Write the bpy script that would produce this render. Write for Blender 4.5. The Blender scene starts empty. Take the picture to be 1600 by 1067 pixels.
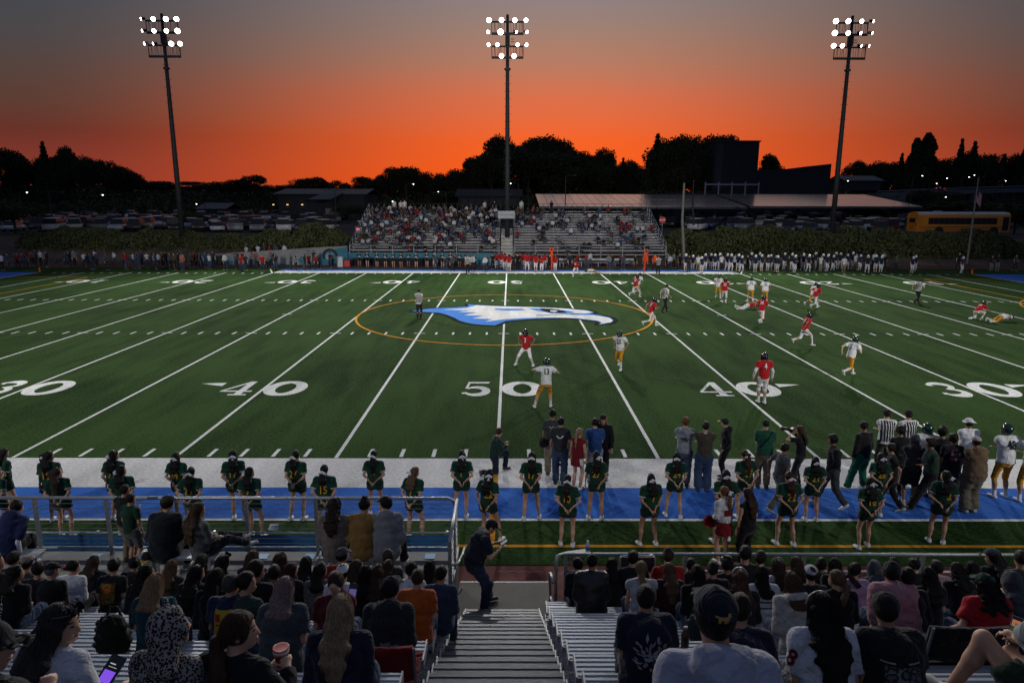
import bpy, bmesh, math, random
import numpy as np
from mathutils import Vector, Matrix
from mathutils.bvhtree import BVHTree
random.seed(7); rng = np.random.default_rng(7)
PI = math.pi
sc = bpy.context.scene
COL = sc.collection

# ------------------------------------------------------------------ camera
CAM = np.array([0.362, -18.377, 7.229]); YAW, PIT, ROL, FPX = 0.00266, 0.20596, -0.00255, 1073.0
_fw = np.array([math.sin(YAW)*math.cos(PIT), math.cos(YAW)*math.cos(PIT), -math.sin(PIT)])
_r = np.array([math.cos(YAW), -math.sin(YAW), 0.0]); _dn = np.cross(_fw, _r)
_R = _r*math.cos(ROL)+_dn*math.sin(ROL); _D = -_r*math.sin(ROL)+_dn*math.cos(ROL)
cd = bpy.data.cameras.new('camera'); cd.sensor_width = 36; cd.lens = 36*FPX/1600; cd.clip_start = 0.05; cd.clip_end = 6000
cam = bpy.data.objects.new('camera', cd); COL.objects.link(cam)
cam.matrix_world = Matrix([[_R[0], -_D[0], -_fw[0], CAM[0]], [_R[1], -_D[1], -_fw[1], CAM[1]], [_R[2], -_D[2], -_fw[2], CAM[2]], [0, 0, 0, 1]])
sc.camera = cam
def _ray(x, y): return _fw+_R*(x-800)/FPX+_D*(y-533.5)/FPX
def gz(x, y, z=0.0):
    "world point seen at photo pixel x, y on the level z"
    d = _ray(x, y); return CAM+d*((z-CAM[2])/d[2])
def gy(x, y, Y):
    "world point seen at photo pixel x, y at the distance Y up the field"
    d = _ray(x, y); return CAM+d*((Y-CAM[1])/d[1])
def xy(x, Y, z):
    "X of photo column x at distance Y and height z"
    F = (Y-CAM[1])*_fw[1]+(z-CAM[2])*_fw[2]
    return CAM[0]+(x-800)/FPX*F+(Y-CAM[1])*YAW

# ------------------------------------------------------------------ world: afterglow sky
def srgb(r, g, b):
    f = lambda c: (c/255)/12.92 if c/255 <= .04045 else ((c/255+.055)/1.055)**2.4
    return (f(r), f(g), f(b))
w = bpy.data.worlds.new('World'); sc.world = w; w.use_nodes = True
nt = w.node_tree; N = nt.nodes; L = nt.links; N.clear()
out = N.new('ShaderNodeOutputWorld'); bg = N.new('ShaderNodeBackground'); L.new(bg.outputs[0], out.inputs[0])
tc = N.new('ShaderNodeTexCoord'); sep = N.new('ShaderNodeSeparateXYZ'); L.new(tc.outputs['Generated'], sep.inputs[0])
def M(op, a, b=None, c=None):
    n = N.new('ShaderNodeMath'); n.operation = op
    for i, v in enumerate((a, b, c)):
        if v is None: continue
        if isinstance(v, (int, float)): n.inputs[i].default_value = v
        else: L.new(v, n.inputs[i])
    return n.outputs[0]
el = M('MULTIPLY', M('ARCSINE', sep.outputs[2]), 180/PI)            # elevation in degrees
elf = M('DIVIDE', M('MAXIMUM', el, 0.0), 90.0)
elq = M('POWER', elf, 0.5)                                          # spread the low sky over the ramp
azd = M('MULTIPLY', M('ABSOLUTE', M('SUBTRACT', M('ARCTAN2', sep.outputs[0], sep.outputs[1]), math.radians(4.0))), 180/PI)
azn = N.new('ShaderNodeTexNoise'); azn.inputs['Scale'].default_value = 2.2; azn.inputs['Detail'].default_value = 3
mp = N.new('ShaderNodeMapping'); mp.inputs['Scale'].default_value = (1, 1, 11); L.new(tc.outputs['Generated'], mp.inputs[0]); L.new(mp.outputs[0], azn.inputs[0])
az = M('MINIMUM', M('DIVIDE', azd, 39.5), 1.0)
azf = M('MULTIPLY', M('MULTIPLY', az, az), M('SUBTRACT', 3.0, M('MULTIPLY', az, 2.0)))
def ramp(stops):
    n = N.new('ShaderNodeValToRGB'); cr = n.color_ramp
    while len(cr.elements) < len(stops): cr.elements.new(0.5)
    for e, (deg, c) in zip(cr.elements, stops):
        e.position = math.sqrt(deg/90); e.color = (*c, 1)
    L.new(M('ADD', elq, M('MULTIPLY', M('SUBTRACT', azn.outputs[0], 0.5), 0.022)), n.inputs[0]); return n.outputs[0]
SKY_TOP = (.076, .097, .155)
ctr = ramp([(0, srgb(255, 88, 14)), (1.6, srgb(255, 94, 20)), (4.5, srgb(247, 100, 40)), (7.5, srgb(220, 112, 74)), (10, srgb(186, 124, 98)),
            (12.5, srgb(160, 129, 115)), (15, srgb(142, 129, 130)), (17.5, srgb(128, 124, 133)), (30, srgb(104, 104, 113)), (90, SKY_TOP)])
sde = ramp([(0, srgb(150, 60, 45)), (2.7, srgb(126, 54, 43)), (4.4, srgb(104, 50, 41)), (6.1, srgb(94, 60, 50)), (8.2, srgb(84, 67, 62)), (10.8, srgb(74, 71, 73)),
            (13.6, srgb(66, 71, 80)), (32, srgb(78, 86, 100)), (90, SKY_TOP)])
mx = N.new('ShaderNodeMix'); mx.data_type = 'RGBA'; L.new(azf, mx.inputs[0]); L.new(ctr, mx.inputs[6]); L.new(sde, mx.inputs[7])
east = ramp([(0, srgb(60, 66, 88)), (12, srgb(72, 80, 108)), (35, srgb(82, 94, 124)), (90, SKY_TOP)])
eastf = M('MINIMUM', M('MAXIMUM', M('DIVIDE', M('SUBTRACT', azd, 45.0), 60.0), 0.0), 1.0)
mx2 = N.new('ShaderNodeMix'); mx2.data_type = 'RGBA'; L.new(eastf, mx2.inputs[0]); L.new(mx.outputs[2], mx2.inputs[6]); L.new(east, mx2.inputs[7])
L.new(mx2.outputs[2], bg.inputs[0]); bg.inputs[1].default_value = 1.0

sc.view_settings.view_transform = 'Standard'; sc.view_settings.look = 'None'
sc.view_settings.exposure = 0.0; sc.view_settings.gamma = 1.0; sc.view_settings.use_curve_mapping = False
sc.cycles.max_bounces = 5; sc.cycles.diffuse_bounces = 2; sc.cycles.glossy_bounces = 2; sc.cycles.transparent_max_bounces = 8
sc.cycles.use_denoising = True; sc.cycles.sample_clamp_indirect = 3.0; sc.cycles.caustics_reflective = False; sc.cycles.caustics_refractive = False
LAMP_W = 19500.0          # watts of each floodlight spot

# ------------------------------------------------------------------ materials
_mc = {}
def mat(name, col, rough=.8, metal=0.0, spec=.35, nz=None, bump=None, col2=None, emit=None, sheen=0.0, stretch=None):
    key = (name, tuple(col), rough, metal, spec, nz, bump, col2, emit, sheen, stretch)
    if key in _mc: return _mc[key]
    m = bpy.data.materials.new(name); m.use_nodes = True; t = m.node_tree; b = t.nodes['Principled BSDF']
    b.inputs['Base Color'].default_value = (*col, 1); b.inputs['Roughness'].default_value = rough
    b.inputs['Metallic'].default_value = metal; b.inputs['Specular IOR Level'].default_value = spec
    if sheen: b.inputs['Sheen Weight'].default_value = sheen
    co = None
    if nz or bump:
        tcn = t.nodes.new('ShaderNodeTexCoord'); co = tcn.outputs['Object']
        if stretch:
            mpn = t.nodes.new('ShaderNodeMapping'); mpn.inputs['Scale'].default_value = stretch; t.links.new(co, mpn.inputs[0]); co = mpn.outputs[0]
    if nz:
        n = t.nodes.new('ShaderNodeTexNoise'); n.inputs['Scale'].default_value = nz[0]; n.inputs['Detail'].default_value = 6; n.inputs['Roughness'].default_value = .65
        t.links.new(co, n.inputs['Vector'])
        r = t.nodes.new('ShaderNodeValToRGB'); r.color_ramp.elements[0].position = .3; r.color_ramp.elements[1].position = .7
        c2 = col2 or tuple(c*(1-nz[1]) for c in col); c1 = col if col2 else tuple(min(1, c*(1+nz[1])) for c in col)
        r.color_ramp.elements[0].color = (*c2, 1); r.color_ramp.elements[1].color = (*c1, 1)
        t.links.new(n.outputs[0], r.inputs[0]); t.links.new(r.outputs[0], b.inputs['Base Color'])
    if bump:
        n2 = t.nodes.new('ShaderNodeTexNoise'); n2.inputs['Scale'].default_value = bump[0]; n2.inputs['Detail'].default_value = 5
        t.links.new(co, n2.inputs['Vector'])
        bn = t.nodes.new('ShaderNodeBump'); bn.inputs['Strength'].default_value = bump[1]; bn.inputs['Distance'].default_value = bump[2] if len(bump) > 2 else .02
        t.links.new(n2.outputs[0], bn.inputs['Height']); t.links.new(bn.outputs[0], b.inputs['Normal'])
    if emit:
        b.inputs['Emission Color'].default_value = (*emit[0], 1); b.inputs['Emission Strength'].default_value = emit[1]
        m.cycles.emission_sampling = 'NONE'
    _mc[key] = m; return m
def cloth(c, rough=.9):
    c = tuple(round(x, 4) for x in c); key = ('cloth', c, rough)
    if key in _mc: return _mc[key]
    m = mat('fabric', c, rough, 0, .12, (9.0, .25), (60.0, .35, .010), None, None, .15); m = m.copy(); t = m.node_tree; b = t.nodes['Principled BSDF']; fine = b.inputs['Normal'].links[0].from_node
    tcn = t.nodes.new('ShaderNodeTexCoord'); w_ = t.nodes.new('ShaderNodeTexNoise'); w_.inputs['Scale'].default_value = 5.5; w_.inputs['Detail'].default_value = 3; w_.inputs['Distortion'].default_value = 1.6; t.links.new(tcn.outputs['Object'], w_.inputs['Vector'])
    bn = t.nodes.new('ShaderNodeBump'); bn.inputs['Strength'].default_value = .75; bn.inputs['Distance'].default_value = .05; t.links.new(w_.outputs[0], bn.inputs['Height']); t.links.new(bn.outputs[0], fine.inputs['Normal'])
    _mc[key] = m; return m
def alu(): return mat('aluminium', (.30, .33, .375), .45, .55, .5, (3.0, .16), (30.0, .10, .004), None, None, 0, (0.3, 6, 6))
def steel(): return mat('galvanised_steel', (.34, .36, .38), .5, .6, .5, (14.0, .2))
def paint(c, rough=.5): return mat('paint', c, rough, 0, .4, (5.0, .12))

# ------------------------------------------------------------------ mesh helpers
class MB:
    def __init__(s): s.v = []; s.f = []; s.m = []
    def add(s, vs, fs, mi=0):
        o = len(s.v); s.v += [tuple(map(float, p)) for p in vs]; s.f += [tuple(i+o for i in f) for f in fs]; s.m += [mi]*len(fs); return s
    def box(s, c, d, mi=0, rz=0.0, taper=1.0):
        x, y, z = d[0]/2, d[1]/2, d[2]/2; ca, sa = math.cos(rz), math.sin(rz)
        P = []
        for zz in (-z, z):
            k = taper if zz > 0 else 1.0
            for px, py in ((-x, -y), (x, -y), (x, y), (-x, y)):
                px, py = px*k, py*k
                P.append((c[0]+px*ca-py*sa, c[1]+px*sa+py*ca, c[2]+zz))
        return s.add(P, [(0, 3, 2, 1), (4, 5, 6, 7), (0, 1, 5, 4), (1, 2, 6, 5), (2, 3, 7, 6), (3, 0, 4, 7)], mi)
    def tube(s, pts, r, n=8, mi=0, cap=True):
        pts = [np.array(p, float) for p in pts]; rs = r if hasattr(r, '__len__') else [r]*len(pts)
        V = []; prev = None
        for i, p in enumerate(pts):
            t = pts[min(i+1, len(pts)-1)]-pts[max(i-1, 0)]; t = t/(np.linalg.norm(t)+1e-9)
            if prev is None:
                a = np.array([0, 0, 1.0]) if abs(t[2]) < .9 else np.array([0, 1.0, 0]); u = np.cross(a, t)
            else: u = prev-t*(prev@t)
            u /= np.linalg.norm(u)+1e-9; prev = u; v = np.cross(t, u)
            for k in range(n):
                a = 2*PI*k/n; V.append(p+rs[i]*(u*math.cos(a)+v*math.sin(a)))
        F = [(i*n+k, i*n+(k+1) % n, (i+1)*n+(k+1) % n, (i+1)*n+k) for i in range(len(pts)-1) for k in range(n)]
        if cap: F += [tuple(range(n-1, -1, -1)), tuple((len(pts)-1)*n+k for k in range(n))]
        return s.add(V, F, mi)
    def lathe(s, prof, c=(0, 0, 0), n=16, mi=0, axis='z'):
        V = []
        for (r, z) in prof:
            for k in range(n):
                a = 2*PI*k/n; p = (r*math.cos(a), r*math.sin(a), z)
                if axis == 'y': p = (p[0], p[2], p[1])
                if axis == 'x': p = (p[2], p[0], p[1])
                V.append((c[0]+p[0], c[1]+p[1], c[2]+p[2]))
        m = len(prof)
        F = [(i*n+k, i*n+(k+1) % n, (i+1)*n+(k+1) % n, (i+1)*n+k) for i in range(m-1) for k in range(n)]
        F += [tuple(range(n-1, -1, -1)), tuple((m-1)*n+k for k in range(n))]
        return s.add(V, F, mi)
    def poly(s, pts, mi=0): return s.add(pts, [tuple(range(len(pts)))], mi)
    def prism(s, pts, vec, mi=0):
        n = len(pts); q = [tuple(np.array(p, float)+np.array(vec, float)) for p in pts]
        return s.add(list(pts)+q, [tuple(range(n-1, -1, -1)), tuple(range(n, 2*n))]+[(i, (i+1) % n, n+(i+1) % n, n+i) for i in range(n)], mi)
    def mesh(s, name):
        me = bpy.data.meshes.new(name); me.from_pydata(s.v, [], s.f); 
        if any(s.m): me.polygons.foreach_set('material_index', s.m)
        return me
    def build(s, name, mats, parent=None, smooth=False, local=False):
        if parent is not None and not local:
            o = parent.location; s.v = [(a-o.x, b-o.y, c-o.z) for a, b, c in s.v]
        me = s.mesh(name)
        for m in (mats if isinstance(mats, (list, tuple)) else [mats]): me.materials.append(m)
        if smooth: me.polygons.foreach_set('use_smooth', [True]*len(me.polygons))
        return link(name, me, parent)
def link(name, me, parent=None, loc=None):
    o = bpy.data.objects.new(name, me); COL.objects.link(o)
    if parent is not None: o.parent = parent
    if loc is not None: o.location = loc
    return o
def tag(o, label=None, cat=None, group=None, kind=None):
    if label: o['label'] = label
    if cat: o['category'] = cat
    if group: o['group'] = group
    if kind: o['kind'] = kind
    return o
def empty(name, loc, label=None, cat=None, group=None, rz=0.0):
    o = bpy.data.objects.new(name, None); COL.objects.link(o); o.location = tuple(map(float, loc)); o.rotation_euler = (0, 0, rz); o.empty_display_size = .2
    return tag(o, label, cat, group)
def copy_tree(o, parent=None):
    c = o.copy(); COL.objects.link(c)
    if parent is not None: c.parent = parent
    for ch in list(o.children): copy_tree(ch, c)
    return c
def structure(name, mb, m, smooth=False): return tag(mb.build(name, m, None, smooth), kind='structure')
rc = random.Random(11); rn = np.random.default_rng(3)
def np_mesh(name, V, F, m):
    me = bpy.data.meshes.new(name); me.vertices.add(len(V)); me.vertices.foreach_set('co', np.ascontiguousarray(V, dtype=np.float32).ravel())
    k = F.shape[1]; me.loops.add(F.size); me.loops.foreach_set('vertex_index', F.ravel().astype(np.int32)); me.polygons.add(len(F))
    me.polygons.foreach_set('loop_start', np.arange(0, F.size, k, dtype=np.int32)); me.update(calc_edges=True); me.validate()
    if m is not None: me.materials.append(m)
    return me
def text_mesh(body, size=1.0, bold=.0, ext=0.0, align='CENTER'):
    cu = bpy.data.curves.new('t', 'FONT'); cu.body = body; cu.size = size; cu.align_x = align; cu.align_y = 'CENTER'; cu.offset = bold; cu.resolution_u = 3
    ob = bpy.data.objects.new('t', cu); COL.objects.link(ob); dg = bpy.context.evaluated_depsgraph_get(); me = bpy.data.meshes.new_from_object(ob.evaluated_get(dg))
    bpy.data.objects.remove(ob); bpy.data.curves.remove(cu); return me
# ------------------------------------------------------------------ ground, turf, track, markings
YD = 0.9144; W = 48.77
def terrain_z(x, y):
    z = -0.03
    if y > 57.0: z = -0.03+2.53*min(1, (y-57.0)/6.0)**1.2
    if y > 150:
        t = (y-150)/170; t = min(1, t); t = t*t*(3-2*t)
        z += t*(4.5+6*math.exp(-((x+190)/90)**2)+10*math.exp(-((x-20)/55)**2)+5*math.exp(-((x-190)/70)**2))
    return z
xs = sorted(set([-2500, -1200, -700, -450]+list(range(-320, 321, 16))+[450, 700, 1200, 2500]))
ys = [-400, -120, -60, -30, -10, 20, 50, 56.9, 57, 57.5, 58, 59, 60, 61, 62, 63, 63.5, 80, 120, 150, 165, 180, 200, 220, 240, 260, 280, 300, 320, 360, 500, 900, 1800, 4000]
g = MB(); g.v = [(x, y, terrain_z(x, y)) for y in ys for x in xs]
nx = len(xs); g.f = [(j*nx+i, j*nx+i+1, (j+1)*nx+i+1, (j+1)*nx+i) for j in range(len(ys)-1) for i in range(nx-1)]; g.m = [0]*len(g.f)
structure('ground', g, mat('dry_earth', (.085, .066, .05), .95, 0, .1, (.35, .45), (2.0, .6, .2)), True)

def node_mat(name, rough=1.0, spec=.03):
    m = bpy.data.materials.new(name); m.use_nodes = True; t = m.node_tree; b = t.nodes['Principled BSDF']
    b.inputs['Roughness'].default_value = rough; b.inputs['Specular IOR Level'].default_value = spec
    def nn(kind, **kw):
        n = t.nodes.new(kind)
        for k, v in kw.items():
            if isinstance(v, bpy.types.NodeSocket): t.links.new(v, n.inputs[k.replace('_', ' ')])
            else: n.inputs[k.replace('_', ' ')].default_value = v
        return n
    def mix(fac, a, c, mode='MIX'):
        n = t.nodes.new('ShaderNodeMix'); n.data_type = 'RGBA'; n.blend_type = mode
        for i, v in ((0, fac), (6, a), (7, c)):
            if isinstance(v, bpy.types.NodeSocket): t.links.new(v, n.inputs[i])
            elif isinstance(v, tuple): n.inputs[i].default_value = (*v, 1)
            else: n.inputs[i].default_value = v
        return n.outputs[2]
    def math_(op, a, c=None):
        n = t.nodes.new('ShaderNodeMath'); n.operation = op
        for i, v in enumerate((a, c)):
            if v is None: continue
            if isinstance(v, bpy.types.NodeSocket): t.links.new(v, n.inputs[i])
            else: n.inputs[i].default_value = v
        return n.outputs[0]
    return m, t, b, nn, mix, math_
def turf_mat(name, c1, c2, stripes=0.0, speck=.35):
    m, t, b, nn, mix, math_ = node_mat(name)
    tcn = nn('ShaderNodeTexCoord'); P = tcn.outputs['Object']
    n1 = nn('ShaderNodeTexNoise', Vector=P, Scale=12.0, Detail=3.0, Roughness=.65)
    mpn = nn('ShaderNodeMapping', Vector=P); mpn.inputs['Scale'].default_value = (.9, .14, 1)
    n2 = nn('ShaderNodeTexNoise', Vector=mpn.outputs[0], Scale=1.6, Detail=6.0)
    n3 = nn('ShaderNodeTexNoise', Vector=P, Scale=.16, Detail=3.0)
    c_ = lambda n, k: math_('MULTIPLY', math_('SUBTRACT', n.outputs[0], .5), k)
    f = math_('ADD', math_('ADD', c_(n1, speck*2.6), c_(n2, 1.15)), math_('ADD', c_(n3, .9), .5))
    if stripes:
        sx = nn('ShaderNodeSeparateXYZ', Vector=P)
        s = math_('FLOOR', math_('DIVIDE', sx.outputs[0], 5*YD)); s = math_('PINGPONG', s, 1.0)
        f = math_('ADD', f, math_('MULTIPLY', s, stripes))
    rp = nn('ShaderNodeValToRGB', Fac=f); rp.color_ramp.elements[0].position = .03; rp.color_ramp.elements[1].position = .78
    rp.color_ramp.elements[0].color = (*c2, 1); rp.color_ramp.elements[1].color = (*c1, 1)
    t.links.new(rp.outputs[0], b.inputs['Base Color'])
    bn = nn('ShaderNodeBump', Height=n1.outputs[0], Strength=.5, Distance=.03); t.links.new(bn.outputs[0], b.inputs['Normal'])
    return m
def sheet(name, x0, x1, y0, y1, z, m, parent=None):
    b = MB().poly([(x0, y0, z), (x1, y0, z), (x1, y1, z), (x0, y1, z)])
    o = b.build(name, m, parent)
    return o if parent else tag(o, kind='structure')
TURF = turf_mat('artificial_turf', (.032, .066, .018), (.006, .019, .005), .16, .85)
turf = sheet('turf', -75, 75, -5.75, 54.0, 0.0, TURF)
WHITE = turf_mat('white_turf_paint', (.66, .66, .66), (.40, .40, .40), 0, .6)
LINE = turf_mat('line_paint', (.74, .75, .74), (.42, .43, .42), 0, .8)
BLUE = turf_mat('blue_turf_paint', (.044, .145, .50), (.026, .092, .35), 0, .5)
ORANGE = turf_mat('orange_line_paint', (.62, .27, .025), (.40, .17, .02), 0, .5)
BLACKP = turf_mat('black_turf_paint', (.012, .014, .016), (.006, .007, .008), 0, .4)
TRACK = mat('rubber_track', (.125, .040, .036), .9, 0, .15, (3.0, .35), (60.0, .3, .01))
sheet('track', -75, 75, -9.6, -5.75, -0.012, TRACK)
sheet('track', -75, 75, 54.0, 57.1, -0.004, TRACK)
CONC = mat('concrete', (.26, .26, .255), .9, 0, .2, (2.5, .25), (20.0, .25, .01))
# worn chalk scuffs on the near track
for (sx0, sy0, sw, sd) in ((.1, -6.02, .9, .05), (1.15, -6.1, .42, .09), (.75, -6.35, 1.0, .03)):
    b = MB(); pts = [(sx0+sw*(i/11), sy0+sd*(.5+.5*math.sin(i*2.1)), -.008) for i in range(12)]
    b.add([(p[0], p[1]-sd*.4, p[2]) for p in pts]+[(p[0], p[1]+sd*.35, p[2]) for p in pts], [(i, i+1, 13+i, 12+i) for i in range(11)])
    tag(b.build('track_scuff', mat('scuff', (.17, .085, .08), .9)), kind='structure')

XB = 25*YD
for s, (a, b_, c, d) in ((1, (-2.0, 0.0, -3.72, -2.0)), (-1, (W, W+2.0, W+2.0, W+3.7))):
    sheet('sideline_band', -XB, XB, a, b_, .004, WHITE, turf); sheet('sideline_band', -XB, XB, c, d, .004, BLUE, turf)
sheet('boundary_line', -XB, XB, -3.83, -3.72, .004, LINE, turf)
sheet('orange_line', -60, 60, -5.05, -4.94, .006, ORANGE, turf)
sheet('orange_line', -.12, .04, -4.94, -.6, .010, ORANGE, turf)
for sx in (-1, 1):
    x0, x1 = sorted((sx*XB, sx*70)); sheet('sideline_band', x0, x1, W, W+.12, .004, BLACKP, turf)
    x0, x1 = sorted((sx*XB, sx*70)); sheet('sideline_band', x0, x1, -1.2, 0, .004, WHITE, turf)
    # slanted outer ends of the coaching boxes
    MB().poly([(sx*XB, W, .005), (sx*(XB+.15), W, .005), (sx*(XB-1.4)+sx*3.0, W+3.7, .005), (sx*(XB-1.4)+sx*2.85, W+3.7, .005)][::(1 if sx > 0 else -1)]).build('boundary_line', LINE, turf)
    x0, x1 = sorted((sx*50*YD, sx*60*YD)); sheet('end_zone', x0, x1, 0, W, .004, BLUE, turf)
    for k in range(5): sheet('end_zone_letter', sx*52.2*YD-.0, sx*57.8*YD, 38.6-k*7.6, 42.4-k*7.6, .008, BLACKP, turf) if sx > 0 else sheet('end_zone_letter', sx*57.8*YD, sx*52.2*YD, 38.6-k*7.6, 42.4-k*7.6, .008, BLACKP, turf)
# yard lines every five yards (shared mesh)
yl = MB().poly([(-.055, .02, 0), (.055, .02, 0), (.055, W-.02, 0), (-.055, W-.02, 0)]).mesh('yard_line'); yl.materials.append(LINE)
for i in range(-10, 11): link('yard_line', yl, turf, (i*5*YD, 0, .008))
hm = MB().poly([(-.055, -.305, 0), (.055, -.305, 0), (.055, .305, 0), (-.055, .305, 0)]).mesh('hash_mark'); hm.materials.append(LINE)
hc = MB().poly([(-.3, -.05, 0), (.3, -.05, 0), (.3, .05, 0), (-.3, .05, 0)]).mesh('hash_cross'); hc.materials.append(LINE)
H1, H2 = 18.288, W-18.288
for (yy, lim) in ((.42, 15), (H1, 32), (H2, 45), (W-.42, 48)):
    for i in range(-lim, lim+1):
        if i % 5: link('hash_mark', hm, turf, (i*YD, yy, .008))
        elif yy in (H1, H2): link('hash_cross', hc, turf, (i*YD, yy, .012))
for xx in (-13.716, 13.716): link('hash_cross', hc, turf, (xx, (H1+H2)/2, .012))
# numerals
def strip(pts, wd, z):
    b = MB(); n = len(pts); A = []; B = []
    for i in range(n):
        p = np.array(pts[i]); t = np.array(pts[min(i+1, n-1)])-np.array(pts[max(i-1, 0)]); t = t/np.linalg.norm(t); q = np.array([-t[1], t[0]])*(wd[i] if hasattr(wd, '__len__') else wd)/2
        A.append((*(p-q), z)); B.append((*(p+q), z))
    b.add(A+B, [(i, i+1, n+i+1, n+i) for i in range(n-1)]); return b
def arc(cx, cy, rx, ry, a0, a1, n=18): return [(cx+rx*math.cos(math.radians(a0+(a1-a0)*i/n)), cy+ry*math.sin(math.radians(a0+(a1-a0)*i/n))) for i in range(n+1)]
def digit(ch):
    z = [0.0]; B = MB()
    def put(m): B.add([(x, y, zz+z[0]) for x, y, zz in m.v], m.f); z[0] += .0006
    q = lambda *p: put(MB().poly([(x, y, 0) for x, y in p]))
    if ch == '0':
        o = arc(.5, .5, .38, .445, 0, 360, 40); put(strip(o, [.16+.13*abs(math.cos(2*PI*i/40)) for i in range(41)], 0))
    if ch == '5':
        q((.2, .88), (.86, .88), (.92, 1), (.2, 1)); q((.14, .5), (.22, .5), (.28, .88), (.2, .88))
        a = arc(.48, .32, .34, .265, 140, -150, 24); put(strip(a, [.07+.19*math.sin(PI*i/24) for i in range(25)], 0)); q((.08, .12), (.26, .12), (.22, .24), (.06, .2))
    if ch == '4':
        q((.56, .07), (.78, .07), (.78, 1), (.56, 1)); q((.4, 0), (.96, 0), (.96, .07), (.4, .07)); q((.02, .24), (1, .24), (1, .32), (.02, .32)); q((.02, .32), (.13, .32), (.6, .86), (.6, 1))
    if ch == '3':
        a = arc(.46, .74, .32, .2, 165, -80, 22); put(strip(a, [.06+.17*math.sin(PI*i/22) for i in range(23)], 0))
        a = arc(.46, .29, .36, .23, 90, -165, 22); put(strip(a, [.06+.19*math.sin(PI*i/22) for i in range(23)], 0)); q((.04, .14), (.24, .1), (.2, .26), (.06, .26)); q((.1, .78), (.26, .72), (.24, .88), (.12, .9))
    if ch == '2':
        a = arc(.46, .7, .34, .24, 170, -50, 20); put(strip(a, [.08+.16*math.sin(PI*i/20) for i in range(21)], 0)); q((.08, .1), (.3, .16), (.75, .56), (.62, .6)); q((.06, 0), (.95, 0), (.95, .16), (.06, .16))
    if ch == '1':
        q((.38, .07), (.62, .07), (.62, 1), (.38, 1)); q((.2, 0), (.8, 0), (.8, .07), (.2, .07)); q((.16, .82), (.38, .88), (.38, 1), (.3, .98))
    return B
def numeral(ten, x, far):
    for k, ch in enumerate((str(ten), '0')):
        d = digit(ch); wd = (1.22, 1.52)[k]; x0 = (-1.55, .07)[k]
        v = [(x0+px*wd, 6.3+py*1.95, pz+.010) for px, py, pz in d.v]
        if far: v = [(-px, W-py, pz) for px, py, pz in v]
        d.v = [(px+x, py, pz) for px, py, pz in v]; d.build('yard_number', LINE, turf)
for i in range(-4, 5):
    ten = 5-abs(i)
    for far in (False, True):
        if not far and abs(i) > 2: continue
        numeral(ten, i*10*YD, far)
        if i:
            s = 1 if i > 0 else -1; ya = (7.55, 8.05); bx = i*10*YD+s*1.75
            p = [(bx, ya[0], .01), (bx, ya[1], .01), (bx+s*.95, (ya[0]+ya[1])/2+.12, .01)]
            if far: p = [(a, W-b, c) for a, b, c in p]
            MB().poly(p).build('number_arrow', LINE, turf)
# orange soccer markings
def ring(cx, cy, r, w_, a0=0, a1=360, n=72, nm='orange_line'): strip(arc(cx, cy, r, r, a0, a1, n), w_, .014).build(nm, ORANGE, turf)
ring(0, W/2, 9.15, .13)
for s in (-1, 1):
    for (xa, ya, xb, yb) in ((38.4, 4.2, 38.4, 44.5), (38.4, 44.5, 54.8, 44.5), (38.4, 4.2, 54.8, 4.2)):
        strip([(s*xa, ya), (s*xb, yb)], .12, .014).build('orange_line', ORANGE, turf)
    ring(s*43.9, W/2, 9.15, .12, 127 if s > 0 else -53, 233 if s > 0 else 53, 30)
# midfield emblem: a bird's head in profile (outlines traced to ground coordinates)
def em(pts, z):
    out_ = []
    for px, py in pts:
        p = gz(530+px/3.019, 440+py/3.019, 0); out_.append((p[0], p[1], z))
    return out_
E_OUT = [(338, 139), (430, 128), (520, 124), (612, 118), (606, 108), (650, 111), (760, 117), (880, 120), (960, 123), (1080, 129), (1165, 136), (1203, 146), (1180, 153), (1230, 160), (1280, 172), (1294, 184), (1284, 194), (1255, 200), (1222, 203), (1238, 195), (1215, 187), (1130, 177), (1060, 172), (1000, 174), (920, 176), (840, 182), (785, 187), (735, 208), (690, 206), (640, 202), (600, 195), (565, 184), (545, 172), (510, 158), (470, 148), (400, 144)]
E_WH = [(648, 113), (760, 118), (900, 121), (1060, 128), (1165, 138), (1198, 146), (1160, 152), (1085, 153), (1090, 158), (1200, 160), (1270, 171), (1291, 184), (1281, 193), (1226, 202), (1240, 194), (1215, 185), (1120, 174), (1000, 170), (880, 173), (790, 178), (686, 191), (722, 178), (630, 175), (684, 163), (588, 159), (652, 148), (558, 144), (625, 137), (495, 134), (600, 126)]
def off(P, d):
    P2 = [np.array(p[:2]) for p in P]; n = len(P2); R = []
    for i in range(n):
        t = P2[(i+1) % n]-P2[i-1]; t = t/(np.linalg.norm(t)+1e-9); R.append((P2[i][0]+t[1]*d, P2[i][1]-t[0]*d, P[i][2]))
    return R
def fillpoly(name, pts, m, parent):
    bm = bmesh.new(); vs = [bm.verts.new(p) for p in pts]; f = bm.faces.new(vs); bmesh.ops.triangulate(bm, faces=[f])
    for f in bm.faces:
        if f.normal.z < 0: f.normal_flip()
    me = bpy.data.meshes.new(name); bm.to_mesh(me); bm.free(); me.materials.append(m); return link(name, me, parent)
E_o = em(E_OUT, .0)
ar = sum(E_o[i][0]*E_o[(i+1) % len(E_o)][1]-E_o[(i+1) % len(E_o)][0]*E_o[i][1] for i in range(len(E_o)))
sg = 1 if ar > 0 else -1
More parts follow.
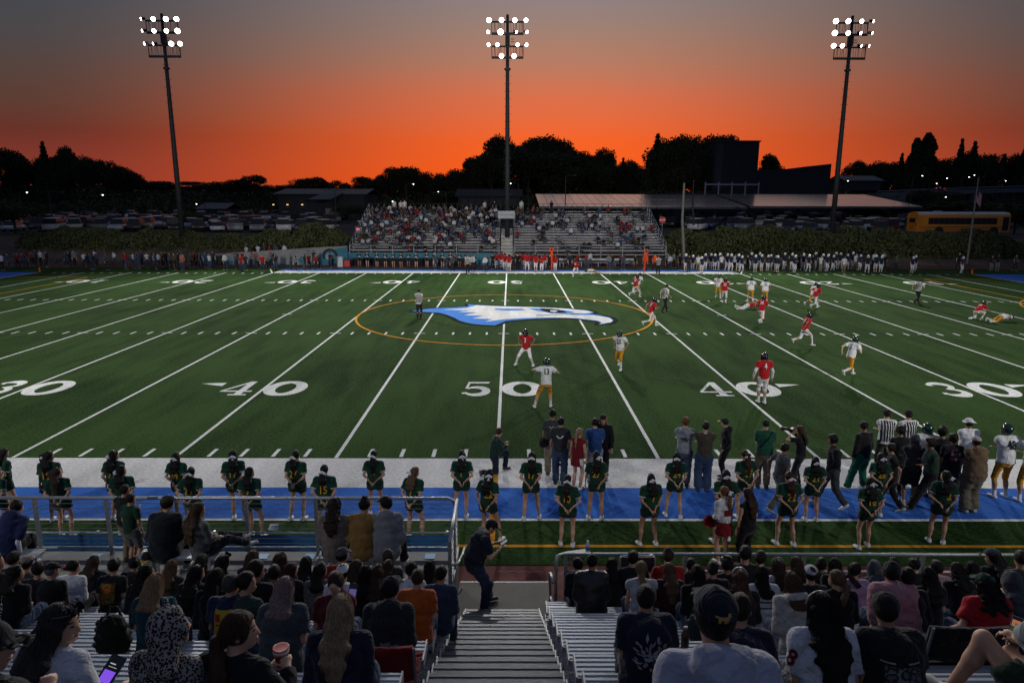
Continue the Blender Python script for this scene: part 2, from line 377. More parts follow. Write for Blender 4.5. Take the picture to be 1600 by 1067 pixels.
# outline as strips around the shape so nothing self-intersects
cl = [p[:2] for p in E_o]+[E_o[0][:2]]
strip(cl, .62, .0155).build('emblem_outline', BLACKP, turf)
EBL = turf_mat('emblem_blue', (.075, .235, .66), (.05, .17, .5), 0, .4)
fillpoly('emblem_blue', [(x, y, .018) for x, y, z in E_o], EBL, turf)
fillpoly('emblem_white', em(E_WH, .021), LINE, turf)
fillpoly('emblem_blue', em([(735, 128), (860, 130), (884, 136), (800, 139), (735, 134)], .024), EBL, turf)
fillpoly('emblem_blue', em([(885, 127), (1000, 129), (1090, 141), (1112, 149), (1060, 153), (1000, 151), (930, 139)], .024), EBL, turf)
fillpoly('emblem_eye', em([(945, 127), (1010, 131), (1062, 140), (1076, 149), (1040, 150), (995, 149), (958, 138)], .027), BLACKP, turf)
fillpoly('emblem_eye', em([(995, 138), (1020, 138), (1032, 142), (1014, 145), (996, 143)], .030), LINE, turf)
strip([p[:2] for p in em([(930, 162), (1010, 158), (1085, 155), (1130, 153)], 0)], .16, .0275).build('emblem_outline', BLACKP, turf)
# goal-line pylons
for sx in (-1, 1):
    p = empty('pylon', (sx*45.72, W+.2, 0), 'orange foam pylon at the far %s corner of the field' % ('left' if sx < 0 else 'right'), 'pylon')
    MB().box((0, 0, .235), (.1, .1, .43), 0, 0, .95).build('marker_body', mat('orange_foam', (.8, .10, .015), .6), p, False, True)
    MB().box((0, 0, .01), (.11, .11, .02)).build('base', mat('black_rubber', (.02, .02, .02), .8), p, False, True)
# ------------------------------------------------------------------ floodlight poles
DKST = mat('dark_steel', (.05, .052, .055), .5, .5, .4, (6.0, .2))
POLEM = mat('pole_steel', (.035, .037, .040), .6, .3, .3, (3.0, .25))
LENS = mat('lamp_lens', (1, 1, 1), .3, 0, .5, None, None, None, ((1.0, .97, .90), 14.0))
def floodlight(X, Y, z0, label, lamps, aimX, face=-1, yaw=0.0, top=26.7):
    p = empty('floodlight_pole', (X, Y, z0), label, 'light pole', 'floodlight poles around the field', yaw)
    h = top-z0; f = face
    mb = MB(); mb.tube([(0, 0, 0), (0, 0, h*.35), (0, 0, h*.7), (0, 0, h)], [.30, .27, .21, .15], 14); mb.build('pole', POLEM, p, True, True)
    MB().lathe([(.55, 0), (.55, .3), (.42, .34)], (0, 0, 0), 14).build('base_plate', CONC, p, False, True)
    mb = MB()
    for k in range(int(h/.9)): 
        for s in (-1, 1): mb.box((s*.33, 0, 2.5+k*.8), (.2, .03, .03)) if 2.5+k*.8 < h-4 else None
    tag(mb.build('step_pegs', DKST, p, False, True), kind='stuff')
    lv = [h-.75, h-1.95, h-3.25, h-4.4]
    for i, z in enumerate(lv): MB().box((0, f*.1, z), (3.5, .16, .16 if i % 2 == 0 else .24)).build('crossarm', DKST, p, False, True)
    for (za, zb) in ((lv[1], lv[0]), (lv[3], lv[2])):
        mb = MB()
        for k in range(17):
            x = -1.7+3.4*k/16
            if abs(x) > .25: mb.tube([(x, f*.1, za), (x+.12*math.sin(k*2.3), f*.16, zb)], .022, 4)
        for s in (-1, 1): mb.box((s*1.72, f*.1, (za+zb)/2), (.07, .07, zb-za))
        tag(mb.build('conduit_rack', DKST, p, False, True), kind='stuff')
    MB().box((0, f*.02, lv[2]+.65), (.5, .5, 1.0)).build('ballast_box', POLEM, p, False, True)
    MB().lathe([(.2, -.1), (.34, -.1), (.34, .1), (.2, .1)], (0, 0, h-5.6), 12).build('collar', DKST, p, False, True)
    [MB().box((.55, f*.1, lv[2]+dz_), (.35, .06, .06)).build('rung', DKST, p, False, True) for dz_ in (.75, .5)]
    # reflector heads
    for (x, li, size, dx) in lamps:
        z = lv[li]+.12
        size *= .74; d = Vector((dx, f*1.0, -.42)).normalized(); c = Vector((x, f*.38, z)); e1 = d.cross(Vector((0, 0, 1))).normalized(); e2 = e1.cross(d)
        def ringp(r, t, n=14): return [tuple(c+d*t+(e1*math.cos(2*PI*k/n)+e2*math.sin(2*PI*k/n))*r) for k in range(n)]
        r = size; prof = [(.05, -.42), (.13, -.40), (.16, -.26), (r*.75, -.14), (r, .02), (r*1.02, .06)]
        V = sum([ringp(a, t) for a, t in prof], []); n = 14
        hd = MB().add(V, [(i*n+k, i*n+(k+1) % n, (i+1)*n+(k+1) % n, (i+1)*n+k) for i in range(len(prof)-1) for k in range(n)]+[tuple(range(n-1, -1, -1))]).build('lamp_head', DKST, p, True, True)
        MB().poly(ringp(r*.96, .035)).build('lens', LENS, hd, False, True)
    for ax, ay in [(a_, 22.0) if not hasattr(a_, '__len__') else a_ for a_ in aimX]:
        ld = bpy.data.lights.new('floodlight', 'SPOT'); ld.energy = LAMP_W*(1.0 if f < 0 else NEAR_GAIN*(.42 if ay < 15 else 1.0)); ld.color = (1.0, .965, .90); ld.spot_size = math.radians(78 if f < 0 else 46); ld.spot_blend = .55; ld.shadow_soft_size = .9
        lo = bpy.data.objects.new('floodlight_beam', ld); COL.objects.link(lo); lo.parent = p; lo.location = (0, f*.9, h-2.2)
        tgt = Vector((ax, ay, 0)); src = Vector((X, Y+f*.9, top-2.2)); q = (tgt-src).to_track_quat('-Z', 'Y')
        lo.rotation_euler = (q.to_matrix().to_4x4() if not yaw else (Matrix.Rotation(-yaw, 4, 'Z') @ q.to_matrix().to_4x4())).to_euler()
    return p
NEAR_GAIN = 2.3
LL = [(-2.05, 0, .24, -.9), (-.75, 0, .33, .1), (.62, 0, .36, .2), (1.75, 0, .35, .3), (-2.05, 1, .24, -.9), (-.8, 1, .32, 0), (.55, 1, .32, .1), (1.75, 1, .38, .3), (-1.95, 2, .24, -.9), (-1.0, 2, .22, -.9), (.95, 2, .36, .2), (1.9, 2, .34, .3)]
LC = [(-2.0, 0, .36, 0), (-.65, 0, .36, 0), (.8, 0, .33, 0), (2.0, 0, .30, .1), (-2.1, 1, .25, -.3), (-.75, 1, .42, 0), (.95, 1, .2, .8), (2.1, 1, .24, .7), (-2.05, 2, .26, -.4), (-1.1, 2, .28, 0), (1.1, 2, .26, .1), (2.05, 2, .26, .5), (-.65, 3, .35, 0), (.72, 3, .34, 0)]
LR = [(-1.95, 0, .38, -.3), (-.6, 0, .35, -.2), (.85, 0, .3, 0), (2.1, 0, .23, .9), (-1.95, 1, .38, -.3), (-.5, 1, .33, -.1), (.85, 1, .25, .5), (2.1, 1, .23, .9), (-1.95, 2, .34, -.3), (-1.0, 2, .32, -.2), (1.05, 2, .22, .9), (1.9, 2, .22, .9)]
floodlight(-37.6, 62, 2.2, 'left floodlight pole standing behind the parked cars, lamps brightest on its right', LL, (-26, -14, -2))
floodlight(0.0, 62, 1.9, 'middle floodlight pole rising out of the far bleachers', LC, (-16, 0, 16))
floodlight(37.6, 62, 2.2, 'right floodlight pole beside the solar canopy, lamps brightest on its left', LR, (26, 14, 2))
floodlight(-38, -34, 0, 'floodlight pole behind the home stand on the left', LR, ((-24, 38), (-6, 37), (-9, 9)), 1)
floodlight(38, -34, 0, 'floodlight pole behind the home stand on the right', LL, ((24, 38), (6, 37), (9, 9)), 1)

# ------------------------------------------------------------------ far bleachers
TEAL = mat('teal_paint', (.030, .14, .20), .7, 0, .3, (1.5, .25))
FB_Y, FB_Z, FB_RUN, FB_RISE, FB_N = 57.9, 1.15, .70, .268, 16
FALU = mat('weathered_aluminium', (.46, .46, .48), .5, .35, .5, (2.0, .25))
for si, (xa, xb, side) in enumerate(((-17.2, -.85, 'left'), (.75, 17.4, 'right'))):
    bl = empty('bleacher_section', ((xa+xb)/2, FB_Y, 0), 'far bleacher section of metal benches, %s of the middle stair' % side, 'bleachers', 'far bleacher sections')
    sp = MB().box((0, 0, 0), (xb-xa, .26, .05)).mesh('seat_plank'); sp.materials.append(FALU)
    fp = MB().box((0, 0, 0), (xb-xa, .34, .04)).mesh('foot_plank'); fp.materials.append(FALU)
    for k in range(FB_N):
        y, z = k*FB_RUN, FB_Z+k*FB_RISE
        link('seat_plank', sp, bl, (0, y, z+.40)); link('foot_plank', fp, bl, (0, y-.36, z))
    for j in range(8):
        x = -(xb-xa)/2+.3+j*((xb-xa-.6)/7)
        mb = MB()
        for k in range(FB_N): mb.box((x, k*FB_RUN, FB_Z+k*FB_RISE+.19), (.05, .05, .38))
        mb.prism([(x-.04, -.4, FB_Z-.05), (x-.04, FB_N*FB_RUN-.4, FB_Z+FB_N*FB_RISE-.08), (x-.04, FB_N*FB_RUN-.4, FB_Z+FB_N*FB_RISE-.3), (x-.04, -.4, FB_Z-.3)], (.08, 0, 0))
        mb.build('stringer', DKST, bl, False, True)
    # back guard and side rails
    yb, zb = FB_N*FB_RUN, FB_Z+FB_N*FB_RISE
    mb = MB().tube([(-(xb-xa)/2, yb, zb+1.05), ((xb-xa)/2, yb, zb+1.05)], .03, 6).tube([(-(xb-xa)/2, yb, zb+.5), ((xb-xa)/2, yb, zb+.5)], .02, 6)
    for j in range(10): x = -(xb-xa)/2+j*((xb-xa)/9); mb.tube([(x, yb, zb-2.5), (x, yb, zb+1.05)], .03, 6)
    mb.build('back_rail', DKST, bl, False, True)
    ex = -(xb-xa)/2-.1 if side == 'left' else (xb-xa)/2+.1
    mb = MB()
    for dz in (1.05, .55, .15): mb.tube([(ex, -.5, FB_Z+dz), (ex, yb, zb+dz)], .035, 6)
    for k in range(0, FB_N+1, 2): mb.tube([(ex, k*FB_RUN, FB_Z+k*FB_RISE-.3), (ex, k*FB_RUN, FB_Z+k*FB_RISE+1.05)], .03, 6)
    mb.build('side_rail', steel(), bl, False, True)
    mb = MB().tube([(-(xb-xa)/2, -.75, FB_Z+.95), ((xb-xa)/2, -.75, FB_Z+.95)], .03, 6).tube([(-(xb-xa)/2, -.75, FB_Z+.5), ((xb-xa)/2, -.75, FB_Z+.5)], .02, 6)
    for j in range(8): x = -(xb-xa)/2+j*((xb-xa)/7); mb.tube([(x, -.75, 0), (x, -.75, FB_Z+.95)], .035, 6)
    mb.build('front_rail', steel(), bl, False, True)
st = empty('bleacher_stair', (-.05, FB_Y, 0), 'pale metal stair climbing the middle of the far bleachers', 'stairs')
tr = MB().box((0, 0, 0), (1.35, .34, .06)).mesh('tread'); tr.materials.append(mat('pale_tread', (.62, .60, .55), .45, .35, .5, (4.0, .15)))
for k in range(FB_N*2-12): link('tread', tr, st, (0, k*FB_RUN/2-.45, FB_Z+k*FB_RISE/2-.1))
for k in range(5): link('tread', tr, st, (0, -.8-.32*k, FB_Z-.3-.2*k))
# press sign board on the middle pole
sb = empty('sign_board', (-.1, 61.2, 4.4), 'pale blank board fixed across the middle floodlight pole', 'sign board')
MB().box((0, 0, .95), (1.9, .08, .85)).build('panel', mat('board', (.36, .38, .40), .6, 0, .3, (2.0, .15)), sb, False, True)
mb = MB(); [mb.box((s*.8, .05, .35), (.06, .06, 1.3)) for s in (-1, 1)]; mb.box((0, -.05, .95), (1.9, .03, .03)); mb.build('frame', DKST, sb, False, True)
# teal front wall with retaining wing wall on the left
tw = empty('teal_wall', (-9, 57.0, 0), 'teal painted wall along the front of the left far bleachers', 'wall')
MB().box((0, 0, .62), (16.6, .3, 1.24)).build('wall_panel', TEAL, tw, False, True)
MB().box((0, -.02, 1.28), (16.7, .4, .08)).build('coping', mat('teal_light', (.05, .20, .27), .7), tw, False, True)
rw = empty('retaining_wall', (-25, 57.0, 0), 'grey retaining wall sloping down to the left of the far bleachers', 'wall')
a = [(-17.4, 56.9), (-33.5, 56.9)]
MB().prism([(-17.4, 56.9, -.05), (-17.4, 56.9, 2.05), (-20.5, 56.9, 1.9), (-33.5, 56.9, 1.05), (-33.5, 56.9, -.05)], (0, .3, 0)).build('wall_panel', mat('grey_plaster', (.21, .215, .215), .85, 0, .2, (.8, .3), (6.0, .3, .02)), rw)
MB().prism([(-17.4, 56.86, 0), (-17.4, 56.86, 2.0), (-19.4, 56.86, 1.55), (-21.1, 56.86, .9), (-21.6, 56.86, 0)], (0, .03, 0)).build('painted_end', TEAL, rw)
strip([(x, z) for x, z in arc(-19.3, .95, .72, .72, 20, 200, 20)], .26, 0)
cb = strip(arc(-19.3, .95, .72, .72, 0, 200, 20), .26, 0); cb.v = [(x, 56.845, z) for x, z, _ in cb.v]; cb.build('painted_ring', mat('black_paint', (.012, .014, .016), .7), rw)
cb = strip(arc(-19.3, .9, .36, .3, 0, 360, 14), .2, 0); cb.v = [(x, 56.842, z) for x, z, _ in cb.v]; cb.build('painted_badge', mat('pale_badge', (.3, .36, .4), .7), rw)
MB().prism([(-22.9, 56.86, .5), (-22.4, 56.86, 1.0), (-21.9, 56.86, .5), (-22.4, 56.86, .0)], (0, .03, 0)).build('painted_diamond', TEAL, rw)
MB().prism([(-33.4, 56.86, 0), (-33.4, 56.86, .5), (-26, 56.86, .42), (-23.5, 56.86, 0)], (0, .03, 0)).build('painted_band', TEAL, rw)
# ------------------------------------------------------------------ parking lots
ASPH = mat('asphalt', (.028, .029, .031), .9, 0, .2, (.6, .3), (30.0, .3, .01))
sheet('parking_lot', -170, 170, 66, 148, 2.51, ASPH)
def car_proto(kind):
    r = empty('parked_car', (0, 0, 0))
    if kind == 'sedan': Lb, Hb, cab, Wd, top = 4.6, .82, (-1.75, -1.0, .65, 1.45), 1.8, 1.43
    elif kind == 'suv': Lb, Hb, cab, Wd, top = 4.7, 1.02, (-2.2, -1.95, .55, 1.25), 1.88, 1.75
    elif kind == 'van': Lb, Hb, cab, Wd, top = 5.0, 1.08, (-2.4, -2.2, 1.2, 1.95), 1.95, 1.85
    else: Lb, Hb, cab, Wd, top = 5.4, 1.02, (-.55, -.45, .75, 1.35), 1.95, 1.82
    hl = Lb/2
    prof = [(-hl, .32), (-hl, Hb*.72), (-hl+.12, Hb*.96), (cab[0], Hb), (cab[3], Hb), (hl-.35, Hb*.86), (hl-.03, Hb*.68), (hl, .34)]
    mb = MB(); ys_ = (-Wd/2, -Wd/2+.12, Wd/2-.12, Wd/2); V = []
    for j, y in enumerate(ys_):
        for x, z in prof: V.append((x*(1 if j in (1, 2) else .985), y, z if j in (1, 2) else (z*.94 if z > .4 else z+.04)))
    n = len(prof); F = [(j*n+i, j*n+(i+1) % n, (j+1)*n+(i+1) % n, (j+1)*n+i) for j in range(3) for i in range(n)]+[tuple(range(n-1, -1, -1)), tuple(3*n+i for i in range(n))]
    mb.add(V, F)
    wt = Wd/2-.28; mb.prism([(cab[1]-.02, -wt, top-.05), (cab[2]+.04, -wt, top-.05), (cab[2]-.1, -wt, top+.02), (cab[1]+.1, -wt, top+.02)], (0, 2*wt, 0))
    if kind == 'pickup':
        for s in (-1, 1): mb.box((-1.65, s*(Wd/2-.06), Hb+.09), (2.1, .08, .22))
        mb.box((-hl+.06, 0, Hb+.09), (.08, Wd-.1, .22))
    mb.build('body', None, r, True, True)
    gl = MB(); wb = Wd/2-.08
    V = [(cab[0], -wb, Hb-.02), (cab[3], -wb, Hb-.02), (cab[3], wb, Hb-.02), (cab[0], wb, Hb-.02), (cab[1], -wt, top-.05), (cab[2], -wt, top-.05), (cab[2], wt, top-.05), (cab[1], wt, top-.05)]
    gl.add(V, [(0, 1, 5, 4), (1, 2, 6, 5), (2, 3, 7, 6), (3, 0, 4, 7)])
    gl.build('window_glass', None, r, False, True)
    wm = MB().lathe([(.18, -.11), (.34, -.11), (.34, .11), (.18, .11)], (0, 0, 0), 14, 0, 'y').mesh('wheel')
    wm.materials.append(mat('tyre', (.015, .015, .016), .8))
    for sx in (-1, 1):
        for sy in (-1, 1): link('wheel', wm, r, (sx*Lb*.3, sy*(Wd/2-.12), .34))
    hm_ = MB().box((0, 0, 0), (.05, .36, .16)).mesh('headlight'); hm_.materials.append(mat('lamp_glass', (.75, .76, .78), .15, .3, .6))
    tm_ = MB().box((0, 0, 0), (.05, .3, .2)).mesh('tail_light'); tm_.materials.append(mat('tail_glass', (.35, .01, .01), .2))
    for sy in (-1, 1): link('headlight', hm_, r, (hl-.06, sy*(Wd/2-.3), Hb*.66)); link('tail_light', tm_, r, (-hl+.03, sy*(Wd/2-.25), Hb*.72))
    for ch in r.children:
        if ch.name.startswith(('body', 'window')): ch.data.materials.clear(); ch.data.materials.append(None)
    return r
GLASS = mat('car_glass', (.014, .016, .020), .45, 0, .2)
CARS = {'white': (.45, .46, .47), 'silver': (.24, .25, .26), 'grey': (.13, .135, .14), 'black': (.016, .016, .018), 'dark blue': (.02, .03, .075), 'dark red': (.15, .014, .014), 'beige': (.35, .31, .25)}
carm = {k: mat('car_paint', c, .30, 0, .4) for k, c in CARS.items()}
protos = {k: car_proto(k) for k in ('sedan', 'suv', 'van', 'pickup')}
KN = {'sedan': 'sedan', 'suv': 'tall station wagon', 'van': 'people carrier', 'pickup': 'pickup truck'}
def put_car(kind, colr, x, y, rz, label, group, used=set()):
    if kind not in used: r = protos[kind]; used.add(kind)
    else: r = copy_tree(protos[kind])
    r.location = (x, y, 2.52); r.rotation_euler = (0, 0, rz); tag(r, label, 'car', group)
    for ch in r.children:
        n = ch.name.split('.')[0]
        if n in ('body', 'window_glass'):
            sl = ch.material_slots[0]; sl.link = 'OBJECT'; sl.material = carm[colr] if n == 'body' else GLASS
ncar = 0
cl_ = ['white', 'white', 'silver', 'silver', 'grey', 'black', 'black', 'dark blue', 'dark red', 'beige', 'grey', 'white']; kd = ['sedan', 'sedan', 'suv', 'suv', 'van', 'pickup']
for side in (-1, 1):
    for ri, Y in enumerate((79, 85, 91, 98, 106, 115, 126, 138)):
        x = 0
        xl, xh = ((-20, 545) if side < 0 else (1042, 1418))
        X0, X1 = xy(xl, Y, 2.5), xy(xh, Y, 2.5); X = X0+rc.random()*2
        step = 2.75+.30*ri
        if side > 0 and ri < 2: step *= 1.05
        while X < X1:
            if rc.random() < .80:
                k, c = rc.choice(kd), rc.choice(cl_); lot = 'left' if side < 0 else 'right'; place = ('front', 'second', 'third', 'middle', 'middle', 'back', 'back', 'rear')[ri]
                rz = (PI/2 if rc.random() < .5 else -PI/2)+rc.uniform(-.25, .25)+(.5 if side < 0 else -.35)
                put_car(k, c, X, Y+rc.uniform(-.5, .5), rz, '%s %s parked in the %s rows of the %s lot' % (c, KN[k], place, lot), 'cars parked in the %s lot' % lot); ncar += 1
            X += step*rc.uniform(.9, 1.25)
# a car reversing with its tail lamps lit, beside the left end of the far bleachers
p = gy(567, 358, 72)
r = copy_tree(protos['suv']); r.location = (p[0], 72, 2.52); r.rotation_euler = (0, 0, PI/2+.25); tag(r, 'white car with glowing red tail lamps beside the far bleachers', 'car')
for ch in r.children:
    n = ch.name.split('.')[0]
    if n in ('body', 'window_glass'): ch.material_slots[0].link = 'OBJECT'; ch.material_slots[0].material = carm['white'] if n == 'body' else GLASS
    if n == 'tail_light': ch.data = ch.data.copy(); ch.data.materials.clear(); ch.data.materials.append(mat('tail_glow', (.5, .01, .01), .3, 0, .5, None, None, None, ((1, .03, .03), 5.0)))
# ------------------------------------------------------------------ school bus
bx0, bx1 = xy(1424, 73, 3), xy(1567, 73, 3); BL = bx1-bx0
bus = empty('school_bus', ((bx0+bx1)/2, 73, 2.52), 'long yellow school bus with white roof parked behind the right hedge', 'bus')
YEL = mat('bus_yellow', (.62, .21, .010), .4, 0, .5, (1.2, .08)); BLK = mat('bus_black', (.012, .012, .012), .5)
h0, h1 = .55, 2.55; hw = 1.2; sec = [(-hw, h0), (-hw, h1), (-hw*.93, h1+.22), (-hw*.7, h1+.42), (0, h1+.5), (hw*.7, h1+.42), (hw*.93, h1+.22), (hw, h1), (hw, h0)]
n = len(sec)
def shell(lo, hi, x0, x1):
    mb = MB(); s = sec[lo:hi]; m_ = len(s)
    mb.add([(x0, y, z) for y, z in s]+[(x1, y, z) for y, z in s], [(i, i+1, m_+i+1, m_+i) for i in range(m_-1)]); return mb
mb = shell(0, n, -BL/2, BL/2); mb.add([(-BL/2, y, z) for y, z in sec], [tuple(range(n))]); mb.add([(BL/2, y, z) for y, z in sec], [tuple(range(n-1, -1, -1))]); mb.poly([(-BL/2, -hw, h0), (BL/2, -hw, h0), (BL/2, hw, h0), (-BL/2, hw, h0)])
body = mb.build('body', YEL, bus, False, True)
rfm = shell(2, n-2, -BL/2+.15, BL/2-.1); rfm.v = [(x, y*1.012, z+.012) for x, y, z in rfm.v]; rfm.build('roof', mat('bus_roof', (.42, .44, .47), .5, 0, .4, (1.0, .1)), bus, False, True)
for z in (1.18, .98, .72): MB().box((0, -hw-.012, z), (BL*.96, .02, .055)).build('rub_rail', BLK, bus, False, True)
nw = 13
for k in range(nw):
    x = -BL/2+1.45+k*(BL-3.1)/nw
    f_ = MB().box((x+.3, -hw-.008, 1.9), (.66, .02, .82)).build('window', BLK, bus, False, True)
    MB().box((x+.3, -hw-.022, 1.9), (.56, .012, .70)).build('pane', GLASS, f_, False, True)
f_ = MB().box((BL/2-.55, -hw-.008, 1.55), (.8, .02, 1.75)).build('entry_door', BLK, bus, False, True); MB().box((BL/2-.55, -hw-.022, 1.6), (.62, .012, 1.5)).build('pane', GLASS, f_, False, True)
MB().box((-BL/2-.012, 0, 1.95), (.02, 1.3, .6)).build('rear_window', GLASS, bus, False, True); MB().box((-BL/2-.012, 0, 1.1), (.02, .9, .7)).build('rear_door', mat('bus_yellow_dark', (.45, .17, .01), .5), bus, False, True)
for s in (-1, 1): MB().box((-BL/2-.02, s*.9, 1.5), (.03, .2, .2)).build('tail_light', mat('tail_glass', (.35, .01, .01), .2), bus, False, True)
for x in (-BL/2+2.9, BL/2-2.0):
    MB().lathe([(.62, -.02), (.62, .02)], (x, -hw-.01, .55), 18, 0, 'y').build('wheel_arch', BLK, bus, False, True)
    for s in (-1, 1): MB().lathe([(.25, -.14), (.5, -.14), (.5, .14), (.25, .14)], (x, s*(hw-.15), .5), 18, 0, 'y').build('wheel', mat('tyre', (.015, .015, .016), .8), bus, False, True)
MB().box((-BL/2+3.2, 0, h1+.56), (.9, .6, .1)).build('roof_hatch', mat('bus_roof', (.42, .44, .47), .5, 0, .4, (1.0, .1)), bus, False, True)
# ------------------------------------------------------------------ solar canopies
SOL = mat('solar_glass', (.78, .70, .68), .16, .92, .9, (.5, .12))
def canopy(px0, px1, Yf, Yb, zf, zb, label, ncol):
    X0, X1 = xy(px0, Yf, zf), xy(px1, Yf, zf)
    c = empty('solar_canopy', ((X0+X1)/2, (Yf+Yb)/2, 2.5), label, 'canopy', 'solar canopies over the right lot')
    dx = (X1-X0)/ncol; sk = (xy(px0, Yb, zb)-X0)*0
    for j in range(2):
        ya, yb_ = Yf+(Yb-Yf)*j/2, Yf+(Yb-Yf)*(j+1)/2-.06; za, zb_ = zf+(zb-zf)*j/2, zf+(zb-zf)*(j+1)/2-.01
        pm = MB().prism([(.03, 0, 0), (dx-.03, 0, 0), (dx-.03, yb_-ya, zb_-za), (.03, yb_-ya, zb_-za)], (0, 0, -.06)).mesh('panel'); pm.materials.append(SOL)
        for i in range(ncol): link('panel', pm, c, (X0+i*dx-c.location.x, ya-c.location.y, za-2.5+rc.uniform(-.01, .01)))
    MB().prism([(X0, Yf-.05, zf-.08), (X1, Yf-.05, zf-.08), (X1, Yf-.05, zf-.4), (X0, Yf-.05, zf-.4)], (0, .12, 0)).build('beam', DKST, c)
    MB().prism([(X0, Yb, zb-.08), (X1, Yb, zb-.08), (X1, Yb, zb-.4), (X0, Yb, zb-.4)], (0, .12, 0)).build('beam', DKST, c)
    k = 0
    while X0+3+k*9.5 < X1:
        x = X0+3+k*9.5; MB().tube([(x, (Yf+Yb)/2, 2.5), (x, (Yf+Yb)/2, (zf+zb)/2-.25)], .2, 8).build('column', mat('pale_column', (.22, .22, .2), .7), c); k += 1
    return c
canopy(842, 1166, 96, 115, 5.95, 7.95, 'left solar panel canopy above the right parking lot', 22)
canopy(1171, 1442, 99, 119, 6.0, 8.05, 'right solar panel canopy above the right parking lot', 19)
# ------------------------------------------------------------------ hedges
def leaf_cloud(pts, size, rnd, tilt=1.0, aspect=.55):
    n = len(pts); d = rnd.normal(size=(n, 3)); d /= np.linalg.norm(d, axis=1)[:, None]; e = rnd.normal(size=(n, 3)); e -= d*np.sum(d*e, 1)[:, None]; e /= np.linalg.norm(e, axis=1)[:, None]
    s = size*rnd.uniform(.6, 1.4, (n, 1)); a = d*s; b_ = e*s*aspect
    V = np.stack([pts-a, pts+b_, pts+a, pts-b_], 1).reshape(-1, 3)
    return V, np.arange(4*n).reshape(n, 4)
HEDGE = mat('hedge_leaf', (.085, .092, .036), .8, 0, .2, (.7, .4), None, (.045, .052, .022))
def hedge(label, prof, Y0, Y1, n, rnd):
    "prof: list of (photo x, top z, bottom z)"
    X = [xy(p, (Y0+Y1)/2, 2) for p, _, _ in prof]; h = empty('hedge', ((X[0]+X[-1])/2, (Y0+Y1)/2, 1.0), label, 'hedge', 'hedges on the bank below the parking lots')
    t = rnd.uniform(X[0], X[-1], n); zt = np.interp(t, X, [p[1] for p in prof]); zb = np.interp(t, X, [p[2] for p in prof])
    zt = zt+.28*np.sin(t*1.3)+.2*np.sin(t*.47+1)+.12*np.sin(t*3.1)
    a = rnd.uniform(-.15, 1.12, n)*PI*.5+0.0; rr = 1-.22*rnd.random(n)**2
    y = (Y0+Y1)/2+.9-np.cos(a)*rr*(Y1-Y0)/2*1.15+.25*np.sin(t*2.0); z = zb+(zt-zb)*np.sin(np.clip(a, 0, PI/2))**.8*rr
    V, F = leaf_cloud(np.stack([t, y, z], 1), .17, rnd); V -= np.array(h.location)
    link('foliage', np_mesh('foliage', V, F, HEDGE), h)
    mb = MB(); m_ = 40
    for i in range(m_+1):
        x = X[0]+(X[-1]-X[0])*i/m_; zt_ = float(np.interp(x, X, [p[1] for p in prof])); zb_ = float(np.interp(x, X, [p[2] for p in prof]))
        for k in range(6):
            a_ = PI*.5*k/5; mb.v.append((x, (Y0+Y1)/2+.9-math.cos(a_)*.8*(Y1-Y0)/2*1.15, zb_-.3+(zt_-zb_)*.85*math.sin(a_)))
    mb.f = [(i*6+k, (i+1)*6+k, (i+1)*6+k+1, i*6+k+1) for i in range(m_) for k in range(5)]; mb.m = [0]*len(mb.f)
    mb.build('inner_mass', mat('hedge_core', (.012, .014, .008), .9), h)  # dark curved sheet filling the hedge behind its leaves, no twigs modelled
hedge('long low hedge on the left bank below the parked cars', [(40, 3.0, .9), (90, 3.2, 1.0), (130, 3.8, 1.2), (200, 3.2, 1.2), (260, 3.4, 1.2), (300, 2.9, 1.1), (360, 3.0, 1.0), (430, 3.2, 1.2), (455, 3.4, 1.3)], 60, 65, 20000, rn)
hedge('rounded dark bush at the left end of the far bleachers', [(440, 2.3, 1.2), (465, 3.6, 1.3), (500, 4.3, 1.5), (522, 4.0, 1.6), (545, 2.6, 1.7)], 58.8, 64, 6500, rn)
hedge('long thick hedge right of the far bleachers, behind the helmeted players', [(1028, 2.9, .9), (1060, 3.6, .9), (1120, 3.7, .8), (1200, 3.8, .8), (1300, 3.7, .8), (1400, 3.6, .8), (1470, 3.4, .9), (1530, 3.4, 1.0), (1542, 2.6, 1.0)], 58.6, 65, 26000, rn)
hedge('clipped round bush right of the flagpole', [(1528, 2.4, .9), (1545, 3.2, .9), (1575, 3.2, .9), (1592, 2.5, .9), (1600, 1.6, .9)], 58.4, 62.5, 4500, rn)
# ------------------------------------------------------------------ trees
LEAFM = mat('dark_foliage', (.030, .036, .018), .85, 0, .15, (.5, .35)); BARK = mat('bark', (.05, .04, .03), .9, 0, .1, (3.0, .3))
def crown_round(rnd, n=5600, blobs=13, flat=.75):
    B = []
    for i in range(blobs):
        d = rnd.normal(size=3); d /= np.linalg.norm(d); B.append((np.array([d[0]*.30, d[1]*.30, .66+d[2]*.21*flat]), rnd.uniform(.12, .20)))
    B.append((np.array([0, 0, .62]), .2)); P = []
    for c, r in B:
        k = int(n/len(B)); d = rnd.normal(size=(k, 3)); d /= np.linalg.norm(d, axis=1)[:, None]; P.append(c+d*(r*rnd.uniform(.45, 1.08, (k, 1)))*np.array([1, 1, .85]))
    return leaf_cloud(np.concatenate(P), .021, rnd)
def crown_conifer(rnd, n=4600, wide=.19, droop=.05):
    t = rnd.random(n)**.75; lay = np.round(t*16)/16; a = rnd.uniform(0, 2*PI, n)
    R = wide*(1.03-t)*(.62+.38*np.sin(lay*57+a*3)**2)*rnd.uniform(.15, 1.05, n)**.5
    z = .08+.92*lay+rnd.normal(0, .012, n)-droop*(R/wide); return leaf_cloud(np.stack([R*np.cos(a), R*np.sin(a), z], 1), .020, rnd, 1, .4)
